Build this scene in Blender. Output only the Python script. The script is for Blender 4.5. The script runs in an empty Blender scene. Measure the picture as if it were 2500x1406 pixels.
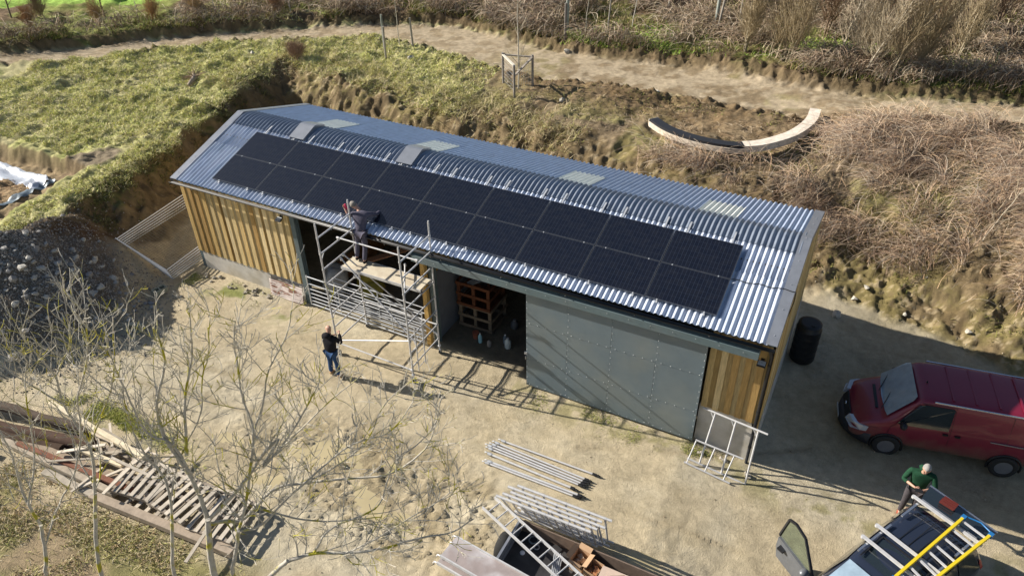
import bpy, bmesh, math, random
import numpy as np
from mathutils import Vector, Matrix, noise as mnoise
random.seed(7)
rng = np.random.default_rng(11)
scene = bpy.context.scene
R_ = math.radians
# ---------------------------------------------------------------- camera, sky, sun, exposure
cam_d = bpy.data.cameras.new('camera'); cam = bpy.data.objects.new('camera', cam_d)
scene.collection.objects.link(cam); scene.camera = cam
cR = Vector((0.89078907, 0.4541765, -0.01478294)); cU = Vector((-0.25562324, 0.52772685, 0.81003774)); cF = Vector((-0.37570146, 0.7177939, -0.58619138))
M = Matrix(((cR.x, cU.x, -cF.x, 19.3747), (cR.y, cU.y, -cF.y, -14.4215), (cR.z, cU.z, -cF.z, 14.8969), (0, 0, 0, 1)))
cam.matrix_world = M
cam_d.sensor_width = 36; cam_d.lens = 36 * 1867.53 / 2500
cam_d.clip_start = 0.2; cam_d.clip_end = 1000
SUN_EL, SUN_AZ = 28.6, 260.0     # azimuth clockwise from +Y
world = bpy.data.worlds.new('World'); scene.world = world; world.use_nodes = True
wn = world.node_tree; bg = wn.nodes['Background']
sky = wn.nodes.new('ShaderNodeTexSky'); sky.sky_type = 'NISHITA'; sky.sun_disc = False
sky.sun_elevation = R_(SUN_EL); sky.sun_rotation = R_(SUN_AZ); sky.altitude = 50; sky.dust_density = 1.0
wn.links.new(sky.outputs[0], bg.inputs[0]); bg.inputs[1].default_value = 0.056
sd = bpy.data.lights.new('sun', 'SUN'); sd.energy = 5.0; sd.angle = R_(0.53); sd.color = (1.0, 0.93, 0.82)
sun = bpy.data.objects.new('sun', sd); scene.collection.objects.link(sun)
tosun = Vector((math.sin(R_(SUN_AZ)) * math.cos(R_(SUN_EL)), math.cos(R_(SUN_AZ)) * math.cos(R_(SUN_EL)), math.sin(R_(SUN_EL))))
sun.rotation_euler = tosun.to_track_quat('Z', 'Y').to_euler(); sun.location = (0, -20, 30)
scene.view_settings.view_transform = 'Standard'; scene.view_settings.look = 'None'
scene.view_settings.exposure = 0.72; scene.view_settings.gamma = 1.0
scene.render.engine = 'CYCLES'
scene.cycles.max_bounces = 5; scene.cycles.transparent_max_bounces = 6

# ---------------------------------------------------------------- helpers
COL = scene.collection
ORG = {}
def link(o): COL.objects.link(o); return o
def tag(o, label=None, cat=None, group=None, kind=None):
    if label: o['label'] = label
    if cat: o['category'] = cat
    if group: o['group'] = group
    if kind: o['kind'] = kind
    return o
def empty(name, loc, label=None, cat=None, group=None, rot=0):
    o = bpy.data.objects.new(name, None); link(o); o.location = loc; o.rotation_euler = (0, 0, rot)
    o.empty_display_size = 0.1
    ORG[o.name] = Vector(loc)
    return tag(o, label, cat, group)
def copy_tree(o, parent=None):
    c = o.copy(); COL.objects.link(c); c.parent = parent
    for ch in o.children: copy_tree(ch, c)
    return c
class MB:
    """collects geometry for one mesh object"""
    def __init__(s): s.v = []; s.f = []; s.c = []; s.col = (1, 1, 1); s.sm = []; s.smooth = False
    def add(s, vs, fs):
        n = len(s.v); s.v += [tuple(v) for v in vs]; s.c += [s.col] * len(vs)
        for f in fs: s.f.append(tuple(i + n for i in f)); s.sm.append(s.smooth)
        return s
    def box(s, c, size, rz=0, M3=None):
        hx, hy, hz = size[0] / 2, size[1] / 2, size[2] / 2
        vs = [Vector((x, y, z)) for x in (-hx, hx) for y in (-hy, hy) for z in (-hz, hz)]
        if M3 is None: M3 = Matrix.Rotation(rz, 3, 'Z')
        c = Vector(c)
        return s.add([M3 @ v + c for v in vs], [(0, 1, 3, 2), (4, 6, 7, 5), (0, 4, 5, 1), (2, 3, 7, 6), (0, 2, 6, 4), (1, 5, 7, 3)])
    def bb(s, a, b):
        return s.box([(a[i] + b[i]) / 2 for i in range(3)], [abs(b[i] - a[i]) for i in range(3)])
    def bar(s, p, q, w, h, up=(0, 0, 1)):
        p, q = Vector(p), Vector(q); d = (q - p); L = d.length; d.normalize()
        sd_ = d.cross(Vector(up))
        if sd_.length < 1e-4: sd_ = d.cross(Vector((1, 0, 0)))
        sd_.normalize(); u = sd_.cross(d)
        M3 = Matrix((d, sd_, u)).transposed()
        return s.box((p + q) / 2, (L, w, h), M3=M3)
    def tube(s, pts, r, n=8, caps=True):
        pts = [Vector(p) for p in pts]
        if not hasattr(r, '__len__'): r = [r] * len(pts)
        rings = []; prev = None
        for i, p in enumerate(pts):
            d = (pts[min(i + 1, len(pts) - 1)] - pts[max(i - 1, 0)])
            if d.length < 1e-9: d = Vector((0, 0, 1))
            d.normalize()
            if prev is None:
                a = d.cross(Vector((0, 0, 1)))
                if a.length < 0.05: a = d.cross(Vector((1, 0, 0)))
            else: a = prev - d * prev.dot(d)
            a.normalize(); b = d.cross(a); prev = a
            rings.append([p + (a * math.cos(t) + b * math.sin(t)) * r[i] for t in [2 * math.pi * k / n for k in range(n)]])
        vs = [v for rg in rings for v in rg]; fs = []
        for i in range(len(rings) - 1):
            for k in range(n): fs.append((i * n + k, i * n + (k + 1) % n, (i + 1) * n + (k + 1) % n, (i + 1) * n + k))
        sv = s.smooth; s.smooth = n > 5
        s.add(vs, fs); s.smooth = False
        if caps: s.add(rings[0], [tuple(range(n))[::-1]]); s.add(rings[-1], [tuple(range(n))])
        s.smooth = sv
        return s
    def lathe(s, c, prof, n=16, axis='Z', caps=True):
        c = Vector(c); vs = []; fs = []
        for (r, z) in prof:
            for k in range(n):
                t = 2 * math.pi * k / n; x, y = r * math.cos(t), r * math.sin(t)
                v = {'Z': (x, y, z), 'X': (z, x, y), 'Y': (x, z, y)}[axis]; vs.append(c + Vector(v))
        for i in range(len(prof) - 1):
            for k in range(n): fs.append((i * n + k, i * n + (k + 1) % n, (i + 1) * n + (k + 1) % n, (i + 1) * n + k))
        sv = s.smooth; s.smooth = True; s.add(vs, fs); s.smooth = False
        if caps: s.add(vs[:n], [tuple(range(n))[::-1]]); s.add(vs[-n:], [tuple(range(n))])
        s.smooth = sv
        return s
    def poly(s, pts, th=None, nrm=(0, 0, 1)):
        pts = [Vector(p) for p in pts]; n = len(pts)
        if th is None: return s.add(pts, [tuple(range(n))])
        o = Vector(nrm) * th
        return s.add(pts + [p - o for p in pts], [tuple(range(n)), tuple(range(n, 2 * n))[::-1]] + [(i, i + n, (i + 1) % n + n, (i + 1) % n) for i in range(n)])
    def loft(s, rings, close=True, cap=True):
        n = len(rings[0]); vs = [v for r in rings for v in r]; fs = []
        for i in range(len(rings) - 1):
            for k in range(n if close else n - 1):
                fs.append((i * n + k, i * n + (k + 1) % n, (i + 1) * n + (k + 1) % n, (i + 1) * n + k))
        if cap: fs.append(tuple(range(n))[::-1]); fs.append(tuple((len(rings) - 1) * n + k for k in range(n)))
        return s.add(vs, fs)
    def blob(s, c, r, sub=1, jit=0.25, sc=(1, 1, 1), rz=None):
        bm = bmesh.new(); bmesh.ops.create_icosphere(bm, subdivisions=sub, radius=1)
        rr = Matrix.Rotation(random.uniform(0, 6.3) if rz is None else rz, 3, 'Z')
        off = Vector((random.random() * 50, random.random() * 50, 0))
        vs = []
        for v in bm.verts:
            k = 1 + jit * (mnoise.noise(v.co * 1.3 + off) * 2)
            p = v.co * k; p = Vector((p.x * sc[0] * r, p.y * sc[1] * r, p.z * sc[2] * r)); vs.append(rr @ p + Vector(c))
        fs = [tuple(v.index for v in f.verts) for f in bm.faces]; bm.free()
        return s.add(vs, fs)
    def build(s, name, mat, parent=None, smooth=None, bevel=0, fixn=True, local=False):
        me = bpy.data.meshes.new(name)
        off = Vector((0, 0, 0))
        if parent is not None and not local: off = ORG.get(parent.name, off)
        me.from_pydata([(v[0] - off.x, v[1] - off.y, v[2] - off.z) for v in s.v], [], s.f)
        ca = me.color_attributes.new('Col', 'FLOAT_COLOR', 'POINT')
        ca.data.foreach_set('color', np.array([(c[0], c[1], c[2], 1) for c in s.c], dtype=np.float32).ravel())
        if smooth is None: me.polygons.foreach_set('use_smooth', s.sm)
        else: me.polygons.foreach_set('use_smooth', [smooth] * len(s.f))
        me.materials.append(mat)
        if fixn:
            bm = bmesh.new(); bm.from_mesh(me); bmesh.ops.recalc_face_normals(bm, faces=bm.faces); bm.to_mesh(me); bm.free()
        me.update()
        o = bpy.data.objects.new(name, me); link(o)
        if parent is not None: o.parent = parent; ORG[o.name] = off
        if bevel:
            b = o.modifiers.new('b', 'BEVEL'); b.width = bevel; b.segments = 2; b.limit_method = 'ANGLE'
        return o
def np_mesh(name, V, F, C, mat, smooth=False):
    """fast mesh from arrays: V (n,3), F (m,k)"""
    me = bpy.data.meshes.new(name); k = F.shape[1]
    me.vertices.add(len(V)); me.vertices.foreach_set('co', V.astype(np.float32).ravel())
    me.loops.add(F.size); me.loops.foreach_set('vertex_index', F.astype(np.int32).ravel())
    me.polygons.add(len(F)); me.polygons.foreach_set('loop_start', np.arange(0, F.size, k, dtype=np.int32))
    me.polygons.foreach_set('loop_total', np.full(len(F), k, dtype=np.int32))
    me.polygons.foreach_set('use_smooth', np.full(len(F), smooth))
    me.update(calc_edges=True)
    ca = me.color_attributes.new('Col', 'FLOAT_COLOR', 'POINT')
    ca.data.foreach_set('color', np.hstack([C, np.ones((len(C), 1))]).astype(np.float32).ravel())
    me.materials.append(mat); o = bpy.data.objects.new(name, me); link(o)
    return o

# ---------------------------------------------------------------- materials
def mat(name, col, rough=0.8, metal=0.0, var=0.15, vscale=6.0, bump=0.0, bscale=40.0, vcol=False, stretch=None, col2=None, c2scale=2.0, c2lo=0.45, c2hi=0.65, spec=0.5, objc=True, coat=0.0, trans=0.0, alpha=1.0, voro=0.0):
    m = bpy.data.materials.new(name); m.use_nodes = True; nt = m.node_tree; N = nt.nodes; L = nt.links
    bs = N['Principled BSDF']; bs.inputs['Roughness'].default_value = rough; bs.inputs['Metallic'].default_value = metal
    bs.inputs['Specular IOR Level'].default_value = spec
    if coat: bs.inputs['Coat Weight'].default_value = coat; bs.inputs['Coat Roughness'].default_value = 0.08
    if trans: bs.inputs['Transmission Weight'].default_value = trans
    tc = N.new('ShaderNodeTexCoord'); src = tc.outputs['Object' if objc else 'Generated']
    if stretch:
        mp = N.new('ShaderNodeMapping'); mp.inputs['Scale'].default_value = stretch; L.new(src, mp.inputs[0]); src = mp.outputs[0]
    base = None
    if vcol:
        at = N.new('ShaderNodeVertexColor'); at.layer_name = 'Col'; base = at.outputs[0]
        if col is not None:
            mx = N.new('ShaderNodeMix'); mx.data_type = 'RGBA'; mx.blend_type = 'MULTIPLY'; mx.inputs[0].default_value = 1
            L.new(base, mx.inputs[6]); mx.inputs[7].default_value = (*col, 1); base = mx.outputs[2]
    else:
        rg = N.new('ShaderNodeRGB'); rg.outputs[0].default_value = (*col, 1); base = rg.outputs[0]
    if col2 is not None:
        n2 = N.new('ShaderNodeTexNoise'); n2.inputs['Scale'].default_value = c2scale; n2.inputs['Detail'].default_value = 6; L.new(src, n2.inputs['Vector'])
        mr = N.new('ShaderNodeMapRange'); mr.inputs[1].default_value = c2lo; mr.inputs[2].default_value = c2hi; L.new(n2.outputs[0], mr.inputs[0])
        mx = N.new('ShaderNodeMix'); mx.data_type = 'RGBA'; L.new(mr.outputs[0], mx.inputs[0]); L.new(base, mx.inputs[6]); mx.inputs[7].default_value = (*col2, 1); base = mx.outputs[2]
    if var:
        n1 = N.new('ShaderNodeTexNoise'); n1.inputs['Scale'].default_value = vscale; n1.inputs['Detail'].default_value = 8; n1.inputs['Roughness'].default_value = 0.65; L.new(src, n1.inputs['Vector'])
        mr = N.new('ShaderNodeMapRange'); mr.inputs[1].default_value = 0.25; mr.inputs[2].default_value = 0.75; mr.inputs[3].default_value = 1 - var; mr.inputs[4].default_value = 1 + var; mr.clamp = False; L.new(n1.outputs[0], mr.inputs[0])
        mx = N.new('ShaderNodeVectorMath'); mx.operation = 'SCALE'; L.new(base, mx.inputs[0]); L.new(mr.outputs[0], mx.inputs['Scale']); base = mx.outputs[0]
    L.new(base, bs.inputs['Base Color'])
    if bump:
        n3 = N.new('ShaderNodeTexNoise'); n3.inputs['Scale'].default_value = bscale; n3.inputs['Detail'].default_value = 6; n3.inputs['Roughness'].default_value = 0.7; L.new(src, n3.inputs['Vector'])
        bp = N.new('ShaderNodeBump'); bp.inputs['Strength'].default_value = 1.0; bp.inputs['Distance'].default_value = bump; L.new(n3.outputs[0], bp.inputs['Height']); L.new(bp.outputs[0], bs.inputs['Normal'])
        if voro:
            vo = N.new('ShaderNodeTexVoronoi'); vo.inputs['Scale'].default_value = voro; L.new(src, vo.inputs['Vector'])
            ad = N.new('ShaderNodeMath'); ad.operation = 'ADD'; L.new(n3.outputs[0], ad.inputs[0]); L.new(vo.outputs[0], ad.inputs[1]); L.new(ad.outputs[0], bp.inputs['Height'])
    return m
MT = {}
MT['ground'] = mat('ground_soil', None, 0.95, var=0.18, vscale=5.5, bump=0.024, bscale=9.0, vcol=True, spec=0.15)
def ground_detail(m):
    nt = m.node_tree; N = nt.nodes; L = nt.links; bs = N['Principled BSDF']; tc = N.new('ShaderNodeTexCoord')
    n = N.new('ShaderNodeTexNoise'); n.inputs['Scale'].default_value = 34; n.inputs['Detail'].default_value = 5; n.inputs['Roughness'].default_value = 0.7; L.new(tc.outputs['Object'], n.inputs['Vector'])
    b = N.new('ShaderNodeBump'); b.inputs['Distance'].default_value = 0.03; L.new(n.outputs[0], b.inputs['Height']); old = bs.inputs['Normal'].links[0].from_socket; L.new(old, b.inputs['Normal']); L.new(b.outputs[0], bs.inputs['Normal'])
    mr = N.new('ShaderNodeMapRange'); mr.inputs[1].default_value = 0.3; mr.inputs[2].default_value = 0.7; mr.inputs[3].default_value = 0.86; mr.inputs[4].default_value = 1.13; L.new(n.outputs[0], mr.inputs[0])
    src = bs.inputs['Base Color'].links[0].from_socket; sc = N.new('ShaderNodeVectorMath'); sc.operation = 'SCALE'; L.new(src, sc.inputs[0]); L.new(mr.outputs[0], sc.inputs['Scale']); L.new(sc.outputs[0], bs.inputs['Base Color'])
def ground_cracks(m):
    nt = m.node_tree; N = nt.nodes; L = nt.links; bs = N['Principled BSDF']; tc = N.new('ShaderNodeTexCoord')
    n = N.new('ShaderNodeTexNoise'); n.inputs['Scale'].default_value = 6.5; n.inputs['Detail'].default_value = 7; n.inputs['Roughness'].default_value = 0.66; n.inputs['Distortion'].default_value = 0.15; L.new(tc.outputs['Object'], n.inputs['Vector'])
    a = N.new('ShaderNodeMath'); a.operation = 'SUBTRACT'; a.inputs[1].default_value = 0.5; L.new(n.outputs[0], a.inputs[0]); b_ = N.new('ShaderNodeMath'); b_.operation = 'ABSOLUTE'; L.new(a.outputs[0], b_.inputs[0])
    mr = N.new('ShaderNodeMapRange'); mr.inputs[1].default_value = 0.0; mr.inputs[2].default_value = 0.035; mr.inputs[3].default_value = 1; mr.inputs[4].default_value = 0; L.new(b_.outputs[0], mr.inputs[0])
    g = N.new('ShaderNodeTexNoise'); g.inputs['Scale'].default_value = 0.8; g.inputs['Detail'].default_value = 4; L.new(tc.outputs['Object'], g.inputs['Vector']); m2 = N.new('ShaderNodeMapRange'); m2.inputs[1].default_value = 0.46; m2.inputs[2].default_value = 0.6; L.new(g.outputs[0], m2.inputs[0])
    mu = N.new('ShaderNodeMath'); mu.operation = 'MULTIPLY'; L.new(mr.outputs[0], mu.inputs[0]); L.new(m2.outputs[0], mu.inputs[1])
    b = N.new('ShaderNodeBump'); b.inputs['Distance'].default_value = 0.03; b.inputs['Strength'].default_value = 0.55; L.new(mu.outputs[0], b.inputs['Height']); old = bs.inputs['Normal'].links[0].from_socket; L.new(old, b.inputs['Normal']); L.new(b.outputs[0], bs.inputs['Normal'])
ground_detail(MT['ground']); ground_cracks(MT['ground'])
MT['veg'] = mat('dry_vegetation', None, 0.85, var=0.1, vcol=True, spec=0.15)
MT['galv'] = mat('galvanised_steel', (0.55, 0.57, 0.60), 0.45, 0.4, var=0.18, vscale=14)
MT['alu'] = mat('weathered_aluminium', (0.58, 0.58, 0.59), 0.5, 0.2, var=0.14, vscale=9, bump=0.0008, bscale=60)
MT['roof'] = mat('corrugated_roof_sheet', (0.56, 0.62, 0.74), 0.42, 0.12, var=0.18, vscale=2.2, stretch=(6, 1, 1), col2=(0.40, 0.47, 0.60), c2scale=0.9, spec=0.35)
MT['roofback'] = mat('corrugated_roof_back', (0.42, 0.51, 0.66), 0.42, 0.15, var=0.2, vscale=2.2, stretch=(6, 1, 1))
MT['ridge'] = mat('ridge_cap_sheet', (0.23, 0.27, 0.34), 0.45, 0.35, var=0.2, vscale=4)
MT['flash'] = mat('grey_flashing', (0.26, 0.28, 0.32), 0.42, 0.4, var=0.15, vscale=3)
MT['skyl'] = mat('translucent_rooflight', (0.80, 0.84, 0.80), 0.35, 0.0, var=0.1, vscale=3)
MT['steel'] = mat('grey_green_steel', (0.11, 0.155, 0.17), 0.5, 0.1, var=0.12, vscale=5, col2=(0.13, 0.16, 0.17), c2scale=1.5)
MT['door'] = mat('grey_green_door_sheet', (0.150, 0.198, 0.232), 0.42, 0.15, var=0.10, vscale=1.2, col2=(0.19, 0.225, 0.235), c2scale=0.8, bump=0.004, bscale=1.6)
MT['rivet'] = mat('rivet_heads', (0.6, 0.63, 0.65), 0.4, 0.5, var=0.05)
MT['wire'] = mat('dull_wire', (0.17, 0.17, 0.15), 0.6, 0.2, var=0.1)
MT['black'] = mat('black_plastic', (0.012, 0.013, 0.016), 0.45, var=0.2, vscale=5)
MT['rubber'] = mat('tyre_rubber', (0.022, 0.022, 0.022), 0.85, var=0.3, vscale=8, bump=0.004, bscale=60)
MT['wood'] = mat('yellow_softwood_board', (1, 1, 1), 0.75, var=0.34, vscale=3.5, vcol=True, stretch=(9, 9, 0.9), bump=0.002, bscale=12, spec=0.25)
MT['woodh'] = mat('weathered_timber', (1, 1, 1), 0.9, var=0.3, vscale=5, vcol=True, bump=0.004, bscale=14, spec=0.2)
MT['concrete'] = mat('rendered_plinth', (0.60, 0.57, 0.52), 0.9, var=0.14, vscale=3, bump=0.002, bscale=50, col2=(0.47, 0.43, 0.35), c2scale=1.4)
MT['rock'] = mat('stone', None, 0.9, var=0.25, vscale=9, vcol=True, bump=0.012, bscale=14, spec=0.2)
MT['ply'] = mat('pale_platform_board', (0.62, 0.55, 0.42), 0.8, var=0.12, vscale=4, col2=(0.5, 0.42, 0.31), c2scale=3)
MT['card'] = mat('cardboard', (0.46, 0.30, 0.18), 0.85, var=0.12, vscale=4)
MT['paint'] = mat('plain_coloured', None, 0.6, var=0.1, vscale=6, vcol=True)
MT['cloth'] = mat('woven_cloth', None, 0.9, var=0.25, vscale=14, vcol=True, bump=0.01, bscale=18, spec=0.1)
MT['bark'] = mat('pale_bark_with_lichen', (0.48, 0.45, 0.39), 0.9, var=0.3, vscale=9, col2=(0.42, 0.38, 0.05), c2scale=2.6, c2lo=0.54, c2hi=0.62, spec=0.1)
MT['bark2'] = mat('grey_brown_twigs', None, 0.9, var=0.25, vscale=5, vcol=True, spec=0.1)

# ---------------------------------------------------------------- noise + terrain function
_T = np.random.default_rng(3).random((8, 256, 256))
def vn(x, y, s=0):
    T = _T[s % 8]; xi = np.floor(x).astype(int); yi = np.floor(y).astype(int); fx = x - xi; fy = y - yi
    fx = fx * fx * fx * (fx * (fx * 6 - 15) + 10); fy = fy * fy * fy * (fy * (fy * 6 - 15) + 10)
    a = T[xi & 255, yi & 255]; b = T[(xi + 1) & 255, yi & 255]; c = T[xi & 255, (yi + 1) & 255]; d = T[(xi + 1) & 255, (yi + 1) & 255]
    return (a * (1 - fx) + b * fx) * (1 - fy) + (c * (1 - fx) + d * fx) * fy
def fbm(x, y, o=4, s=0, g=0.5):
    r = 0; a = 1; t = 0
    for i in range(o):
        r = r + a * (vn(x * 2 ** i + 17.3 * i, y * 2 ** i + 9.1 * i, s + i) - 0.5); t += a; a *= g
    return r / t * 2
def sstep(t): t = np.clip(t, 0, 1); return t * t * (3 - 2 * t)
TRK = np.array([(-60, -16, 1.4), (-30, 0.3, 1.4), (-20.2, 7.3, 1.25), (-17.5, 9.3, 1.45), (-15.1, 11.9, 1.4), (-12.5, 14.3, 1.15), (-6, 18.3, 1.4), (-2.3, 19.1, 1.9), (4.6, 17.7, 2.1), (11.5, 18.4, 1.8), (15.6, 18, 1.4), (20.1, 18.4, 1.3), (24.3, 19.5, 1.2), (40, 24, 1.2), (90, 45, 1.2)])
def track_d(x, y):
    best = np.full(np.shape(x), 1e9)
    for i in range(len(TRK) - 1):
        ax, ay, aw = TRK[i]; bx, by, bw = TRK[i + 1]; dx, dy = bx - ax, by - ay
        t = np.clip(((x - ax) * dx + (y - ay) * dy) / (dx * dx + dy * dy), 0, 1)
        d = np.hypot(x - ax - t * dx, y - ay - t * dy) - (aw + t * (bw - aw)); best = np.minimum(best, d)
    return best
def masks(x, y):
    toex = np.interp(y, [-14, -9, -6.5, -4, -2, 0, 3.3, 9.4, 12.5], [-12, -8, -5.5, -3.6, -2.3, -2.05, -2.95, -4.5, -5.1])
    toey = np.interp(x, [-7, 0, 6, 12, 19, 22, 25, 34], [10.2, 9.2, 8.6, 8.2, 8.1, 7.9, 7.0, 5.5])
    n = fbm(x * 0.35, y * 0.35, 3, 1) * 0.7 + fbm(x * 1.1, y * 1.1, 4, 5, 0.6) * 0.75
    dl = (toex - x) + n * 0.6; db = (y - toey) + n * 0.6
    return dl, db
def HT(x, y):
    x = np.asarray(x, float); y = np.asarray(y, float)
    zb = np.interp(x, [-8, -3, 0, 4.5, 9, 12, 17, 18.6, 21, 25, 40], [0.55, 0.45, 0.33, 0.22, 0.15, 0.03, 0.02, -0.2, -0.42, -0.5, -0.7])
    dl, db = masks(x, y)
    zt = 2.35 + 0.02 * (y - 10) + 0.25 * sstep((x - 8) / 8) * sstep((y - 10) / 4) + 0.6 * sstep((y - 22) / 12)
    # left terrace falls towards the camera
    ztl = np.where(x < 2, np.interp(y, [-12, -5, -2, 1, 5, 9], [0.9, 1.4, 2.2, 2.3, 2.35, 2.4]), zt)
    w_b = np.interp(x, [-3, 4, 12, 16, 20, 30], [1.8, 2.4, 3.4, 4.2, 4.6, 5.5]); w_l = np.interp(y, [-6, -2, 1, 6], [2.2, 1.7, 1.8, 1.8])
    kl = 0.35 * sstep(dl / w_l) + 0.65 * np.clip(dl / w_l, 0, 1); kb = sstep(db / w_b); kb = 0.75 * kb + 0.25 * sstep(db / (w_b * 2))
    hb = zb + (zt - zb) * kb; hl = zb + (np.where(x < 2, ztl, zt) - zb) * kl
    h = np.where(dl > -1, np.maximum(hb, hl), hb)
    # pit with the silver sheet on the far left
    pit = sstep((-5.9 - x) / 0.5) * sstep((1.1 - y - fbm(x * 0.6, y * 0.6, 2, 5) * 0.5) / 0.45)
    h = h * (1 - pit) + np.minimum(h, 1.70) * pit
    # spoil heap
    e = np.hypot((x + 1.9) / 2.4, (y + 3.8) / 2.0); h = h + 0.2 * np.exp(-(e ** 2) * 1.6) * (1 - pit)
    RD = [(-3.9, -1.3, 2.15), (-3.6, -2.6, 2.55), (-3.4, -4.1, 3.0), (-5.2, -6.2, 3.0), (-8.0, -7.4, 2.4)]
    for (ax, ay, az), (bx, by, bz) in zip(RD[:-1], RD[1:]):
        dx, dy = bx - ax, by - ay; t = np.clip(((x - ax) * dx + (y - ay) * dy) / (dx * dx + dy * dy), 0, 1)
        d = np.hypot(x - ax - t * dx, y - ay - t * dy); h = np.maximum(h, az + t * (bz - az) - 0.74 * np.sqrt(d * d + 0.04) + 0.12)
    # low strip and rough ground by the timber
    h = h + 0.28 * sstep((-9.0 - y) / 2.5) * (x < 16)
    # track bench
    td = track_d(x, y); h = h - 0.32 * sstep((0.35 - td) / 0.45)
    h = h + 0.14 * np.exp(-((td - 0.9) / 0.6) ** 2)
    bd = np.clip(1.5 - np.hypot((x - 14.3) / 3.6, (y - 14.0) / 3.6), 0, 1); h = h + (2.15 - h) * sstep(bd * 1.6) * 0.85
    # roughness
    slope = np.clip(np.maximum(dl, db) + 0.4, 0, 1)
    intr = sstep(-td / 0.5)
    lump = fbm(x * 0.9, y * 0.9, 5, 2, 0.6) * 0.22 + np.abs(fbm(x * 2.2, y * 2.2, 3, 4)) * 0.12
    h = h + slope * lump * (1 - 0.85 * intr)
    dmx = np.maximum(dl, db); face = sstep((dmx + 0.1) / 0.3) * (1 - sstep((dmx - 2.6) / 1.2)); c1 = fbm(x * 2.4, y * 2.4, 4, 3, 0.65)
    h = h + face * (1 - intr) * ((c1 * 0.08 + fbm(x * 4.6, y * 4.6, 3, 5, 0.7) * 0.12) * np.where(dl > db, 0.45, 1) + fbm(x * 1.1, y * 1.1, 2, 6) * 0.12)
    tus = np.clip(fbm(x * 1.35, y * 1.35, 3, 0, 0.5) + 0.1, 0, 1); up_ = sstep((dmx - 1.6) / 0.6) * sstep((4 - x) / 3) * sstep(td + 0.2)
    h = h + up_ * tus * 0.20 + up_ * fbm(x * 4.0, y * 4.0, 3, 3, 0.6) * 0.06
    h = h + np.exp(-((td - 0.25) / 0.45) ** 2) * (fbm(x * 3.6, y * 3.6, 3, 7, 0.65) * 0.24 + 0.04)
    h = h + (1 - slope) * (fbm(x * 0.5, y * 0.5, 3, 3) * 0.05 + fbm(x * 2.5, y * 2.5, 3, 5) * 0.018)
    h = h + np.exp(-(e ** 2)) * fbm(x * 2.6, y * 2.6, 3, 1) * 0.18
    # churned mud in front
    mud = mudmask(x, y); u = x * 0.55 + y * 0.83; v = -x * 0.83 + y * 0.55
    rut = fbm(u * 4.2, v * 1.3, 4, 6, 0.66) + 0.5 * fbm(u * 1.4 + 9, v * 5.0, 3, 2, 0.6); h = h + mud * (0.085 * np.clip((0.11 - np.abs(rut)) / 0.11, 0, 1) ** 0.7 + 0.05 * np.clip((0.10 - np.abs(fbm(x * 3.1, y * 3.1, 3, 1, 0.6))) / 0.10, 0, 1) - 0.015)
    pm = puddle(x, y); h = h * (1 - pm) + (zb - 0.005) * pm
    inbarn = sstep((x + 0.3) / 0.2) * sstep((18.9 - x) / 0.2) * sstep((y + 0.3) / 0.3) * sstep((6.9 - y) / 0.3)
    h = h * (1 - inbarn) + (zb + 0.01) * inbarn
    return h
PUD = [(9.0, -4.75, 0.95, 0.42, 0.3), (10.75, -5.6, 0.75, 0.38, -0.2), (11.7, -5.55, 0.45, 0.22, 0.5), (17.15, -4.15, 0.6, 0.28, 0.1), (6.3, -5.6, 0.5, 0.22, 0.2), (8.2, -6.15, 0.5, 0.25, 0.4)]
def puddle(x, y):
    n = fbm(x * 2.3, y * 2.3, 3, 7, 0.6) * 0.9; m = 0
    for px, py, a, b, r in PUD:
        u = (x - px) * math.cos(r) + (y - py) * math.sin(r); v = -(x - px) * math.sin(r) + (y - py) * math.cos(r); m = np.maximum(m, 1 - np.sqrt((u / a) ** 2 + (v / b) ** 2) + n * 0.8)
    return sstep(m * 5)
def mudmask(x, y):
    a = np.exp(-(((x - 10.4) / 2.9) ** 2 + ((y + 5.3) / 1.9) ** 2) ** 1.5) + 0.8 * np.exp(-(((x - 12.9) / 1.6) ** 2 + ((y + 5.0) / 1.3) ** 2) ** 1.5) + 0.30 * np.exp(-(((x - 17.2) / 2.2) ** 2 + ((y + 4.0) / 1.2) ** 2) ** 2) + 0.35 * np.exp(-(((x - 5.5) / 3.0) ** 2 + ((y + 4.6) / 1.6) ** 2) ** 2)
    return np.clip(a, 0, 1)
def hz(x, y): return float(HT(np.array([x]), np.array([y]))[0])
def P(x, y, dz=0.0): return Vector((x, y, hz(x, y) + dz))
# ---------------------------------------------------------------- terrain mesh
def axis(lo, hi, core, step, far, g=1.12):
    a = list(np.arange(core[0], core[1] + 1e-6, step)); s = step; x = a[-1]; out = []
    while x < far[1]: s *= (1.02 if x < core[1] + 9 else g); x += s; out.append(x)
    s = step; x = a[0]; inn = []
    while x > far[0]: s *= (1.012 if x > core[0] - 17 else g); x -= s; inn.append(x)
    return np.array(inn[::-1] + a + out)
ax_ = axis(0, 0, (-11, 27), 0.068, (-190, 190)); ay_ = axis(0, 0, (-9.0, 21), 0.068, (-150, 220))
X, Y = np.meshgrid(ax_, ay_, indexing='ij'); Z = HT(X, Y)
dl, db = masks(X, Y); td = track_d(X, Y); dm = np.maximum(dl, db)
def mixc(a, b, t): return a + (np.array(b) - a) * t[..., None]
n1 = fbm(X * 0.45, Y * 0.45, 4, 2); n2 = fbm(X * 1.7, Y * 1.7, 5, 4, 0.6); n3 = fbm(X * 0.16, Y * 0.16, 3, 6); n4 = fbm(X * 5.0, Y * 5.0, 3, 1, 0.7)
C = np.zeros(X.shape + (3,)); C[:] = (0.52, 0.44, 0.30)
C = mixc(C, (0.55, 0.485, 0.355), sstep(n1 * 1.6 + 0.3))
C = mixc(C, (0.38, 0.315, 0.20), sstep((n2 - 0.12) * 3) * 0.4)
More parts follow.
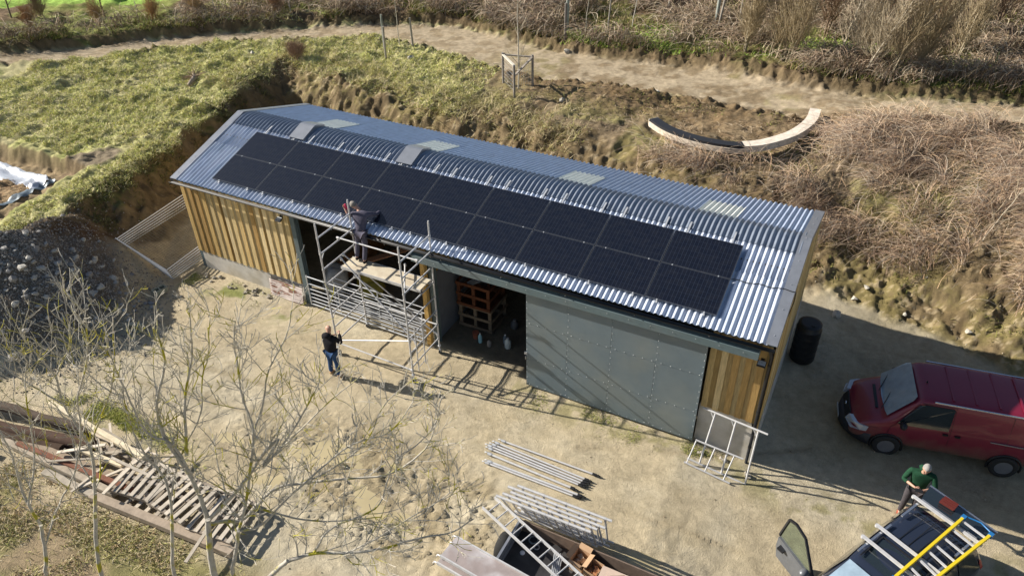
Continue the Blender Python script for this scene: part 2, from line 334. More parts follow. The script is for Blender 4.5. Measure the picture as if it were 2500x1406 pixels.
C = mixc(C, (0.34, 0.275, 0.165), sstep((mudmask(X, Y) - 0.2) * 2) * sstep(0.4 + n2 * 3) * 0.65)
# patches of moss and weeds along the wall base and timber
C = mixc(C, (0.20, 0.24, 0.05), np.exp(-((Y + 0.75) / 0.45) ** 2) * (X < 4.5) * (X > 0) * sstep((n2 + 0.05) * 5) * 0.8)
C = mixc(C, (0.27, 0.25, 0.10), np.exp(-((Y + 0.6) / 0.5) ** 2) * (X > 12) * sstep((n2 - 0.02) * 5) * 0.6)
front = sstep((-8.4 - Y + n1 * 1.2) / 1.0) * (X < 15)
C = mixc(C, (0.36, 0.28, 0.175), front); C = mixc(C, (0.27, 0.26, 0.10), front * sstep((n1 + 0.05) * 4) * 0.75)
C = mixc(C, (0.20, 0.26, 0.05), np.exp(-((X - 3.0) / 2.2) ** 2 - ((Y + 6.45) / 0.35) ** 2) * sstep(n2 * 2 + 0.3) * 0.6)
# right-hand mud painted darker where the barn's shadow falls
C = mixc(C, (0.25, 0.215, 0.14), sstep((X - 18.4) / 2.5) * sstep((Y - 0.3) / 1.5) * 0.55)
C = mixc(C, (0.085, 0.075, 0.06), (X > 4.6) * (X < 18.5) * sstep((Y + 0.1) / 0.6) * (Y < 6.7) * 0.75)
# bank soil
kb = sstep((dm + 0.15) / 0.5)
soil = np.zeros_like(C); soil[:] = (0.215, 0.160, 0.088)
soil = mixc(soil, (0.16, 0.115, 0.06), sstep((n2 + 0.1) * 3) * 0.7); soil = mixc(soil, (0.26, 0.235, 0.08), sstep((n1 - 0.02) * 4) * 0.4)
soil = mixc(soil, (0.42, 0.34, 0.22), sstep((n4 - 0.22) * 5) * 0.7)
C = C * (1 - kb[..., None]) + soil * kb[..., None]
C = mixc(C, (0.13, 0.10, 0.06), lk_ * 0.75) if False else C
hp = np.exp(-((X + 3.0) / 2.6) ** 2 - ((Y + 4.2) / 2.6) ** 2); C = mixc(C, (0.15, 0.12, 0.095), sstep((hp - 0.22 + 0.1 * n2) * 5) * 0.9)
# left scarp red-brown and mossy, painted darker to deepen its shade
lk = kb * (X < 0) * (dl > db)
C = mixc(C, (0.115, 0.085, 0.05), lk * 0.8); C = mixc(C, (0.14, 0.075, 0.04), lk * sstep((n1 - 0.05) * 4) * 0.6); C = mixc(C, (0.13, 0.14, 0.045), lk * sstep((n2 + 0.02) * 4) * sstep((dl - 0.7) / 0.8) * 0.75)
# grass on the terrace
lip = np.interp(X, [-6, 0, 3, 8, 14], [2.1, 2.5, 3.0, 3.2, 3.2]) + 0.9 * n2
gr = sstep((np.where(dl > db, dl - 1.5, db - lip) + n1 * 0.5) / 0.5)
grass = np.zeros_like(C); grass[:] = (0.46, 0.44, 0.20)
grass = mixc(grass, (0.33, 0.35, 0.11), sstep((n2 + 0.02) * 3) * 0.7); grass = mixc(grass, (0.50, 0.44, 0.27), sstep((n1 + 0.0) * 3) * 0.6)
right = sstep((X - 1.5) / 3.0)
rough = np.zeros_like(C); rough[:] = (0.26, 0.20, 0.125); rough = mixc(rough, (0.19, 0.135, 0.075), sstep((n2) * 3) * 0.6); rough = mixc(rough, (0.27, 0.26, 0.09), sstep((n1 - 0.1) * 4) * 0.6)
G2 = grass * (1 - right[..., None]) + rough * right[..., None]
C = C * (1 - gr[..., None]) + G2 * gr[..., None]
# beyond the track
cxk = np.interp(X, TRK[:, 0], TRK[:, 1]); bey = sstep((Y - cxk - 1.2) / 0.8) * (X > -60) * (td > 0)
hedge = np.zeros_like(C); hedge[:] = (0.17, 0.12, 0.07); hedge = mixc(hedge, (0.15, 0.17, 0.045), sstep((n1 + 0.05) * 4) * 0.7); hedge = mixc(hedge, (0.26, 0.18, 0.11), sstep((n2 - 0.1) * 4) * 0.7); hedge = mixc(hedge, (0.25, 0.28, 0.08), sstep((-6 - X) / 4) * sstep(0.55 + n1 * 2.5) * 0.9)
C = C * (1 - bey[..., None]) + hedge * bey[..., None]
for (gx, gy, gr_, gc) in [(9.3, 22.3, 2.3, (0.17, 0.30, 0.04)), (6.0, 20.9, 1.5, (0.15, 0.22, 0.05)), (20, 20.6, 2.0, (0.16, 0.22, 0.04)), (23, 21.4, 2.0, (0.16, 0.22, 0.04)), (15.0, 21.5, 1.6, (0.20, 0.22, 0.05)), (17, 23.0, 2.0, (0.18, 0.22, 0.05))]:
    C = mixc(C, gc, np.exp(-(((X - gx) / gr_) ** 2 + ((Y - gy) / gr_ / 0.6) ** 2)) * sstep(0.8 + n2 * 2) )
fld = sstep((Y - np.interp(X, [-60, -30, -25, -21, -12, -4], [0, 11.5, 13.8, 16.2, 23.5, 32]) + n1) / 0.8) * (X < 0)
C = mixc(C, (0.30, 0.46, 0.09), fld); back = sstep((Y - np.interp(X, [-5, 5, 12, 20, 40], [25, 25.5, 25.5, 24, 25])) / 2) * (X > -5); C = mixc(C, (0.07, 0.05, 0.035), back * 0.8)
# track
tk = sstep((0.15 - td + n2 * 0.35) / 0.4)
tcol = np.zeros_like(C); tcol[:] = (0.44, 0.36, 0.25); tcol = mixc(tcol, (0.30, 0.23, 0.14), sstep((n2 - 0.0) * 4) * 0.7)
tkc = tk * (1 - 0.5 * sstep((X - 1) / 4) * sstep((24 - X) / 4) * sstep((n2 + 0.2) * 3))
C = C * (1 - tkc[..., None]) + tcol * tkc[..., None]
edge = np.exp(-((td - 0.35 + n2 * 0.4) / 0.32) ** 2); C = mixc(C, (0.12, 0.085, 0.05), edge * 0.85)  # dark band painted along the cut edges in place of their shadow
# bare churned earth below the track to the right
ch = np.exp(-(((X - 9) / 7.5) ** 2 + ((Y - 15.2) / 1.6) ** 2) ** 1.5) ; C = mixc(C, (0.25, 0.175, 0.095), ch * 0.85 * (td > 0)); C = mixc(C, (0.17, 0.115, 0.06), ch * sstep((n2 + 0.05) * 4) * 0.6)
bare = np.exp(-(((X + 6.5 - 0.15 * Y) / 0.75) ** 2 + ((Y - 1.2) / 1.5) ** 2)); C = mixc(C, (0.27, 0.22, 0.15), sstep((bare - 0.3 + n2 * 0.3) * 4) * (dm > 0.5))
# pit floor
pit = sstep((-5.9 - X) / 0.5) * sstep((1.1 - Y - fbm(X * 0.6, Y * 0.6, 2, 5) * 0.5) / 0.45); C = mixc(C, (0.33, 0.24, 0.15), pit * 0.9)
pud = puddle(X, Y); ring = np.clip(pud * 2, 0, 1) * (1 - pud)
rutl = np.zeros_like(X)
for (x0_, y0_, x1_, y1_) in [(-1, -6.15, 7, -4.3), (-1, -5.1, 6.5, -3.3), (11, -4.2, 20, -2.6), (11.5, -5.6, 20.5, -3.9), (14.5, -1.9, 20, 1.2)]:
    t_ = np.clip(((X - x0_) * (x1_ - x0_) + (Y - y0_) * (y1_ - y0_)) / ((x1_ - x0_) ** 2 + (y1_ - y0_) ** 2), 0, 1); cy_ = 0.18 * np.sin(t_ * 5 + x0_); d_ = np.abs(np.hypot(X - x0_ - t_ * (x1_ - x0_), Y - y0_ - t_ * (y1_ - y0_)) - 0) ; dd_ = ((X - x0_) * (y1_ - y0_) - (Y - y0_) * (x1_ - x0_)) / math.hypot(x1_ - x0_, y1_ - y0_) + cy_
    band = np.exp(-(dd_ / 0.11) ** 2) * (t_ > 0.01) * (t_ < 0.99) * (d_ < 0.6) * sstep(0.75 + n1 * 2)
    Z -= band * 0.028 * (1 + 0.9 * np.sin(t_ * math.hypot(x1_ - x0_, y1_ - y0_) / 0.14 * 6.283)); rutl = np.maximum(rutl, band)
C = mixc(C, (0.40, 0.33, 0.215), rutl * 0.55)
gxx = np.gradient(Z, ax_, axis=0); gyy = np.gradient(Z, ay_, axis=1); st = np.hypot(gxx, gyy); st = sstep((st - 0.85) / 0.5) * (dm > 0.3)
C = mixc(C, (0.20, 0.15, 0.085), st * 0.8)
# fine grain
C *= (1 + 0.16 * n4 * (1 + kb * 1.2))[..., None]; C = np.clip(C, 0.01, 0.8)
nx, ny = X.shape; idx = np.arange(nx * ny).reshape(nx, ny)
Q = np.stack([idx[:-1, :-1], idx[1:, :-1], idx[1:, 1:], idx[:-1, 1:]], -1).reshape(-1, 4)
mid = lambda A: ((A[:-1, :-1] + A[1:, 1:]) / 2).ravel()
cls = np.where(mid(pud) > 0.8, 4, np.where(mid(td) < 0.1, 2, np.where(mid(dm) < 0.15, 0, np.where(mid(gr) + mid(bey) > 0.5, 3, 1))))
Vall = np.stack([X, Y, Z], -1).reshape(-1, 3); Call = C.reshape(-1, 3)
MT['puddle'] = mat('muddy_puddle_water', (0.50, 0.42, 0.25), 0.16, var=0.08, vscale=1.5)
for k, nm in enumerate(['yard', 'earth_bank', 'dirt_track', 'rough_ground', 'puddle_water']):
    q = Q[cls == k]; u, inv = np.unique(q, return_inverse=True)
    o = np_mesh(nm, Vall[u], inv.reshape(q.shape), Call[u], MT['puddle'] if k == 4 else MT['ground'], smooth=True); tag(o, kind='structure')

# ---------------------------------------------------------------- scattered vegetation (uncountable: stuff)
def blades(name, xy, ln, wd, cols, lean=0.6, jit=0.35, label='', cat='grass', bias=(0, 0)):
    n = len(xy); x, y = xy[:, 0], xy[:, 1]; z = HT(x, y) - 0.01
    L = ln * (0.6 + 0.8 * rng.random(n)); a = rng.random(n) * 6.283; t = lean * (0.3 + rng.random(n))
    dx = np.cos(a) * np.sin(t) + bias[0]; dy = np.sin(a) * np.sin(t) + bias[1]; dz = np.cos(t)
    b = rng.random(n) * 6.283; wx, wy = np.cos(b) * wd / 2, np.sin(b) * wd / 2
    # two-segment drooping blade: quad + tri as 5 verts -> use 3 tris
    m = 0.55
    p0 = np.stack([x - wx, y - wy, z], 1); p1 = np.stack([x + wx, y + wy, z], 1)
    mx, my, mz = x + dx * L * m, y + dy * L * m, z + dz * L * m
    p2 = np.stack([mx - wx * .8, my - wy * .8, mz], 1); p3 = np.stack([mx + wx * .8, my + wy * .8, mz], 1)
    p4 = np.stack([x + dx * L * 1.25, y + dy * L * 1.25, z + dz * L * 0.85], 1)
    V = np.stack([p0, p1, p2, p3, p4], 1).reshape(-1, 3)
    base = np.arange(n)[:, None] * 5
    F = np.concatenate([base + [0, 1, 3], base + [0, 3, 2], base + [2, 3, 4]], 0)
    cols = np.array(cols); c = cols[rng.integers(0, len(cols), n)] * (1 + jit * (rng.random((n, 1)) - 0.5) * 2)
    Cc = np.repeat(c, 5, 0)
    o = np_mesh(name, V, F, Cc, MT['veg']); return tag(o, label, cat, kind='stuff')
def stems(name, xy, ln, wd, cols, seg=5, curl=1.2, rise=0.7, label='', cat='brambles', base_dz=0.0):
    n = len(xy); x, y = xy[:, 0].copy(), xy[:, 1].copy(); z = HT(x, y) - 0.02 + base_dz * rng.random(n)
    L = ln * (0.5 + rng.random(n)) / seg; a = rng.random(n) * 6.283; e = rise * (0.5 + rng.random(n)); da = curl * (rng.random(n) - 0.5); de = -e * 2.1 / seg
    b = rng.random(n) * 6.283; pts = []
    for i in range(seg + 1):
        w = wd * (1 - 0.7 * i / seg) / 2
        ox, oy, oz = -np.sin(a) * w, np.cos(a) * w, (i % 2 - 0.5) * w * 0.5
        pts.append(np.stack([x + ox, y + oy, z], 1)); pts.append(np.stack([x - ox, y - oy, z + w], 1))
        x = x + np.cos(a) * np.cos(e) * L; y = y + np.sin(a) * np.cos(e) * L; z = z + np.sin(e) * L; a = a + da / seg * 2 + 0.3 * (rng.random(n) - 0.5); e = e + de * (0.6 + 0.8 * rng.random(n))
    V = np.stack(pts, 1).reshape(-1, 3); k = (seg + 1) * 2; base = np.arange(n)[:, None] * k
    F = np.concatenate([base + [2 * i, 2 * i + 1, 2 * i + 3, 2 * i + 2] for i in range(seg)], 0)
    cols = np.array(cols); c = cols[rng.integers(0, len(cols), n)] * (0.65 + 0.7 * rng.random((n, 1)))
    o = np_mesh(name, V, F, np.repeat(c, k, 0), MT['veg']); return tag(o, label, cat, kind='stuff')
def scatter(n, x0, x1, y0, y1, dens):
    out = []; tot = 0
    while tot < n:
        p = np.stack([rng.uniform(x0, x1, 40000), rng.uniform(y0, y1, 40000)], 1)
        d = dens(p[:, 0], p[:, 1]); p = p[rng.random(len(p)) < np.clip(d, 0, 1)]; out.append(p); tot += len(p)
        if len(out) > 60: break
    return np.concatenate(out)[:n]
def clear(x, y):   # nothing grows inside the barn or on the track
    return (1 - ((x > -0.4) & (x < 18.9) & (y > -0.4) & (y < 7.2))) * sstep((track_d(x, y) - 0.15) / 0.4)
def d_terr(x, y):
    dl, db = masks(x, y); m = np.maximum(dl - 1.45, db - 2.0); c = fbm(x * 1.5, y * 1.5, 3, 4)
    pitm = (x < -5.6) & (y < 1.3) | (np.exp(-(((x + 6.5 - 0.15 * y) / 0.75) ** 2 + ((y - 1.2) / 1.5) ** 2)) > 0.32)
    return sstep(m / 0.5) * clear(x, y) * np.clip(0.5 + c * 1.4, 0.2, 1) * (1 - pitm)
p = scatter(150000, -17, 3.5, -3, 18, d_terr)
blades('grass', p, 0.15, 0.022, [(0.66, 0.64, 0.27), (0.56, 0.58, 0.18), (0.78, 0.72, 0.46), (0.36, 0.42, 0.12), (0.74, 0.66, 0.40), (0.66, 0.66, 0.24), (0.46, 0.40, 0.27)], lean=1.15, label='tufty yellow-green grass on the raised ground left of the barn')
p = scatter(9000, -7, -1.5, -3, 11, lambda x, y: sstep((masks(x, y)[0] - 0.5) / 0.6) * (masks(x, y)[0] < 2.2) * np.clip(fbm(x * 1.2, y * 1.2, 3, 2) * 2.5 + 0.25, 0, 1))
blades('slope_weeds', p, 0.14, 0.028, [(0.15, 0.15, 0.055), (0.11, 0.13, 0.04), (0.20, 0.17, 0.09)], lean=1.2, label='moss and weeds growing on the shaded slope left of the barn')
p = scatter(9000, -8, 9, 8.5, 15.5, lambda x, y: np.exp(-((np.maximum(*masks(x, y)) - 3.2) / 1.5) ** 2) * clear(x, y) * np.clip(fbm(x * 0.9, y * 0.9, 3, 1) * 2 + 0.5, 0, 1))
blades('dry_grass', p, 0.34, 0.02, [(0.62, 0.52, 0.33), (0.50, 0.43, 0.24), (0.40, 0.38, 0.14)], lean=1.2, label='long straw-coloured grass along the top of the bank behind the barn')
# dead brambles right of the barn
def d_br(x, y):
    dl, db = masks(x, y); e = np.clip(1.2 - np.abs((y - np.interp(x, [10, 14, 18, 22, 27], [10.6, 11.2, 12.3, 13.2, 13.0])) / np.interp(x, [10, 14, 18, 22, 27], [0.9, 1.2, 3.2, 4.4, 4.6])) ** 2, 0, 1)
    return e * clear(x, y) * sstep((x - 11.0) / 5) * (np.hypot(x - 14.2, (y - 14.4)) > 2.9 + 0.5 * fbm(x, y, 2, 1)) * np.clip(0.35 + fbm(x * 0.8, y * 0.8, 3, 3) * 2.0, 0.03, 1) * sstep((db - 1.4) / 0.8)
p = scatter(26000, 9, 30, 8, 18.5, d_br)
stems('dead_brambles', p, 1.05, 0.014, [(0.46, 0.34, 0.23), (0.38, 0.27, 0.20), (0.58, 0.46, 0.33), (0.27, 0.19, 0.14), (0.50, 0.34, 0.21), (0.42, 0.36, 0.29)], label='tangle of dead brown brambles covering the bank right of the barn', base_dz=0.35)
p = scatter(14000, 12, 30, 10, 18, lambda x, y: d_br(x, y) * np.clip(fbm(x * 0.6, y * 0.6, 2, 7) * 3, 0, 1))
blades('bleached_grass', p, 0.5, 0.016, [(0.50, 0.38, 0.26), (0.42, 0.30, 0.19), (0.50, 0.42, 0.30)], lean=1.25, label='bleached grass stalks among the dead brambles', bias=(0.25, 0.1))
# weeds on the lower bank, right of the barn
p = scatter(7000, 4, 30, 7.6, 17, lambda x, y: sstep((masks(x, y)[1] - 0.3) / 0.6) * np.interp(x, [4, 13, 17], [0.25, 0.4, 1]) * clear(x, y) * np.clip(fbm(x * 0.7, y * 0.7, 3, 6) * 3 - 0.1, 0, 1) * (np.hypot(x - 14.6, (y - 14.5) * 0.8) > 0))
blades('weeds', p, 0.13, 0.03, [(0.22, 0.21, 0.06), (0.29, 0.25, 0.10), (0.17, 0.18, 0.05), (0.33, 0.26, 0.15)], lean=1.1, label='olive weeds dotted over the bare soil of the bank')
# brush litter in the churned ground
p = scatter(9000, 2, 26, 11, 17.5, lambda x, y: sstep((masks(x, y)[1] - 3) / 0.8) * clear(x, y) * np.clip(fbm(x * 0.8, y * 0.8, 3, 2) * 2 + 0.45, 0, 1))
stems('twig_litter', p, 0.35, 0.014, [(0.36, 0.27, 0.17), (0.20, 0.14, 0.09), (0.42, 0.34, 0.24)], rise=0.25, label='broken twigs and roots strewn over the churned soil below the track', cat='twigs')
# hedge bank beyond the track
def beyond(x, y): return (y - np.interp(x, TRK[:, 0], TRK[:, 1])) * (track_d(x, y) > 0.25)
p = scatter(30000, -26, 30, 6, 34, lambda x, y: sstep((beyond(x, y) - 1.4) / 0.6) * np.clip(1.25 - beyond(x, y) / np.interp(x, [-26, -18, -5, 8, 20], [4.0, 5, 9, 13, 13]), 0, 1) * np.clip(0.4 + fbm(x * 0.6, y * 0.6, 3, 5) * 2, 0.03, 1) * np.interp(x, [-26, -12, 0, 30], [0.9, 0.8, 1, 1]))
stems('hedge_brambles', p, 1.1, 0.024, [(0.32, 0.23, 0.16), (0.42, 0.32, 0.23), (0.22, 0.16, 0.11), (0.52, 0.44, 0.33), (0.22, 0.18, 0.10)], rise=1.0, label='dead brambles and brush filling the hedge bank beyond the track', base_dz=0.4)
p = scatter(32000, -26, 30, 6, 30, lambda x, y: sstep((beyond(x, y) - 0.9) / 0.5) * np.clip(0.2 + fbm(x * 0.5, y * 0.5, 3, 7) * 2.4, 0, 1) * np.interp(x, [-26, -10, 4, 30], [1, 0.9, 0.4, 0.4]) * np.clip(1.4 - beyond(x, y) / np.interp(x, [-24, -15, -5], [3, 5, 9]), 0, 1))
blades('verge_grass', p, 0.28, 0.03, [(0.30, 0.31, 0.09), (0.19, 0.24, 0.05), (0.40, 0.30, 0.17), (0.26, 0.20, 0.10), (0.17, 0.20, 0.05)], lean=0.9, label='green and brown grass on the verge beyond the track')
p = scatter(20000, 3, 25, 19.5, 26, lambda x, y: sum(np.exp(-(((x - a) / b) ** 2 + ((y - c) / b) ** 2)) for a, c, b in [(9.3, 22.3, 1.6), (6.0, 20.7, 1.2), (20, 20.9, 1.6), (22.6, 21.6, 1.8), (15.2, 21.6, 1.2), (17, 23.0, 1.4)]) * (track_d(x, y) > 0.2) * ((x < 14) | (y > 21.2)))
blades('lush_grass', p, 0.22, 0.03, [(0.28, 0.46, 0.07), (0.38, 0.48, 0.11), (0.46, 0.44, 0.18)], lean=0.9, label='bright green grass patches beside the track on the right')
# weeds by the timber in the foreground
p = scatter(34000, 0, 15.5, -12.5, -6.6, lambda x, y: np.clip(fbm(x * 0.8, y * 0.8, 3, 4) * 2.0 + 0.4, 0.05, 1) * sstep((-8.2 - y + 0.0 * x) / 0.8) * (x > 0.5))
blades('foreground_grass', p, 0.14, 0.018, [(0.40, 0.38, 0.15), (0.56, 0.46, 0.29), (0.46, 0.34, 0.20), (0.60, 0.52, 0.36), (0.30, 0.31, 0.10)], lean=1.1, label='thin grass and dead stalks on the ground in front of the timber pile')
p = scatter(6000, -1, 8.5, -7.6, -5.4, lambda x, y: np.exp(-((x - 3.0) / 1.9) ** 2 - ((y + 6.45) / 0.28) ** 2) * np.clip(fbm(x * 1.6, y * 1.6, 2, 3) * 3 + .3, 0, 1))
blades('mossy_grass', p, 0.08, 0.02, [(0.38, 0.42, 0.11), (0.48, 0.46, 0.17)], lean=1.0, label='strip of mossy green grass behind the timber pile')
p = scatter(2500, 0, 18.5, -1.5, -0.15, lambda x, y: ((x < 4.4) | (x > 12.5)) * np.exp(-((y + 0.6) / 0.35) ** 2) * np.clip(fbm(x * 1.1, y * 1.1, 2, 1) * 3, 0, 1))
blades('wall_weeds', p, 0.06, 0.016, [(0.26, 0.30, 0.06), (0.33, 0.31, 0.12)], lean=1.1, label='small green weeds at the foot of the barn front')
# ---------------------------------------------------------------- the barn
RX0, RX1, YE, ZE, YR, ZR, YB, ZB = 0.0, 18.541, -0.25, 3.781, 3.033, 4.734, 6.281, 3.78
S_F = (ZR - ZE) / (YR - YE); S_B = (ZB - ZR) / (YB - YR)
PITCH = 0.146
def zroof(y): return ZE + (y - YE) * S_F if y < YR else ZR + (y - YR) * S_B
barn = empty('barn', (0, 0, 0.0), 'long timber barn with a corrugated metal roof and grey-green sliding door', 'barn')
def corr_sheet(name, m, x0, x1, prof, parent, amp=0.028, dz=0.0, seg=8, jit=0, th=0):
    """corrugated sheet; prof = list of (y, z) along the slope"""
    nx_ = int(round((x1 - x0) / PITCH * seg)); xs = np.linspace(x0, x1, nx_ + 1)
    w = np.cos((xs - RX0) / PITCH * 2 * np.pi) * amp
    V = []; m_ = len(prof)
    for i, (y, z) in enumerate(prof):
        a = prof[max(i - 1, 0)]; b = prof[min(i + 1, m_ - 1)]; ty, tz = b[0] - a[0], b[1] - a[1]; l = math.hypot(ty, tz); ny_, nz_ = -tz / l, ty / l
        V.append(np.stack([xs, y + ny_ * (w + dz), z + nz_ * (w + dz)], 1))
    V = np.stack(V, 0); n = len(xs); idx = np.arange(m_ * n).reshape(m_, n)
    F = np.stack([idx[:-1, :-1], idx[:-1, 1:], idx[1:, 1:], idx[1:, :-1]], -1).reshape(-1, 4)
    V = V.reshape(-1, 3)
    o = np_mesh(name, V, F, np.ones((len(V), 3)), m, smooth=True); o.parent = parent; ORG[o.name] = Vector((0, 0, 0))
    return o
def fr(y, dz=0): return (y, zroof(y) + dz)
lap = 1.55
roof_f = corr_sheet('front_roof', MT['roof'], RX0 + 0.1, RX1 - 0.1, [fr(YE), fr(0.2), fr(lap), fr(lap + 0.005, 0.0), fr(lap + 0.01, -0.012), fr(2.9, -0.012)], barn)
roof_f['label'] = 'front roof slope of silvery blue corrugated sheets under the solar panels'
sk_y0, sk_y1 = 3.5, 4.8
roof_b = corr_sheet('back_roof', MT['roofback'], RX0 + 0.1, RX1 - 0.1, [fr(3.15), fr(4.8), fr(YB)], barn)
roof_b['label'] = 'back roof slope of blue-grey corrugated sheets'
for k, x0 in enumerate((2.62, 6.56, 11.53, 15.62)):
    o = corr_sheet('rooflight', MT['skyl'], x0, x0 + 7 * PITCH, [fr(3.3), fr(4.0), fr(4.85)], barn, dz=0.007)
# ridge cap pieces, corrugated and cranked, with laps
def capprof(dz):
    pts = []
    for y, d in ((2.48, 0.0), (2.6, 0.0), (2.78, 0.0), (2.86, -0.002), (2.90, -0.006), (3.03, -0.035), (3.16, -0.006), (3.20, -0.002), (3.28, 0.0), (3.42, 0.0), (3.5, 0.0)): pts.append((y, zroof(y) + d + dz))
    return pts
x = RX0 + 0.1; k = 0; cap = None
while x < RX1 - 0.2:
    x1 = min(x + 1.06, RX1 - 0.1); o = corr_sheet('ridge_cap', MT['ridge'], x, x1, capprof(0.014 + 0.003 * (k % 2)), barn, amp=0.029); x = x1 - 0.05; k += 1
# raised ridge vents
for vx in (2.68, 6.74):
    mb = MB(); W = 0.56
    for (ya, yb, za, zb_) in [(2.36, 2.98, 0.10, 0.13), (2.98, 3.10, 0.13, 0.13), (3.10, 3.5, 0.13, 0.10)]:
        mb.poly([(vx, ya, zroof(ya) + za), (vx + W, ya, zroof(ya) + za), (vx + W, yb, zroof(yb) + zb_), (vx, yb, zroof(yb) + zb_)], 0.012)
    for xx in (vx, vx + W): mb.poly([(xx, 2.40, zroof(2.40)), (xx, 2.40, zroof(2.40) + .09), (xx, 3.03, ZR + 0.115), (xx, 3.46, zroof(3.46) + .09), (xx, 3.46, zroof(3.46))], 0.01, (1, 0, 0))
    mb.build('ridge_vent', MT['flash'], barn)
# barge flashings at both gables: flat top with a downstand
for (xa, xb, xo) in ((-0.06, 0.20, -0.06), (RX1 - 0.22, RX1 + 0.04, RX1 + 0.04)):
    mb = MB()
    for (ya, yb) in ((YE - 0.02, 1.5), (1.5, 3.033), (3.033, YB + .02)):
        za, zb_ = zroof(ya) + 0.036, zroof(yb) + 0.036
        if ya == 1.5: za += 0.004
        mb.poly([(xa, ya, za), (xb, ya, za), (xb, yb, zb_), (xa, yb, zb_)], 0.006)
        mb.poly([(xo, ya, za), (xo, yb, zb_), (xo, yb, zb_ - 0.17), (xo, ya, za - 0.17)], 0.006, (1 if xo > 1 else -1, 0, 0))
    for y in np.arange(0, 6, 0.75): mb.lathe(((xa + xb) / 2, y, zroof(y) + 0.04), [(0.012, -0.01), (0.012, 0.008), (0.004, 0.014)], 8)
    mb.build('barge_flashing', MT['flash'], barn)
# walls: board-on-board cladding, each board with its own tone
def board_wall(name, p0, p1, zfun0, zfun1, out, seed, parent=barn):
    """vertical boards from p0 to p1 (xy); out = outward unit xy"""
    rr = random.Random(seed); L = math.dist(p0, p1); d = ((p1[0] - p0[0]) / L, (p1[1] - p0[1]) / L); o2 = Vector((out[0], out[1], 0))
    mb = MB(); t = 0; i = 0
    tones = [(0.68, 0.49, 0.22), (0.58, 0.40, 0.16), (0.74, 0.57, 0.30), (0.45, 0.29, 0.11), (0.68, 0.52, 0.26), (0.78, 0.62, 0.35)]
    # under-layer and over-boards; under-layer tinted dark like shaded gaps
    while t < L - 0.02:
        under = i % 2 == 1; w = min(0.15 if not under else 0.13, L - t)
        c = rr.choice(tones); k = rr.uniform(0.85, 1.12) * (0.58 if under else 1.0); mb.col = (c[0] * k, c[1] * k, c[2] * k)
        a = t - (0.02 if under else 0); b = t + w + (0.02 if under else 0); a = max(a, 0); b = min(b, L)
        xa, ya, xb, yb = p0[0] + d[0] * a, p0[1] + d[1] * a, p0[0] + d[0] * b, p0[1] + d[1] * b
        off = 0.004 if under else 0.026; th = 0.022
        q = []
        za0, zb0 = zfun0(a), zfun0(b); za1, zb1 = zfun1(a), zfun1(b); dz = rr.uniform(-0.008, 0.008)
        for oo in (off, off + th):
            q += [Vector((xa, ya, za0 + dz)) + o2 * oo, Vector((xb, yb, zb0 + dz)) + o2 * oo, Vector((xb, yb, zb1)) + o2 * oo, Vector((xa, ya, za1)) + o2 * oo]
        mb.add(q, [(0, 1, 2, 3), (7, 6, 5, 4), (0, 4, 5, 1), (3, 2, 6, 7), (1, 5, 6, 2), (0, 3, 7, 4)])
        t += w; i += 1
    return mb.build(name, MT['wood'], parent)
board_wall('board_cladding', (0.0, 0.0), (4.4, 0.0), lambda t: 1.0 - 0.012 * t, lambda t: 3.66, (0, -1), 1)['label'] = 'vertical yellow-brown boards on the left end of the front'
board_wall('board_cladding', (17.13, 0.0), (18.50, 0.0), lambda t: 1.2 - 0.05 * t, lambda t: 3.66, (0, -1), 2)['label'] = 'vertical boards to the right of the sliding door'
gt = lambda t: zroof(t) - 0.06
board_wall('board_cladding', (18.52, 0.02), (18.52, 6.2), lambda t: 0.9, gt, (1, 0), 3)['label'] = 'boards of the right gable'
board_wall('board_cladding', (-0.02, 0.02), (-0.02, 6.2), lambda t: 1.0, gt, (-1, 0), 4)['label'] = 'boards of the left gable'
# inner linings that keep the inside dark
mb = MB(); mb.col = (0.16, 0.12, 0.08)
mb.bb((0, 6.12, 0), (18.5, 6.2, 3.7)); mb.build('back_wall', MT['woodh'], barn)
for xx in (0.0, 18.44):
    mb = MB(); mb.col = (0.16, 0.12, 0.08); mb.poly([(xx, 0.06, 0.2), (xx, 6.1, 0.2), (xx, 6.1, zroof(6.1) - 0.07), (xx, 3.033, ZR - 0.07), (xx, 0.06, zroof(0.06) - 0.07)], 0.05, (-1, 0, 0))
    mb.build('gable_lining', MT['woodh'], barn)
# plinths
mb = MB(); mb.bb((0.12, -0.02, -0.2), (3.05, 0.16, 1.03)); mb.build('plinth', MT['concrete'], barn)['label'] = 'grey rendered plinth under the left cladding'
mb = MB(); mb.bb((3.05, 0.02, -0.2), (4.38, 0.16, 1.03)); mb.build('plinth', MT['concrete'], barn)
mb = MB(); mb.bb((17.1, -0.02, -0.6), (18.42, 0.16, 1.25)); mb.build('plinth', MT['concrete'], barn)['label'] = 'pale rendered plinth at the right front corner'
mb = MB(); mb.bb((18.42, -0.02, -0.6), (18.58, 6.1, 0.93)); mb.build('plinth', MT['concrete'], barn)
mb = MB(); mb.bb((-0.08, 0.2, 0), (0.08, 6.1, 1.03)); mb.build('plinth', MT['concrete'], barn)
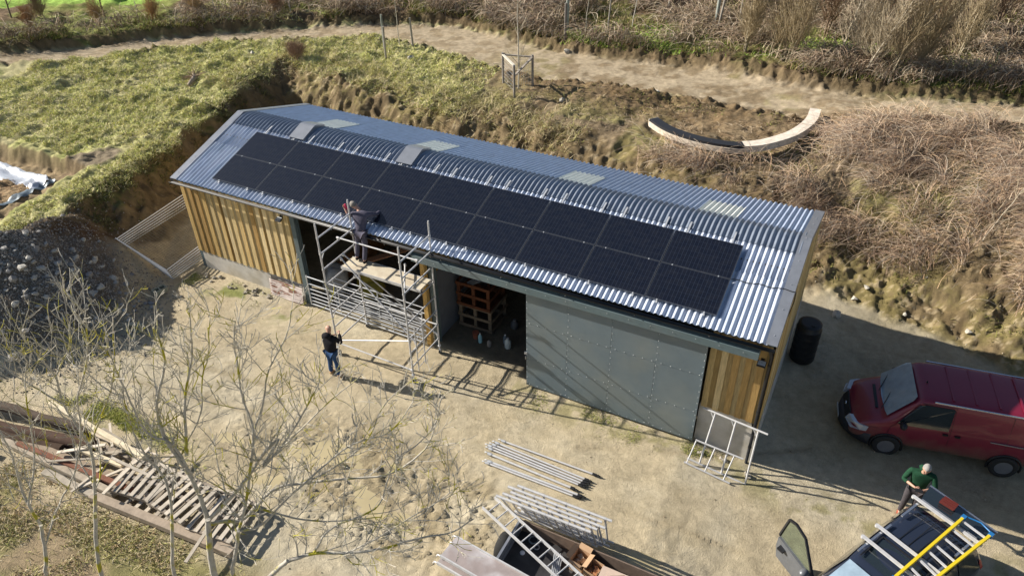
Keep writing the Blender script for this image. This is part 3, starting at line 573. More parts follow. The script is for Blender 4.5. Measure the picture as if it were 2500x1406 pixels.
# steel frame: I-section posts
def ipost(x, y, z0, z1, m=MT['steel'], w=0.14):
    mb = MB(); mb.bb((x - w / 2, y - 0.09, z0), (x + w / 2, y - 0.08, z1)); mb.bb((x - w / 2, y + 0.08, z0), (x + w / 2, y + 0.09, z1)); mb.bb((x - 0.005, y - 0.08, z0), (x + 0.005, y + 0.08, z1))
    return mb.build('steel_post', m, barn)
ipost(0.05, 0.075, 0.0, 1.0); ipost(4.5, 0.05, 0.0, 3.62, w=0.17); ipost(9.22, 0.18, 0.0, 3.62); ipost(18.35, 0.1, 1.2, 3.6)
for xx in (4.5, 9.22, 13.8, 0.2, 18.3):
    mb = MB()
    for (ya, yb) in ((0.2, 3.033), (3.033, 6.05)):
        mb.bar((xx, ya, zroof(ya) - 0.22), (xx, yb, zroof(yb) - 0.22), 0.12, 0.2)
    mb.build('rafter', MT['steel'], barn)
mb = MB(); mb.col = (0.2, 0.14, 0.08)
for y in np.arange(0.1, 6.2, 0.95): mb.bb((0.1, y - 0.03, zroof(y) - 0.13), (18.4, y + 0.03, zroof(y) - 0.035))
mb.build('purlins', MT['woodh'], barn)
# bay divider: yellow timber post, boarded wall with grey lower sheet
mb = MB(); mb.col = (0.52, 0.33, 0.11); mb.bb((8.98, -0.06, 0.12), (9.12, 0.08, 3.6)); mb.build('timber_post', MT['wood'], barn)
mb = MB()
for i in range(26):
    mb.col = random.choice([(0.40, 0.25, 0.09), (0.46, 0.30, 0.12), (0.33, 0.2, 0.08)])
    mb.bb((9.10 + 0.008 * (i % 2), 0.16 + i * 0.145, 1.9), (9.14, 0.30 + i * 0.145, zroof(0.3 + i * 0.145) - 0.1))
mb.build('divider_boards', MT['wood'], barn)
mb = MB(); mb.bb((9.145, 0.12, 0.1), (9.165, 3.9, 2.55)); mb.build('divider_sheet', MT['flash'], barn)
mb = MB(); mb.col = (0.40, 0.27, 0.11)
for zz in (2.62, 2.9): mb.bb((9.145, 0.1, zz), (9.2, 3.9, zz + 0.09))
mb.build('divider_rails', MT['wood'], barn)
# gutter: left part sits in front of the left bays, then the door track cover
mb = MB(); mb.smooth = True
gy, gz, gr_ = YE - 0.055, 3.70, 0.06
def gutter(x0, x1):
    rings = []
    for x in (x0, x1): rings.append([Vector((x, gy + gr_ * math.cos(t), gz + gr_ * math.sin(t) * 0.9)) for t in np.linspace(math.pi, 2 * math.pi, 9)] + [Vector((x, gy + (gr_ - 0.008) * math.cos(t), gz + 0.006 + (gr_ - 0.008) * math.sin(t) * 0.9)) for t in np.linspace(2 * math.pi, math.pi, 9)])
    mb.loft(rings)
gutter(-0.05, 18.55)
for xx in np.arange(0.9, 18.4, 1.8): mb.bb((xx - 0.012, gy - 0.066, gz - 0.062), (xx + 0.012, gy + 0.08, gz - 0.055))
mb.build('gutter', MT['black'], barn)
mb = MB(); mb.bb((-0.02, -0.06, 3.60), (18.5, -0.02, 3.72)); mb.build('fascia', MT['steel'], barn)
# downpipe, cable and corner details on the right
mb = MB(); mb.tube([(18.46, -0.28, 3.66), (18.50, -0.20, 3.45), (18.50, -0.11, 3.30), (18.50, -0.11, -0.25), (18.52, -0.2, -0.3)], 0.038, 10)
for zz in (3.1, 1.6, 0.4): mb.lathe((18.50, -0.11, zz), [(0.046, -0.03), (0.046, 0.03)], 10)
mb.build('downpipe', MT['black'], barn)
# sliding door gear cover
mb = MB(); x0, x1 = 8.92, 18.24
for (xa, xb, dd) in ((x0, 13.2, 0), (13.2, 15.7, 0.003), (15.7, x1, 0)):
    mb.poly([(xa, -0.14, 3.61 + dd), (xb, -0.14, 3.61 + dd), (xb, -0.33, 3.52 + dd), (xa, -0.33, 3.52 + dd)], 0.004)
    mb.poly([(xa, -0.33 - dd, 3.522), (xb, -0.33 - dd, 3.522), (xb, -0.345 - dd, 3.335), (xa, -0.345 - dd, 3.335)], 0.004, (0, -1, 0.0))
mb.bb((x0, -0.34, 3.335), (x0 + 0.004, -0.02, 3.6)); mb.bb((x1, -0.34, 3.335), (x1 + 0.004, -0.02, 3.6))
mb.build('door_track_cover', MT['steel'], barn)
mb = MB()
for xx in np.arange(9.1, 18.2, 0.55): mb.lathe((xx, -0.352, 3.46), [(0.010, -0.004), (0.010, 0.004), (0.005, 0.009)], 8, 'Y')
mb.build('rivets', MT['rivet'], barn)
# the sliding door
sdoor = None
mb = MB(); xs_ = [12.35, 13.53, 14.72, 15.90, 17.10]
for i in range(4):
    zc = [0.14, 1.08 + 0.0 * i, 2.30 - 0.0 * i, 3.42]
    for j in range(3):
        dd = 0.002 * ((i + j) % 2)
        mb.bb((xs_[i] + 0.002, -0.235 - dd, zc[j] + 0.002 - (0.14 - 0.10 if j == 0 else 0)), (xs_[i + 1] - 0.002, -0.225, zc[j + 1] - 0.002))
mb.bb((12.36, -0.224, 0.12), (17.09, -0.17, 3.4))
sdoor = mb.build('sliding_door', MT['door'], barn); sdoor['label'] = 'large grey-green riveted metal sliding door'
mb = MB(); rv = [(0.010, -0.005), (0.010, 0.003), (0.005, 0.008)]
def rivet(x, z): mb.lathe((x, -0.241, z), [(r, -q) for r, q in rv], 6, 'Y')
for x in xs_:
    for z in np.arange(0.2, 3.4, 0.2): rivet(min(max(x + 0.02, 12.38), 17.07), z)
for z in (0.14, 1.08, 2.30, 3.38):
    for x in np.arange(12.45, 17.05, 0.24): rivet(x, z + 0.02)
mb.build('rivets', MT['rivet'], sdoor)
mb = MB(); mb.bb((12.30, -0.26, 1.22), (12.38, -0.22, 1.30)); mb.bar((12.34, -0.26, 1.05), (12.36, -0.30, 1.2), 0.02, 0.02); mb.build('latch', MT['galv'], sdoor)
# flood lamps
for (lx, lz, nm) in ((4.13, 3.33, 'security_lamp'), (18.33, 3.16, 'security_lamp')):
    mb = MB(); mb.bb((lx - 0.04, -0.10, lz - 0.05), (lx + 0.04, -0.05, lz + 0.05)); mb.box((lx, -0.18, lz - 0.02), (0.2, 0.15, 0.04), M3=Matrix.Rotation(R_(25), 3, 'X')); mb.bar((lx, -0.08, lz), (lx, -0.17, lz), 0.03, 0.03)
    l = mb.build(nm, MT['black'], barn)
    mb = MB(); mb.box((lx, -0.175, lz + 0.006), (0.17, 0.12, 0.008), M3=Matrix.Rotation(R_(25), 3, 'X')); mb.build('lamp_glass', MT['rivet'], l)
# cable over the roof from the panels to the gable
mb = MB(); cp = []
for t in np.linspace(0, 1, 24):
    x = 17.12 + t * 1.42; y = 1.22 + 0.10 * t + 0.02 * math.sin(t * 17); cp.append((x, y, zroof(y) + 0.045))
cp += [(18.6, 1.34, zroof(1.34) + 0.02), (18.61, 1.28, zroof(1.3) - 0.2), (18.56, 1.15, zroof(1.3) - 0.6)]
mb.tube(cp, 0.011, 6); mb.build('cable', MT['black'], barn)

# ---------------------------------------------------------------- rusty sheet at the foot of the wall
def rust():
    m = mat('rusty_painted_sheet', (0.62, 0.54, 0.50), 0.7, 0.2, var=0.2, vscale=4, stretch=(1, 1, 5), col2=(0.22, 0.10, 0.06), c2scale=3.0, c2lo=0.50, c2hi=0.60)
    return m
xs = np.linspace(3.08, 4.42, 40); zs = np.linspace(0.16, 0.86, 70)
XX, ZZ = np.meshgrid(xs, zs, indexing='ij'); YY = -0.13 - 0.12 * (0.86 - ZZ) + 0.016 * np.cos(ZZ / 0.076 * 2 * np.pi) + 0.02 * fbm(XX * 2, ZZ * 2, 2, 1)
ZZ2 = ZZ + 0.02 * fbm(XX * 4, ZZ * 0, 2, 2) * (ZZ < 0.3); V = np.stack([XX, YY, ZZ2], -1).reshape(-1, 3); idx = np.arange(len(V)).reshape(XX.shape)
F = np.stack([idx[:-1, :-1], idx[1:, :-1], idx[1:, 1:], idx[:-1, 1:]], -1).reshape(-1, 4)
o = np_mesh('corrugated_sheet', V, F, np.ones((len(V), 3)), rust(), True); tag(o, 'rusty pinkish corrugated iron sheet leaning on the barn plinth', 'metal sheet')

# ---------------------------------------------------------------- solar panels and rails
def panel_mat():
    m = bpy.data.materials.new('solar_glass'); m.use_nodes = True; nt = m.node_tree; N = nt.nodes; L = nt.links; bs = N['Principled BSDF']
    tc = N.new('ShaderNodeTexCoord'); sx = N.new('ShaderNodeSeparateXYZ'); L.new(tc.outputs['Object'], sx.inputs[0])
    def line(sock, period, w, off=0.0):
        a = N.new('ShaderNodeMath'); a.operation = 'MULTIPLY_ADD'; a.inputs[1].default_value = 1 / period; a.inputs[2].default_value = off; L.new(sock, a.inputs[0])
        f = N.new('ShaderNodeMath'); f.operation = 'FRACT'; L.new(a.outputs[0], f.inputs[0])
        c = N.new('ShaderNodeMath'); c.operation = 'LESS_THAN'; c.inputs[1].default_value = w / period; L.new(f.outputs[0], c.inputs[0]); return c.outputs[0]
    l1 = line(sx.outputs[0], 0.0925, 0.012); l2 = line(sx.outputs[1], 0.182, 0.006)
    mx = N.new('ShaderNodeMath'); mx.operation = 'MAXIMUM'; L.new(l1, mx.inputs[0]); L.new(l2, mx.inputs[1])
    nz = N.new('ShaderNodeTexNoise'); nz.inputs['Scale'].default_value = 5.0; nz.inputs['Detail'].default_value = 5; L.new(tc.outputs['Object'], nz.inputs[0])
    cr = N.new('ShaderNodeMix'); cr.data_type = 'RGBA'; cr.inputs[6].default_value = (0.006, 0.008, 0.016, 1); cr.inputs[7].default_value = (0.017, 0.022, 0.036, 1); L.new(mx.outputs[0], cr.inputs[0])
    ds = N.new('ShaderNodeMix'); ds.data_type = 'RGBA'; L.new(cr.outputs[2], ds.inputs[6]); ds.inputs[7].default_value = (0.05, 0.05, 0.05, 1)
    mr = N.new('ShaderNodeMapRange'); mr.inputs[1].default_value = 0.4; mr.inputs[2].default_value = 0.8; mr.inputs[4].default_value = 0.16; L.new(nz.outputs[0], mr.inputs[0]); L.new(mr.outputs[0], ds.inputs[0])
    L.new(ds.outputs[2], bs.inputs['Base Color']); bs.inputs['Roughness'].default_value = 0.22; bs.inputs['Specular IOR Level'].default_value = 0.5
    return m
MT['pv'] = panel_mat(); MT['pvframe'] = mat('panel_frame_edge', (0.13, 0.14, 0.16), 0.4, 0.5, var=0.1)
sl = math.atan(S_F); Mx = Matrix.Rotation(sl, 3, 'X')
def sroof(s, n=0.0): return Vector((0, YE + s * math.cos(sl) - n * math.sin(sl), ZE + s * math.sin(sl) + n * math.cos(sl)))
PX0, PW, PD, PH = 1.4411, 1.742, 0.3411, 1.148
names = ['first', 'second', 'third', 'fourth', 'fifth', 'sixth', 'seventh', 'eighth', 'ninth']
def panel():
    r = empty('solar_panel', (0, 0, 0)); w, h = 1.722, 1.134
    mb = MB(); mb.bb((-w / 2 + .01, -h / 2 + .01, -0.028), (w / 2 - .01, h / 2 - .01, -0.003)); mb.build('panel_glass', MT['pv'], r)
    mb = MB(); t = 0.008
    mb.bb((-w / 2, -h / 2, -0.034), (w / 2, -h / 2 + t, 0)); mb.bb((-w / 2, h / 2 - t, -0.034), (w / 2, h / 2, 0)); mb.bb((-w / 2, -h / 2 + t, -0.034), (-w / 2 + t, h / 2 - t, 0)); mb.bb((w / 2 - t, -h / 2 + t, -0.034), (w / 2, h / 2 - t, 0))
    mb.build('frame', MT['pvframe'], r)
    return r
proto = panel()
for row in (1, 0):
    for i in range(9):
        o = proto if (row == 1 and i == 0) else copy_tree(proto)
        p = sroof(PD + row * PH + PH / 2, 0.10); p.x = PX0 + PW * (i + 0.5)
        o.location = p; o.rotation_euler = (sl, 0, 0)
        tag(o, '%s black solar panel from the left in the %s row on the roof' % (names[i], 'upper' if row else 'lower'), 'solar panel', 'solar panels in two rows on the roof')
def rail():
    r = MB(); L0, L1 = PD - 0.07, PD + 2 * PH + 0.42
    a, b = sroof(L0, 0.048), sroof(L1, 0.048)
    r.bar(a, b, 0.042, 0.032)
    o = r.build('mounting_rail', MT['galv']); 
    for s in (PD + 0.0, PD + PH, PD + 2 * PH):
        c = MB(); p = sroof(s, 0.088); c.box(p, (0.03, 0.035, 0.03), M3=Mx); p2 = sroof(s - .035 if s == PD else s, 0.106); c.box(p2, (0.02, 0.02, 0.012), M3=Mx)
        q = c.build('clamp', MT['galv'], o)
    return o
pr0 = rail(); k = 0
for i in range(9):
    for sgn in (0, 1):
        o = pr0 if k == 0 else copy_tree(pr0)
        o.location.x = PX0 + PW * i + (0.30 if sgn == 0 else PW - 0.30)
        tag(o, '%s aluminium rail end showing above and below the %s column of solar panels' % ('left-hand' if sgn == 0 else 'right-hand', names[i]), 'mounting rail', 'rails under the solar panels'); k += 1
# ---------------------------------------------------------------- aluminium scaffold tower
def castor_leg(x, y, zg, ztop, parent):
    mb = MB(); mb.tube([(x, y, zg + 0.28), (x, y, ztop)], 0.026, 10)
    for z in np.arange(zg + 0.6, ztop, 1.0): mb.lathe((x, y, z), [(0.032, -0.03), (0.032, 0.03)], 10)
    mb.lathe((x, y, ztop), [(0.02, 0), (0.02, 0.05)], 8)
    s = mb.build('standard', MT['alu'], parent)
    mb = MB(); mb.tube([(x, y, zg + 0.14), (x, y, zg + 0.36)], 0.018, 8); mb.lathe((x, y, zg + 0.30), [(0.05, -0.012), (0.05, 0.012)], 10)
    mb.bb((x - 0.035, y - 0.02, zg + 0.05), (x - 0.028, y + 0.03, zg + 0.16)); mb.bb((x + 0.028, y - 0.02, zg + 0.05), (x + 0.035, y + 0.03, zg + 0.16)); mb.bb((x - 0.035, y - 0.03, zg + 0.15), (x + 0.035, y + 0.03, zg + 0.165))
    mb.build('adjustable_leg', MT['galv'], s)
    mb = MB(); mb.lathe((x, y + 0.02, zg + 0.075), [(0.03, -0.028), (0.075, -0.02), (0.075, 0.02), (0.03, 0.028)], 14, 'X'); mb.build('castor', MT['rubber'], s)
TX0, TX1, TY0, TY1, TT = 6.9, 9.5, -1.60, -0.20, 4.62
tower = empty('scaffold_tower', (8.2, -0.9, hz(8.2, -0.9)), 'aluminium scaffold tower on castors standing in front of the open bay', 'scaffold tower')
for x in (TX0, TX1):
    for y in (TY0, TY1): castor_leg(x, y, hz(x, y), TT, tower)
rz_ = [0.72 + 0.5 * i for i in range(8)]
for x in (TX0, TX1):
    for z in rz_:
        mb = MB(); mb.tube([(x, TY0, z), (x, TY1, z)], 0.022, 8)
        for y in (TY0, TY1): mb.lathe((x, y, z), [(0.034, -0.02), (0.034, 0.02)], 8)
        if z in (rz_[2], rz_[6]):
            for y, s in ((TY0, 1), (TY1, -1)): mb.tube([(x, y, z - 0.22), (x, y + s * 0.16, z)], 0.014, 6)
        mb.build('rung', MT['alu'], tower)
mb = MB()   # narrow ladder section inside the right-hand end frame
for y in (-1.38, -1.02): mb.tube([(TX1 + 0.05, y, 0.42), (TX1 + 0.05, y, 1.95)], 0.018, 8)
for z in (0.55, 0.8, 1.05, 1.3, 1.55, 1.8): mb.tube([(TX1 + 0.05, -1.38, z), (TX1 + 0.05, -1.02, z)], 0.013, 6)
mb.build('ladder_section', MT['alu'], tower)
def brace(p, q, par=tower, r=0.021):
    mb = MB(); mb.tube([p, q], r, 8); d = (Vector(q) - Vector(p)).normalized()
    for e, s in ((p, 1), (q, -1)):
        c = Vector(e) + d * s * 0.03; mb.tube([c - d * 0.04, c + d * 0.04], 0.034, 8)
        mb.box(c + Vector((0, 0, -0.03)), (0.05, 0.05, 0.05))
    return mb.build('brace', MT['alu'], par)
brace((TX0, -0.85, 3.82), (TX1, -0.85, 3.82)); brace((TX0, TY0, 0.66), (TX1, TY0, 0.60)); brace((TX0, TY0, 0.74), (TX1, TY0 + 0.05, 1.62))
brace((TX0, -0.75, 3.24), (TX1, TY1, 0.80)); brace((TX0 + 0.02, -0.45, 2.30), (TX1, TY1, 0.86)); brace((TX0 + 0.04, -0.9, 3.20), (TX1, -1.3, 1.36))
brace((TX1, TY0, 3.02), (TX1 - 0.9, TY1, 3.05)); brace((TX0, TY1, 1.22), (TX1, TY1, 1.22))
# working platform with hatchless pale board
mb = MB(); mb.bb((TX0 - 0.02, -0.885, 2.80), (TX1 + 0.02, -0.865, 2.885)); mb.bb((TX0 - 0.02, -0.345, 2.80), (TX1 + 0.02, -0.325, 2.885))
for x in (TX0 + 0.05, 8.2, TX1 - 0.05): mb.bb((x - 0.02, -0.865, 2.81), (x + 0.02, -0.345, 2.86))
for x in (TX0, TX1):
    for y in (-0.78, -0.43): mb.tube([(x - 0.05, y, 2.86), (x, y, 2.78), (x + 0.05, y, 2.86)], 0.014, 6)
pf = mb.build('platform', MT['alu'], tower)
mb = MB(); mb.bb((TX0 + 0.0, -0.864, 2.868), (TX1 - 0.0, -0.346, 2.882)); mb.build('deck_board', MT['ply'], pf)

# ---------------------------------------------------------------- field gate in the open bay
gate = empty('field_gate', (4.7, -0.12, 0.25), 'galvanised seven-bar field gate closing the open bay behind the scaffold tower', 'gate')
def gp(t, h): return (4.72 + t * 4.22, -0.14 - 0.0 * t, 0.33 - 0.06 * t + h)
for i, h in enumerate((0.03, 0.17, 0.31, 0.46, 0.62, 0.82, 1.08)):
    mb = MB(); mb.tube([gp(0, h), gp(1, h)], 0.021 if i in (0, 6) else 0.016, 8); mb.build('gate_bar', MT['galv'], gate)
for t in (0, 0.28, 0.5, 0.74, 1):
    mb = MB(); mb.tube([gp(t, 0.0), gp(t, 1.11)], 0.022 if t in (0, 1) else 0.014, 8); mb.build('gate_upright', MT['galv'], gate)
mb = MB(); mb.tube([gp(0.0, 0.1), gp(0.0, 0.1) ], 0.02, 6)
gate2 = empty('field_gate', (4.9, 0.35, 0.25), 'second galvanised gate propped just inside the open bay, behind the first gate', 'gate')
def gq(t, h): return (5.4 + t * 3.4, 0.25 - 0.02 * t, 0.28 - 0.06 * t + h)
for i, h in enumerate((0.03, 0.2, 0.4, 0.62, 0.86, 1.06)):
    mb = MB(); mb.tube([gq(0, h), gq(1, h)], 0.017, 8); mb.build('gate_bar', MT['galv'], gate2)
for t in (0, 0.5, 1):
    mb = MB(); mb.tube([gq(t, 0.0), gq(t, 1.08)], 0.018, 8); mb.build('gate_upright', MT['galv'], gate2)

# ---------------------------------------------------------------- things inside the barn
def sack(name, c, s, col, label, cat, seed=0, group=None):
    random.seed(seed + 40); mb = MB(); mb.col = col; mb.blob((c[0], c[1], c[2] + s[2] * 0.8), 1, 3, 0.16, s); o = mb.build(name, MT['cloth'], None, smooth=True); return tag(o, label, cat, group)
sack('bulk_bag', (4.95, 0.85, 0.2), (0.42, 0.42, 0.62), (0.42, 0.42, 0.42), 'grey-white bulk bag slumped behind the left end of the gate', 'bag', 1)
sack('sack', (6.1, 1.2, 0.2), (0.42, 0.35, 0.28), (0.36, 0.30, 0.06), 'dull yellow sack, lowest of the heap inside the open bay', 'sack', 2, 'yellow sacks in the open bay')
sack('sack', (5.75, 1.5, 0.2), (0.4, 0.36, 0.45), (0.33, 0.26, 0.05), 'larger mustard sack at the back of the heap in the open bay', 'sack', 3, 'yellow sacks in the open bay')
mb = MB(); mb.col = (0.30, 0.15, 0.07)
for i, z in enumerate((0.2, 0.42, 0.64, 0.86)):
    mb.bb((4.72, 0.9 + 0.0 * i, z), (4.78, 4.4, z + 0.20))
o = mb.build('board_partition', MT['wood']); tag(o, 'low brown board partition along the left side of the open bay', 'partition')
mb = MB(); mb.col = (0.45, 0.22, 0.12)
mb.bar((5.2, 1.4, 1.0), (7.3, 3.6, 1.35), 0.24, 0.05); o = mb.build('plank', MT['wood']); tag(o, 'reddish plank lying slanted inside the open bay', 'plank')
def crate(name, org, col, label, z0):
    r = empty(name, (org[0], org[1], z0), label, 'crate', 'slatted wooden crates stacked in the barn'); W, D, H = 1.0, 0.95, 0.76; x, y = org
    for k, (dx, dy) in enumerate(((0, 0), (W, 0), (0, D), (W, D), (W / 2, 0), (W / 2, D))):
        mb = MB(); mb.col = col; mb.bb((x + dx - 0.05, y + dy - 0.025, z0), (x + dx + 0.05, y + dy + 0.025, z0 + H)); mb.build('post', MT['woodh'], r)
    for k, z in enumerate((0.08, 0.44, 0.82)):
        for yy in (-0.04, D + 0.04):
            mb = MB(); mb.col = col; mb.bb((x - 0.05, y + yy - 0.012, z0 + z - 0.05), (x + W + 0.05, y + yy + 0.012, z0 + z + 0.05)); mb.build('slat', MT['woodh'], r)
        for xx in (-0.065, W + 0.065):
            mb = MB(); mb.col = col; mb.bb((x + xx - 0.012, y - 0.05, z0 + z - 0.05), (x + xx + 0.012, y + D + 0.05, z0 + z + 0.05)); mb.build('slat', MT['woodh'], r)
    mb = MB(); mb.col = (col[0] * 0.7, col[1] * 0.7, col[2] * 0.7); mb.bb((x - 0.03, y - 0.02, z0 + 0.0), (x + W + 0.03, y + D + 0.02, z0 + 0.025)); mb.build('base', MT['woodh'], r)
    return r
crate('crate', (9.38, 1.30), (0.20, 0.155, 0.11), 'pale slatted crate standing on the barn floor under the red-brown one', 0.12)
crate('crate', (9.36, 1.28), (0.13, 0.05, 0.025), 'red-brown slatted crate on top of the pale one in the barn', 0.91)
mb = MB(); mb.col = (0.25, 0.30, 0.42); mb.bar((9.7, 1.3, 1.74), (10.3, 2.4, 1.80), 0.20, 0.05); tag(mb.build('metal_profile', MT['galv']), 'blue-grey metal profile laid across the top crate', 'metal profile')
def bottle(x, y, col, h, r, label, cap=(0.5, 0.5, 0.5), cat='bottle'):
    z = hz(x, y); e = empty('bottle', (x, y, z), label, cat, 'bottles and cans on the barn floor')
    mb = MB(); mb.col = col; mb.lathe((x, y, z), [(r * .9, 0), (r, 0.02), (r, h * .7), (r * .35, h * .88), (r * .35, h * .93)], 12); mb.build('body', MT['paint'], e)
    mb = MB(); mb.col = cap; mb.lathe((x, y, z), [(r * .42, h * .93), (r * .42, h)], 10); mb.build('cap', MT['paint'], e)
bottle(10.30, 0.80, (0.30, 0.55, 0.62), 0.34, 0.06, 'pale blue bottle standing on the barn floor beside the red tub')
bottle(10.62, 0.78, (0.25, 0.22, 0.20), 0.24, 0.07, 'dark squat bottle with a pale label on the barn floor', (0.1, 0.1, 0.1))
bottle(10.98, 1.12, (0.14, 0.18, 0.22), 0.32, 0.065, 'dark bottle with a white cap next to the clear jug', (0.8, 0.8, 0.8))
bottle(11.14, 0.98, (0.50, 0.56, 0.56), 0.36, 0.10, 'big clear jug, rightmost of the bottles on the barn floor')
bottle(11.25, 2.3, (0.30, 0.40, 0.60), 0.25, 0.09, 'blue and white container deeper inside the barn', (0.7, 0.7, 0.7), 'container')
bottle(10.9, 1.9, (0.12, 0.12, 0.13), 0.3, 0.12, 'black can beside the crates in the barn', (0.3, 0.3, 0.3), 'can')
mb = MB(); mb.col = (0.38, 0.12, 0.07); x, y = 10.08, 0.92; mb.lathe((x, y, hz(x, y)), [(0.08, 0), (0.10, 0.2), (0.105, 0.2), (0.105, 0.215), (0.09, 0.21)], 14); tag(mb.build('tub', MT['paint']), 'small dull red tub at the left end of the bottles', 'tub')

# ---------------------------------------------------------------- black water butt behind the right gable
x, y = 19.02, 4.65; z = hz(x, y); e = empty('water_butt', (x, y, z), 'black ribbed water butt standing in shade against the right gable', 'water butt')
mb = MB(); pf_ = [(0.30, 0), (0.31, 0.02)]
for i in range(5): a = 0.08 + i * 0.23; pf_ += [(0.352, a), (0.352, a + 0.16), (0.360, a + 0.175), (0.352, a + 0.19)]
pf_ += [(0.34, 1.22), (0.31, 1.30)]
mb.lathe((x, y, z), pf_, 24); mb.build('body', MT['black'], e)
mb = MB(); mb.lathe((x, y, z + 1.30), [(0.33, 0), (0.33, 0.04), (0.25, 0.06)], 24); mb.lathe((x + .1, y - .12, z + 1.35), [(0.06, 0), (0.06, 0.03)], 10); mb.build('lid', MT['black'], e)

# ---------------------------------------------------------------- steel mesh fence panels stacked against the slope
def mesh_panel():
    r = empty('mesh_fence_panel', (0, 0, 0)); L, H = 3.45, 2.0
    mb = MB(); rr = 0.017
    for a, b in (((0, 0, 0), (L, 0, 0)), ((0, H, 0), (L, H, 0)), ((0, -0.0, 0), (0, H + 0.05, 0)), ((L, 0, 0), (L, H + 0.05, 0))): mb.tube([a, b], rr, 8)
    mb.build('frame', MT['galv'], r)
    mb = MB()
    for x in np.arange(0.06, L, 0.10): mb.tube([(x, 0, 0), (x, H, 0)], 0.0018, 3, False)
    for y in np.arange(0.22, H, 0.24): mb.tube([(0, y, 0.003), (L, y, 0.003)], 0.0022, 3, False)
    mb.build('wire_mesh', MT['wire'], r)
    return r
proto = mesh_panel(); random.seed(5)
ord_ = ['topmost', 'second', 'third', 'fourth', 'fifth', 'lowest']
for i in range(6):
    o = proto if i == 0 else copy_tree(proto); k = 5 - i
    # local x runs back along the barn (world +y), local y climbs the slope (world -x, up)
    up = Vector((-2.05 - 0.02 * k, 0.06 * (i - 3.5) * 0.35, 0.92)).normalized(); ln_ = Vector((-0.03 + 0.012 * (i - 3), 1, 0.02)).normalized(); up = (up - ln_ * up.dot(ln_)).normalized(); nn = ln_.cross(up)
    m3 = Matrix((ln_, up, nn)).transposed().to_4x4()
    if nn.z < 0: nn = -nn
    base = Vector((-0.28, -1.28 + 0.028 * i, 0.42)) + nn * (0.095 * k) + Vector((-0.03 * k, 0, 0))
    o.matrix_world = Matrix.Translation(base) @ m3
    tag(o, '%s galvanised mesh fence panel in the stack leaning on the slope left of the barn' % ord_[i], 'fence panel', 'mesh fence panels stacked beside the barn')

# ---------------------------------------------------------------- scaffold tubes lying on the ground
def lay(x0, y0, x1, y1, r, label, dz=0.0):
    p = P(x0, y0, r + 0.03 + dz); q = P(x1, y1, r + 0.03 + dz); c = (p + q) / 2; e = empty('scaffold_brace', c, label, 'scaffold brace', 'scaffold braces laid out on the ground')
    mb = MB(); mb.tube([p, q], r, 10); mb.build('tube', MT['alu'], e); d = (q - p).normalized()
    for a, s in ((p, 1), (q, -1)):
        mb = MB(); mb.tube([a - d * 0.02 * s, a + d * 0.09 * s], r * 1.5, 8); sd_ = d.cross(Vector((0, 0, 1)))
        hk = [a + sd_ * 0.0 + Vector((0, 0, 0.0))]; hk = [a - d * s * 0.01, a - d * s * 0.06 + Vector((0, 0, .03)), a - d * s * 0.11 + Vector((0, 0, .01)), a - d * s * 0.10 - Vector((0, 0, .03))]
        mb.tube(hk, 0.014, 6); mb.build('claw', MT['black'] if s < 0 else MT['galv'], e)
lay(12.73, -2.42, 15.32, -2.40, 0.024, 'scaffold brace lying apart on the barn side of the group')
lay(12.62, -2.55, 15.20, -2.62, 0.024, 'second scaffold brace from the barn, first of the tight bunch')
lay(12.58, -2.64, 15.18, -2.70, 0.024, 'third scaffold brace from the barn, in the tight bunch')
lay(12.50, -2.72, 15.16, -2.78, 0.024, 'fourth scaffold brace from the barn, in the tight bunch')
lay(12.56, -2.80, 15.13, -2.85, 0.024, 'fifth scaffold brace from the barn, last of the tight bunch')
lay(12.62, -2.96, 15.00, -3.02, 0.028, 'short cream scaffold brace on the camera side of the bunch')
lay(12.74, -3.18, 15.24, -3.14, 0.028, 'scaffold brace nearest the trailer, one of the two close ones')
lay(12.70, -3.24, 15.14, -3.21, 0.024, 'outermost scaffold brace, lying against its neighbour')

# ---------------------------------------------------------------- scaffold frames at the right corner
e = empty('scaffold_section', (18.0, -0.4, -0.2), 'white-grey scaffold frame with three uprights leaning on the right corner of the barn', 'scaffold frame')
mb = MB(); T0, T1 = Vector((17.22, -0.16, 1.25)), Vector((18.85, -0.36, 1.25)); B0, B1 = Vector((17.15, -0.80, 0.02)), Vector((18.92, -0.78, -0.26))
mb.tube([T0, T1], 0.026, 10); mb.build('top_tube', MT['alu'], e); mb = MB(); mb.tube([B0, B1], 0.026, 10); mb.build('bottom_tube', MT['alu'], e)
for t, tb in ((0.2, 0.18), (0.52, 0.50), (0.86, 0.84)):
    mb = MB(); a, b = T0.lerp(T1, t), B0.lerp(B1, tb); mb.tube([a, b], 0.024, 10); mb.tube([a.lerp(b, .12), T0.lerp(T1, t - 0.08)], 0.012, 6); mb.build('upright', MT['alu'], e)
e = empty('scaffold_section', (17.7, -0.8, 0), 'low narrow scaffold frame standing in front of the leaning one at the corner', 'scaffold frame')
mb = MB(); a0, a1, b0, b1 = Vector((17.25, -0.62, 0.56)), Vector((18.45, -0.62, 0.45)), Vector((17.12, -0.98, 0.05)), Vector((18.3, -1.0, -0.12))
mb.tube([a0, a1], 0.024, 10); mb.build('top_tube', MT['alu'], e); mb = MB(); mb.tube([b0, b1], 0.024, 10); mb.build('bottom_tube', MT['alu'], e)
for t in (0.02, 0.42, 0.82):
    mb = MB(); mb.tube([a0.lerp(a1, t), b0.lerp(b1, t + .04)], 0.018, 8); mb.build('rung', MT['alu'], e)

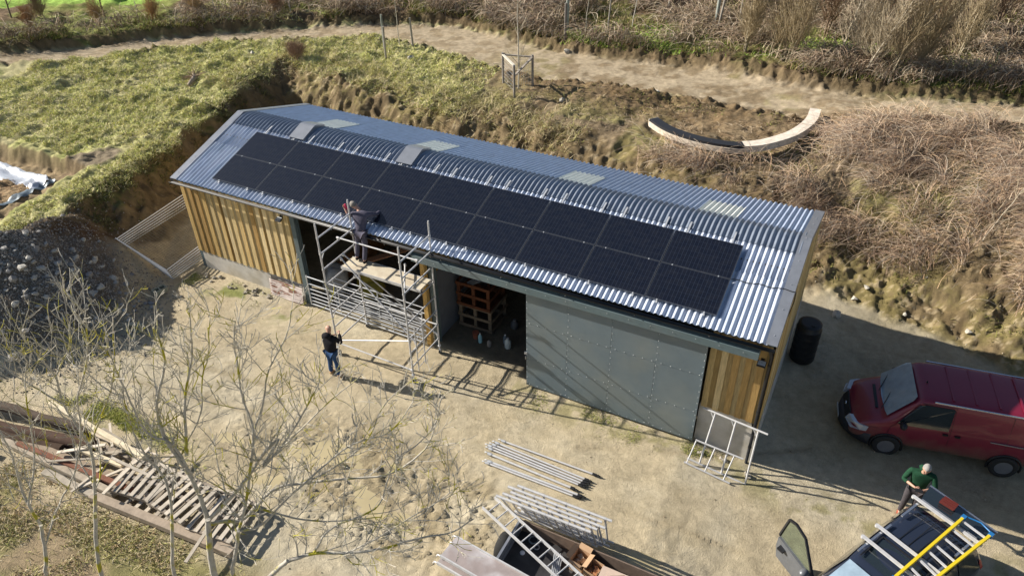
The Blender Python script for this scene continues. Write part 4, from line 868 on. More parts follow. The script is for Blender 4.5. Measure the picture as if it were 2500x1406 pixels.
# ---------------------------------------------------------------- trailer with its load
tz = hz(14.8, -5.5)
tr = empty('trailer', (16.0, -6.0, tz), 'grey flat-sided trailer with a dark floor parked at the bottom of the photo', 'trailer')
fx0, fx1, fy0, fy1, fz, wz = 14.50, 17.9, -8.2, -4.86, tz + 0.38, tz + 0.78
MT['tfloor'] = mat('worn_dark_trailer_floor', (0.028, 0.027, 0.03), 0.55, var=0.4, vscale=3, col2=(0.10, 0.095, 0.09), c2scale=1.3, c2lo=0.5, c2hi=0.8)
mb = MB(); mb.bb((fx0, fy0, fz - 0.05), (fx1, fy1, fz)); mb.build('floor', MT['tfloor'], tr)
mb = MB(); mb.bb((fx0 - 0.03, fy0, fz - 0.08), (fx0 - 0.002, fy1, wz)); mb.bb((fx0 - 0.04, fy0, wz), (fx0 + 0.015, fy1, wz + 0.015)); mb.tube([(fx0 + 0.02, fy1 - 0.35, fz + 0.17), (fx0 + 0.02, fy0, fz + 0.17)], 0.012, 6); mb.build('side_wall', MT['flash'], tr)
mb = MB(); mb.bb((fx1 + 0.002, fy0, fz - 0.08), (fx1 + 0.03, fy1, wz)); mb.build('side_wall', MT['flash'], tr)
mb = MB(); mb.col = (0.20, 0.15, 0.12); mb.bb((fx0, fy1 + 0.002, fz - 0.08), (fx1, fy1 + 0.03, wz - 0.05)); mb.build('end_wall', MT['woodh'], tr)
for i in range(3):
    mb = MB(); mb.bb((fx0 - 0.32 if i == 0 else fx0 + 1.1 * i, -4.9 - 0.9 * (i == 9), fz - 0.14), (fx0 + 0.0 if i == 0 else fx0 + 1.1 * i + 0.05, -4.85, fz - 0.09)) if i else mb.bb((fx0 - 0.33, -5.02, fz - 0.10), (fx0 - 0.03, -4.98, fz - 0.06)); mb.build('bracket', MT['galv'], tr)
def wheel(c, r, w, parent, axis='X', rim=MT['galv'], spokes=0, name='wheel', side=1, local=False):
    mb = MB(); mb.lathe(c, [(r * .62, -w / 2), (r * .93, -w / 2), (r, -w / 2 + w * .16), (r, w / 2 - w * .16), (r * .93, w / 2), (r * .62, w / 2), (r * .62, -w / 2)], 32, axis, False); t = mb.build(name, MT['rubber'], parent, local=local)
    mb = MB(); mb.lathe(c, [(r * .63, -w * .38), (r * .63, w * .38)], 28, axis)
    s = side
    ax = {'X': Vector((1, 0, 0)), 'Y': Vector((0, 1, 0))}[axis] * s
    C0 = Vector(c)
    mb.lathe(C0 + ax * w * .36, [(r * .16, -0.02), (r * .16, 0.02)], 14, axis)
    if spokes:
        u = Vector((0, 0, 1)); v = ax.cross(u)
        for k in range(spokes):
            a = 2 * math.pi * k / spokes; d = u * math.cos(a) + v * math.sin(a)
            mb.bar(C0 + ax * w * .40 + d * r * .1, C0 + ax * w * .42 + d * r * .62, r * .16, 0.015, up=ax)
        mb.lathe(C0 + ax * w * .40, [(r * .60, -0.012), (r * .645, -0.012), (r * .645, 0.014), (r * .60, 0.014)], 28, axis)
    mb.build('rim', rim, t, local=local)
    return t
wheel((fx0 - 0.20, -5.36, tz + 0.31), 0.31, 0.2, tr, 'X', side=-1); wheel((fx1 + 0.20, -5.36, tz + 0.31), 0.31, 0.2, tr, 'X', side=1)
mb = MB(); mb.col = (0.8, 0.8, 0.82); mb.lathe((14.78, -5.38, fz + 0.005), [(0.055, 0), (0.055, 0.02), (0.03, 0.022)], 16); tag(mb.build('reel', MT['paint']), 'small white round reel lying flat on the dark trailer floor', 'reel')
# frames leaning on the trailer end
def lean_frame(i, dx, dy, label):
    e = empty('scaffold_section', (15.1, -4.3, 0.1), label, 'scaffold frame', 'scaffold frames leaning on the trailer')
    a0, a1 = Vector((13.98 + dx, -4.62 + dy, 1.22)), Vector((16.22 + dx, -4.58 + dy, 1.22)); b0, b1 = Vector((14.08 + dx, -4.40 + dy * 0.55 + 0.1, 0.26)), Vector((16.26 + dx, -4.36 + dy * 0.55 + 0.1, 0.22))
    mb = MB(); mb.tube([a0, a1], 0.031, 10)
    for t in (0.05, 0.28, 0.52, 0.76, 0.93): mb.tube([a0.lerp(a1, t - 0.014), a0.lerp(a1, t + 0.014)], 0.0345, 10)
    mb.build('top_tube', MT['alu'], e); mb = MB(); mb.tube([b0, b1], 0.025, 10); mb.build('bottom_tube', MT['alu'], e)
    for t in (0.05, 0.28, 0.52, 0.76, 0.93): mb = MB(); mb.tube([a0.lerp(a1, t), b0.lerp(b1, t)], 0.022, 8); mb.build('rung', MT['alu'], e)
for i, (dx, dy, w_) in enumerate([(0.18, 0.26, 'farthest from the trailer box'), (0.0, 0.14, 'second from the barn side'), (0.12, 0.03, 'in the middle of the bunch'), (-0.02, -0.08, 'fourth from the barn side'), (-0.12, -0.20, 'nearest to the trailer floor')]):
    lean_frame(i, dx, dy, 'aluminium scaffold frame leaning on the trailer, ' + w_)
# aluminium ladder across the trailer
e = empty('ladder', (15.0, -5.2, 0.8), 'weathered aluminium ladder lying slanted across the trailer', 'ladder')
A0, A1, B0_, B1_ = Vector((13.74, -4.68, 0.92)), Vector((17.1, -5.95, 0.92)), Vector((13.62, -5.04, 0.92)), Vector((16.95, -6.33, 0.92))
for a, b in ((A0, A1), (B0_, B1_)): mb = MB(); mb.bar(a, b, 0.028, 0.085); mb.build('stile', MT['alu'], e)
for i in range(13): t = 0.05 + i * 0.075; mb = MB(); mb.tube([A0.lerp(A1, t), B0_.lerp(B1_, t)], 0.016, 8); mb.build('rung', MT['alu'], e)
# scaffold deck boards on the near side
MT['deck'] = mat('brown_stained_deck', (0.33, 0.28, 0.27), 0.5, var=0.22, vscale=3, col2=(0.46, 0.44, 0.45), c2scale=1.8)
for k, (dx, dy, dz, lb) in enumerate([(0, 0, 0.0, 'upper brown scaffold deck board with metal edges beside the trailer ladder'), (-0.03, -0.10, -0.13, 'lower brown scaffold deck board under the first one by the trailer')]):
    e = empty('scaffold_deck', (14.7, -6.3, 0.9), lb, 'scaffold deck', 'two scaffold decks stacked on the trailer')
    q = [Vector((13.48, -5.97, 0.93)), Vector((15.96, -6.22, 0.93)), Vector((15.90, -6.78, 0.93)), Vector((13.42, -6.53, 0.93))]; q = [v + Vector((dx, dy, dz)) for v in q]
    mb = MB(); mb.poly(q, 0.02); mb.build('board', MT['deck'], e)
    mb = MB(); mb.bar(q[0], q[1], 0.03, 0.08); mb.bar(q[3], q[2], 0.03, 0.08)
    for a in (q[0], q[3]): mb.tube([a + Vector((0.02, 0, 0)), a + Vector((-0.06, 0.006, 0.0)), a + Vector((-0.09, 0.0, -0.06))], 0.018, 6)
    mb.build('side_rails', MT['alu'], e)
# cable coils, rails and boxes in the trailer
def coil(name, c, r, n, col, label, m='paint', cat='cable coil'):
    mb = MB(); mb.col = col; pts = []
    for k in range(n * 20): a = k * math.pi / 10; rr = r * (1 + 0.10 * math.sin(a * 0.37 + k)); pts.append((c[0] + rr * math.cos(a), c[1] + rr * math.sin(a), c[2] + 0.006 * (k / 20) + 0.008))
    mb.tube(pts, 0.009, 5); return tag(mb.build(name, MT[m]), label, cat)
coil('cable_coil', (14.86, -4.98, fz), 0.10, 5, (0.2, 0.25, 0.28), 'dark grey cable coil in the near corner of the trailer under the ladder')
coil('cable_coil', (15.0, -5.12, fz), 0.06, 4, (0.3, 0.32, 0.34), 'small pale cable coil next to the darker one under the ladder')
random.seed(3)
for i in range(5):
    mb = MB(); p = Vector((15.42 + 0.045 * i, -5.08, fz + 0.06 + 0.01 * (i % 2))); q = Vector((15.62 + 0.035 * i, -5.72, fz + 0.08)); mb.bar(p, q, 0.03, 0.03); mb.bar(p + Vector((0, 0, .025)), q + Vector((0, 0, .025)), 0.012, 0.02)
    tag(mb.build('metal_rail', MT['galv']), 'short silver rail in the bundle lying in the trailer under the ladder', 'metal rail', 'bundle of short silver rails in the trailer')
def carton(x, y, z, sx, sy, h, rz, label, contents=(0.35, 0.2, 0.12), flaps=True, seed=1):
    e = empty('cardboard_box', (x, y, z), label, 'cardboard box'); rr = random.Random(seed); M3 = Matrix.Rotation(rz, 3, 'Z'); T = lambda v: M3 @ Vector(v) + Vector((x, y, z))
    mb = MB(); t = 0.008
    for (cx, cy, wx, wy) in ((0, -sy / 2, sx, t), (0, sy / 2, sx, t), (-sx / 2, 0, t, sy - t), (sx / 2, 0, t, sy - t)): mb.box(T((cx, cy, h / 2)), (wx, wy, h), M3=M3)
    mb.box(T((0, 0, 0.008)), (sx - t, sy - t, 0.01), M3=M3)
    if flaps:
        for (cx, cy, nx_, ny_) in ((0, -1, sx, 0), (0, 1, sx, 0), (-1, 0, 0, sy), (1, 0, 0, sy)):
            a = rr.uniform(0.3, 1.1); o_ = Vector((cx * sx / 2, cy * sy / 2, h)); d = Vector((cx * math.cos(a), cy * math.cos(a), math.sin(a))) * 0.12; w = Vector((nx_ / 2, ny_ / 2, 0))
            mb.poly([T(o_ - w), T(o_ + w), T(o_ + w + d), T(o_ - w + d)])
    mb.build('carton', MT['card'], e)
    mb = MB()
    for k in range(7):
        cc = rr.uniform(0.6, 1.5); mb.col = tuple(min(c * cc, .9) for c in contents); mb.box(T((rr.uniform(-sx, sx) * .28, rr.uniform(-sy, sy) * .28, h * rr.uniform(.35, .75))), (0.13, 0.08, 0.03), M3=Matrix.Rotation(rr.random() * 3, 3, 'Z') @ Matrix.Rotation(rr.uniform(-.5, .5), 3, 'X'))
    mb.build('packing', MT['paint'], e)
carton(16.02, -5.12, fz, 0.30, 0.36, 0.34, -0.15, 'open cardboard box full of crumpled packing in the trailer', (0.5, 0.38, 0.28), True, 4)
carton(16.38, -5.24, fz, 0.30, 0.34, 0.36, -0.2, 'open cardboard box with loose card, to the right of the packing box', (0.35, 0.17, 0.08), False, 5)
carton(17.05, -5.62, wz + 0.02, 0.30, 0.26, 0.2, 0.5, 'small open box inside the cable coil on the pinkish board', (0.25, 0.3, 0.4), True, 6)
mb = MB(); mb.col = (0.55, 0.43, 0.35); mb.bb((16.55, -6.6, wz - 0.01), (18.05, -5.15, wz + 0.012)); mb.bb((16.7, -5.5, wz + 0.012), (17.05, -5.22, wz + 0.02)); tag(mb.build('board', MT['paint']), 'pale pinkish board lying over the right part of the trailer', 'board')
coil('cable_coil', (17.05, -5.62, wz + 0.02), 0.26, 6, (0.28, 0.27, 0.27), 'large grey cable coil around the small box on the pinkish board')
coil('cable_coil', (17.55, -5.55, wz + 0.02), 0.13, 6, (0.05, 0.03, 0.035), 'black cable coil to the right of the grey one on the board')
mb = MB(); mb.col = (0.5, 0.47, 0.38); mb.bb((15.72, -5.70, fz), (15.98, -5.52, fz + 0.03)); mb.bb((15.80, -5.82, fz), (15.9, -5.70, fz + 0.03)); tag(mb.build('metal_plate', MT['paint']), 'pale stepped plate lying in the trailer below the ladder rungs', 'plate')

# ---------------------------------------------------------------- curved timber bench on the bank
ctr = np.array([(11.40, 12.95), (11.9, 12.52), (12.42, 12.20), (13.4, 11.9), (14.62, 11.88), (15.30, 12.22), (15.70, 12.55), (16.25, 13.3), (16.62, 14.0), (16.95, 15.3), (16.9, 16.5)])
tt = np.linspace(0, 1, len(ctr)); T2 = np.linspace(0, 1, 70)
def smoothpts(pts):
    for _ in range(3):
        q = [pts[0]]
        for a, b in zip(pts[:-1], pts[1:]): q += [a * .75 + b * .25, a * .25 + b * .75]
        q.append(pts[-1]); pts = np.array(q)
    return pts
sp = smoothpts(ctr)
bench = empty('curved_bench', (14.2, 13.4, 2.2), 'long curved pale timber bench, its left half black, lying on the bank behind the barn', 'bench')
def sweep(mb, pts, w, z0, z1):
    rings = []
    for i, p in enumerate(pts):
        d = pts[min(i + 1, len(pts) - 1)] - pts[max(i - 1, 0)]; d = d / np.hypot(*d); n = np.array([-d[1], d[0]]); a, b = p + n * w / 2, p - n * w / 2
        zz = 2.72 - 0.0 * i
        rings.append([Vector((a[0], a[1], zz + z0)), Vector((a[0], a[1], zz + z1)), Vector((b[0], b[1], zz + z1)), Vector((b[0], b[1], zz + z0))])
    mb.loft(rings)
nS = len(sp); h_ = int(nS * 0.47)
mb = MB(); mb.col = (0.74, 0.66, 0.56); sweep(mb, sp[h_:], 0.42, -0.26, 0.0); mb.build('seat', MT['woodh'], bench)['label'] = 'pale bare timber half'
mb = MB(); mb.col = (0.018, 0.02, 0.026); sweep(mb, sp[2:h_ + 1], 0.36, -0.10, 0.0); mb.build('seat', MT['paint'], bench)['label'] = 'black covered half'
mb = MB(); mb.col = (0.66, 0.58, 0.48); sweep(mb, sp[2:h_ + 1], 0.42, -0.30, -0.103); mb.build('base', MT['woodh'], bench)
mb = MB(); mb.col = (0.62, 0.56, 0.48); sweep(mb, sp[:3], 0.42, -0.25, -0.01); mb.build('end_block', MT['woodh'], bench)

# ---------------------------------------------------------------- silver sheet and wood chips in the pit, far left
xs = []; pl = np.array([(-13.5, 0.75), (-10.9, 0.35), (-9.3, 0.22), (-7.8, 0.32), (-7.2, 0.05)])
pl = smoothpts(pl); V = []; n = len(pl); m_ = 9
for i, p in enumerate(pl):
    for j in range(m_):
        t = j / (m_ - 1); x = p[0] - 0.05 * t; y = p[1] - 0.75 * t; z = hz(x, y) + 0.03 + 0.05 * fbm(np.array([x * 3.0]), np.array([y * 3.0]), 3, 2)[0] + 0.10 * math.exp(-((t - 0.1) / 0.15) ** 2); V.append((x, y, z))
idx = np.arange(n * m_).reshape(n, m_); F = np.stack([idx[:-1, :-1], idx[1:, :-1], idx[1:, 1:], idx[:-1, 1:]], -1).reshape(-1, 4)
MT['silver'] = mat('silver_plastic_sheet', (0.62, 0.66, 0.72), 0.3, 0.35, var=0.12, vscale=5, bump=0.02, bscale=7)
o = np_mesh('plastic_sheet', np.array(V), F, np.ones((len(V), 3)), MT['silver'], True); tag(o, 'crumpled silver-white plastic sheet along the far edge of the pit at far left', 'plastic sheet')
pl = smoothpts(np.array([(-7.15, 0.2), (-7.15, -0.5), (-7.25, -1.3), (-7.6, -2.3), (-8.3, -3.2)])); V = []; n = len(pl)
for i, p in enumerate(pl):
    for j in range(6):
        t = j / 5; x = p[0] - 0.30 * t + .1; y = p[1]; V.append((x, y, hz(x, y) + 0.04 + 0.05 * math.sin(i * 1.1 + j) * 0.5))
idx = np.arange(n * 6).reshape(n, 6); F = np.stack([idx[:-1, :-1], idx[1:, :-1], idx[1:, 1:], idx[:-1, 1:]], -1).reshape(-1, 4)
MT['bluesheet'] = mat('blue_grey_sheet', (0.16, 0.21, 0.25), 0.4, 0.1, var=0.2, vscale=5, bump=0.02, bscale=7)
o = np_mesh('plastic_sheet', np.array(V), F, np.ones((len(V), 3)), MT['bluesheet'], True); tag(o, 'dark blue-grey plastic sheet edge on the near side of the pit', 'plastic sheet')
n = 9000; x = rng.uniform(-12.0, -7.4, n); y = rng.uniform(-2.8, -0.4, n); z = HT(x, y) + 0.01 + rng.random(n) * 0.02; s = 0.03; a = rng.random(n) * 6.28; 
V = np.stack([np.stack([x + s * np.cos(a + k), y + s * np.sin(a + k), z + 0.012 * np.sin(a * 3 + k)], 1) for k in (0, 0.5, 3.3)], 1).reshape(-1, 3); F = np.arange(3 * n).reshape(-1, 3)
c = np.array([(0.52, 0.34, 0.19), (0.42, 0.25, 0.13), (0.60, 0.43, 0.26)])[rng.integers(0, 3, n)]; o = np_mesh('wood_chips', V, F, np.repeat(c, 3, 0), MT['veg']); tag(o, 'orange-brown wood chips spread in the pit beside the silver sheet', 'wood chips', kind='stuff')
mb = MB(); z = hz(-9.6, -1.25); mb.lathe((-9.45, -1.3, z), [(0.17, 0), (0.22, 0.34), (0.23, 0.34), (0.23, 0.36), (0.20, 0.35)], 18); tag(mb.build('bucket', MT['black']), 'black plastic bucket on the wood chips at the far left edge', 'bucket')
# ---------------------------------------------------------------- vehicles
def carpaint(name, col, rough=0.28, dirt=(0.20, 0.15, 0.10)):
    m = mat(name, col, rough, 0.1, var=0.05, vscale=3, coat=0.5)
    nt = m.node_tree; N = nt.nodes; L = nt.links; bs = N['Principled BSDF']; src = bs.inputs['Base Color'].links[0].from_socket
    tc = N.new('ShaderNodeTexCoord'); sx = N.new('ShaderNodeSeparateXYZ'); L.new(tc.outputs['Object'], sx.inputs[0]); nz = N.new('ShaderNodeTexNoise'); nz.inputs['Scale'].default_value = 3; nz.inputs['Detail'].default_value = 6; L.new(tc.outputs['Object'], nz.inputs[0])
    ad = N.new('ShaderNodeMath'); ad.operation = 'MULTIPLY_ADD'; ad.inputs[1].default_value = -0.8; L.new(nz.outputs[0], ad.inputs[0]); L.new(sx.outputs[2], ad.inputs[2])
    mr = N.new('ShaderNodeMapRange'); mr.inputs[1].default_value = 0.45; mr.inputs[2].default_value = -0.1; mr.inputs[3].default_value = 0.04; mr.inputs[4].default_value = 0.7; L.new(ad.outputs[0], mr.inputs[0])
    mx = N.new('ShaderNodeMix'); mx.data_type = 'RGBA'; L.new(mr.outputs[0], mx.inputs[0]); L.new(src, mx.inputs[6]); mx.inputs[7].default_value = (*dirt, 1); L.new(mx.outputs[2], bs.inputs['Base Color']); return m
MT['glass'] = mat('car_window_glass', (0.018, 0.026, 0.032), 0.06, 0.0, var=0.0, spec=0.8, coat=0.5)
MT['screen'] = mat('windscreen_glass', (0.26, 0.35, 0.44), 0.10, 0.0, var=0.3, vscale=2.2, spec=0.9, coat=0.6)  # pale blue base colour stands in for the sky's reflection
MT['chrome'] = mat('silver_trim', (0.72, 0.74, 0.78), 0.22, 0.9, var=0.05)
def carbody(st):
    """stations (x, zbot, zbelt, ztop, wbot, wbelt, wtop) -> loft rings"""
    rings = []
    for (x, zb, zm, zt, wb, wm, wt) in st:
        r = []
        half = [(wb * 0.9, zb), (wb, zb + 0.06), (wm, zb + (zm - zb) * 0.45), (wm, zm), (wm * 0.35 + wt * 0.65, zm + (zt - zm) * 0.62), (wt, zt - 0.045), (wt - 0.06, zt), (wt * 0.45, zt + 0.018)]
        for (y, z) in half: r.append(Vector((x, -y, z)))
        for (y, z) in half[::-1]: r.append(Vector((x, y, z)))
        rings.append(r)
    return rings
def stn(st, x):
    for a, b in zip(st[:-1], st[1:]):
        if a[0] <= x <= b[0]:
            t = (x - a[0]) / (b[0] - a[0]); return [a[i] + t * (b[i] - a[i]) for i in range(7)]
    return st[0] if x < st[0][0] else st[-1]
def sidept(st, x, t, side, out=0.008):
    """t in 0..1 between belt and roof edge; negative below the belt"""
    _, zb, zm, zt, wb, wm, wt = stn(st, x)
    if t >= 0:
        pts = [(wm, zm), (wm * 0.35 + wt * 0.65, zm + (zt - zm) * 0.62), (wt, zt - 0.045)]; k = t * 2
        a, b = (pts[0], pts[1]) if k < 1 else (pts[1], pts[2]); k = k if k < 1 else k - 1
        y, z = a[0] + (b[0] - a[0]) * k, a[1] + (b[1] - a[1]) * k
    else:
        y, z = wm, zm + t * (zm - zb) * 0.55
    return Vector((x, side * (y + out), z + out * 0.3))
def side_poly(mb, st, pts, side, out=0.008): mb.poly([sidept(st, x, t, side, out) for x, t in pts], 0.004, (0, side, 0))
def top_poly(mb, st, pts, out=0.01):
    q = []
    for x, y in pts: s = stn(st, x); q.append(Vector((x, y, s[3] + out + 0.018 * (1 - min(abs(y) / s[6], 1)))))
    mb.poly(q)
def seam(mb, st, pts, side, w=0.006):
    q = [sidept(st, x, t, side, 0.002) for x, t in pts]
    for a, b in zip(q[:-1], q[1:]): mb.bar(a, b, w, w)
def finish_body(o, lv=1):
    m = o.modifiers.new('s', 'SUBSURF'); m.levels = lv; m.render_levels = lv + 1
    e = o.modifiers.new('e', 'EDGE_SPLIT'); o.modifiers.remove(e)
vst = [(-2.32, 0.42, 1.0, 1.70, 0.76, 0.84, 0.70), (-2.25, 0.30, 1.05, 1.86, 0.84, 0.90, 0.77), (-1.2, 0.28, 1.08, 1.93, 0.87, 0.92, 0.80), (0.0, 0.28, 1.08, 1.93, 0.87, 0.92, 0.80), (0.80, 0.28, 1.08, 1.91, 0.87, 0.92, 0.79), (0.93, 0.28, 1.08, 1.87, 0.87, 0.92, 0.77),
       (1.50, 0.28, 1.06, 1.22, 0.87, 0.92, 0.80), (1.62, 0.28, 1.02, 1.13, 0.86, 0.91, 0.80), (1.95, 0.28, 0.92, 1.01, 0.84, 0.90, 0.76), (2.20, 0.30, 0.78, 0.86, 0.78, 0.86, 0.70), (2.33, 0.34, 0.62, 0.68, 0.66, 0.74, 0.58)]
vx, vy = 22.66, 3.22; vx += 0.10; van = empty('red_van', (vx, vy, hz(vx, vy) - 0.02), 'dark red panel van parked in the shade beyond the right gable', 'van', rot=R_(190.8))
MT['red'] = carpaint('dark_red_paint', (0.20, 0.008, 0.036), 0.38)
L = dict(local=True)
mb = MB(); mb.smooth = True; mb.loft(carbody(vst)); b = mb.build('body', MT['red'], van, **L); finish_body(b)
mb = MB(); mb.smooth = True
rs = []
for a in np.linspace(-1.35, 1.35, 15):
    y = 0.93 * math.sin(a) / math.sin(1.35); x = 1.80 + 0.70 * (math.cos(a) - math.cos(1.35)) / (1 - math.cos(1.35)) 
    n = Vector((math.cos(a) * 0.6 + .4, math.sin(a), 0)).normalized(); p = Vector((x, y, 0))
    rs.append([p - n * 0.20 + Vector((0, 0, 0.24)), p + Vector((0, 0, 0.24)), p + n * 0.015 + Vector((0, 0, 0.40)), p + Vector((0, 0, 0.56)), p - n * 0.10 + Vector((0, 0, 0.60)), p - n * 0.20 + Vector((0, 0, 0.58))])
mb.loft(rs); MT['bump'] = mat('grey_black_bumper', (0.022, 0.026, 0.036), 0.5, var=0.15); mb.build('bumper', MT['bump'], van, **L)
mb = MB(); mb.box((2.515, 0.0, 0.42), (0.012, 0.50, 0.11)); mb.build('number_plate', MT['rivet'], van, **L)
mb = MB(); mb.poly([(0.975, -0.66, 1.862), (0.975, 0.66, 1.862), (1.05, 0.74, 1.77), (1.53, 0.81, 1.215), (1.56, 0.62, 1.185), (1.60, 0, 1.185), (1.56, -0.62, 1.185), (1.53, -0.81, 1.215), (1.05, -0.74, 1.77)]); 
for i in range(len(mb.v)): v = mb.v[i]; mb.v[i] = (v[0] + 0.022, v[1] * 1.0, v[2] + 0.03)
ws = mb.build('windscreen', MT['screen'], van, **L)
mb = MB(); 
for y in (0.55, -0.15): mb.bar((1.66, y, 1.205), (1.42, y - 0.52, 1.385), 0.018, 0.014)
mb.build('wiper', MT['black'], van, **L)
mb = MB(); mb.bar((1.74, -0.45, 1.125), (1.74, 0.45, 1.125), 0.07, 0.02); mb.build('air_intake', MT['black'], van, **L)
for s in (1, -1):
    mb = MB(); side_poly(mb, vst, [(0.12, 0.06), (1.22, 0.05), (1.30, 0.12), (0.92, 0.80), (0.80, 0.86), (0.16, 0.86), (0.12, 0.8)], s, 0.014); mb.build('side_window', MT['glass'], van, **L)
    mb = MB(); q = [(0.04, -0.9), (0.06, 0.1), (0.1, 0.93), (0.86, 0.93)]; seam(mb, vst, q, s); seam(mb, vst, [(1.45, -0.9), (1.42, -0.2), (1.32, 0.02), (0.92, 0.9)], s); seam(mb, vst, [(-1.22, -0.3), (-1.18, 0.93)], s); seam(mb, vst, [(-2.2, -0.25), (1.9, -0.25)], s, 0.004); mb.build('door_seams', MT['black'], van, **L)
    mb = MB(); mb.bar(sidept(vst, -2.1, 1.0, s, 0.0) + Vector((0, 0, .04)), sidept(vst, 0.62, 1.0, s, 0.0) + Vector((0, 0, .04)), 0.035, 0.025); mb.build('roof_trim', MT['chrome'], van, **L)
    mb = MB(); mb.bar(sidept(vst, -2.1, -0.05, s, 0.012), sidept(vst, -0.85, -0.05, s, 0.012), 0.02, 0.03); mb.build('door_rail', MT['chrome'], van, **L)
    for xx in (0.16, -0.12):
        mb = MB(); mb.box(sidept(vst, xx, -0.12, s, 0.014), (0.12, 0.03, 0.05)); mb.build('door_handle', MT['black'], van, **L)
    e_ = MB(); e_.smooth = True; e_.blob((1.18, s * 1.06, 1.20), 1, 2, 0.02, (0.09, 0.13, 0.09), rz=0); e_.bar((1.2, s * 0.92, 1.12), (1.19, s * 1.0, 1.16), 0.05, 0.04); e_.build('wing_mirror', MT['black'], van, **L)
    mb = MB(); q = [Vector((2.34, s * 0.50, 0.80)), Vector((2.25, s * 0.82, 0.83)), Vector((2.04, s * 0.92, 0.84)), Vector((2.08, s * 0.935, 0.69)), Vector((2.31, s * 0.85, 0.66)), Vector((2.41, s * 0.50, 0.65))]; mb.poly(q, 0.14, (1, 0, 0)); MT['lamp'] = MT.get('lamp') or mat('headlight_glass', (0.55, 0.58, 0.62), 0.15, 0.3, var=0.1); mb.build('headlight', MT['lamp'], van, **L)
    for wx in (1.37, -1.37):
        wheel((wx, s * 0.865, 0.315), 0.335, 0.22, van, 'Y', MT['alloy'] if 'alloy' in MT else MT.setdefault('alloy', mat('grey_alloy', (0.22, 0.23, 0.26), 0.45, 0.5, var=0.1)), 12, side=s, local=True)
        mb = MB(); pts = [(wx + 0.385 * math.cos(a), s * 0.918, 0.315 + 0.385 * math.sin(a)) for a in np.linspace(-0.25, math.pi + 0.25, 20)]; mb.tube(pts, 0.028, 6); mb.build('wheel_arch', MT['black'], van, **L)
mb = MB(); mb.poly([(2.305, -0.42, 0.79), (2.305, 0.42, 0.79), (2.40, 0.42, 0.63), (2.40, -0.42, 0.63)], 0.02, (1, 0, 0.2)); mb.build('grille', MT['black'], van, **L)
mb = MB(); mb.lathe((2.375, 0, 0.71), [(0.055, -0.01), (0.055, 0.012)], 16, 'X'); mb.build('badge', MT['chrome'], van, **L)
mb = MB()
for xx in np.arange(-1.9, 0.7, 0.52): mb.bar((xx, -0.66, 1.945), (xx, 0.66, 1.945), 0.05, 0.016)
mb.build('roof_ribs', MT['red'], van, **L)
mb = MB(); mb.lathe((0.72, 0.1, 1.93), [(0.02, 0), (0.02, 0.03), (0.008, 0.06)], 10); mb.build('aerial_base', MT['black'], van, **L)
for p_, c_, l_ in (((1.30, -0.1, 1.50), (0.45, 0.42, 0.35), 'paper'), ((1.34, 0.35, 1.46), (0.25, 0.5, 0.3), 'paper')):
    pass

# dark estate car with roof ladder and raised tailgate
sst = [(-2.25, 0.50, 0.92, 1.02, 0.74, 0.84, 0.74), (-2.18, 0.36, 0.98, 1.25, 0.84, 0.90, 0.74), (-1.95, 0.30, 1.00, 1.60, 0.87, 0.92, 0.66), (-1.2, 0.28, 1.00, 1.66, 0.87, 0.93, 0.67), (-0.2, 0.28, 0.99, 1.68, 0.87, 0.93, 0.67), (0.45, 0.28, 0.98, 1.62, 0.87, 0.93, 0.65),
       (1.25, 0.28, 0.96, 1.10, 0.87, 0.92, 0.76), (1.45, 0.28, 0.92, 1.02, 0.86, 0.91, 0.76), (1.95, 0.30, 0.82, 0.88, 0.80, 0.86, 0.68), (2.2, 0.34, 0.66, 0.72, 0.66, 0.74, 0.56), (2.28, 0.38, 0.6, 0.64, 0.6, 0.66, 0.5)]
SH = math.atan2(-0.877, -0.48); sxx, syy = 21.84, -2.82
suv = empty('estate_car', (sxx, syy, hz(21.8, -2.4) - 0.02), 'near-black estate car with its driver door and tailgate open at bottom right', 'car', rot=SH)
MT['navy'] = carpaint('black_blue_paint', (0.014, 0.024, 0.05), 0.12)
mb = MB(); mb.smooth = True; mb.loft(carbody(sst)); b = mb.build('body', MT['navy'], suv, **L); finish_body(b)
mb = MB(); mb.poly([(0.50, -0.60, 1.625), (0.50, 0.60, 1.625), (1.27, 0.74, 1.125), (1.30, 0, 1.13), (1.27, -0.74, 1.125)]); 
for i in range(len(mb.v)): v = mb.v[i]; mb.v[i] = (v[0] + 0.02, v[1], v[2] + 0.03)
mb.build('windscreen', MT['screen'], suv, **L)
mb = MB(); top_poly(mb, sst, [(-0.42, -0.50), (0.28, -0.50), (0.28, 0.50), (-0.42, 0.50)], 0.008); mb.build('sunroof', MT['glass'], suv, **L)
mb = MB()
for (a, b_) in (((-0.46, -0.52), (-0.46, 0.52)), ((-0.46, -0.52), (0.30, -0.52)), ((-0.46, 0.52), (0.30, 0.52))): mb.bar((a[0], a[1], 1.70), (b_[0], b_[1], 1.70), 0.03, 0.012)
for y in (-0.3, -0.1, 0.1, 0.3): mb.bar((-1.75, y, 1.675), (-0.55, y, 1.695), 0.012, 0.008)
mb.build('roof_seams', MT['black'], suv, **L)
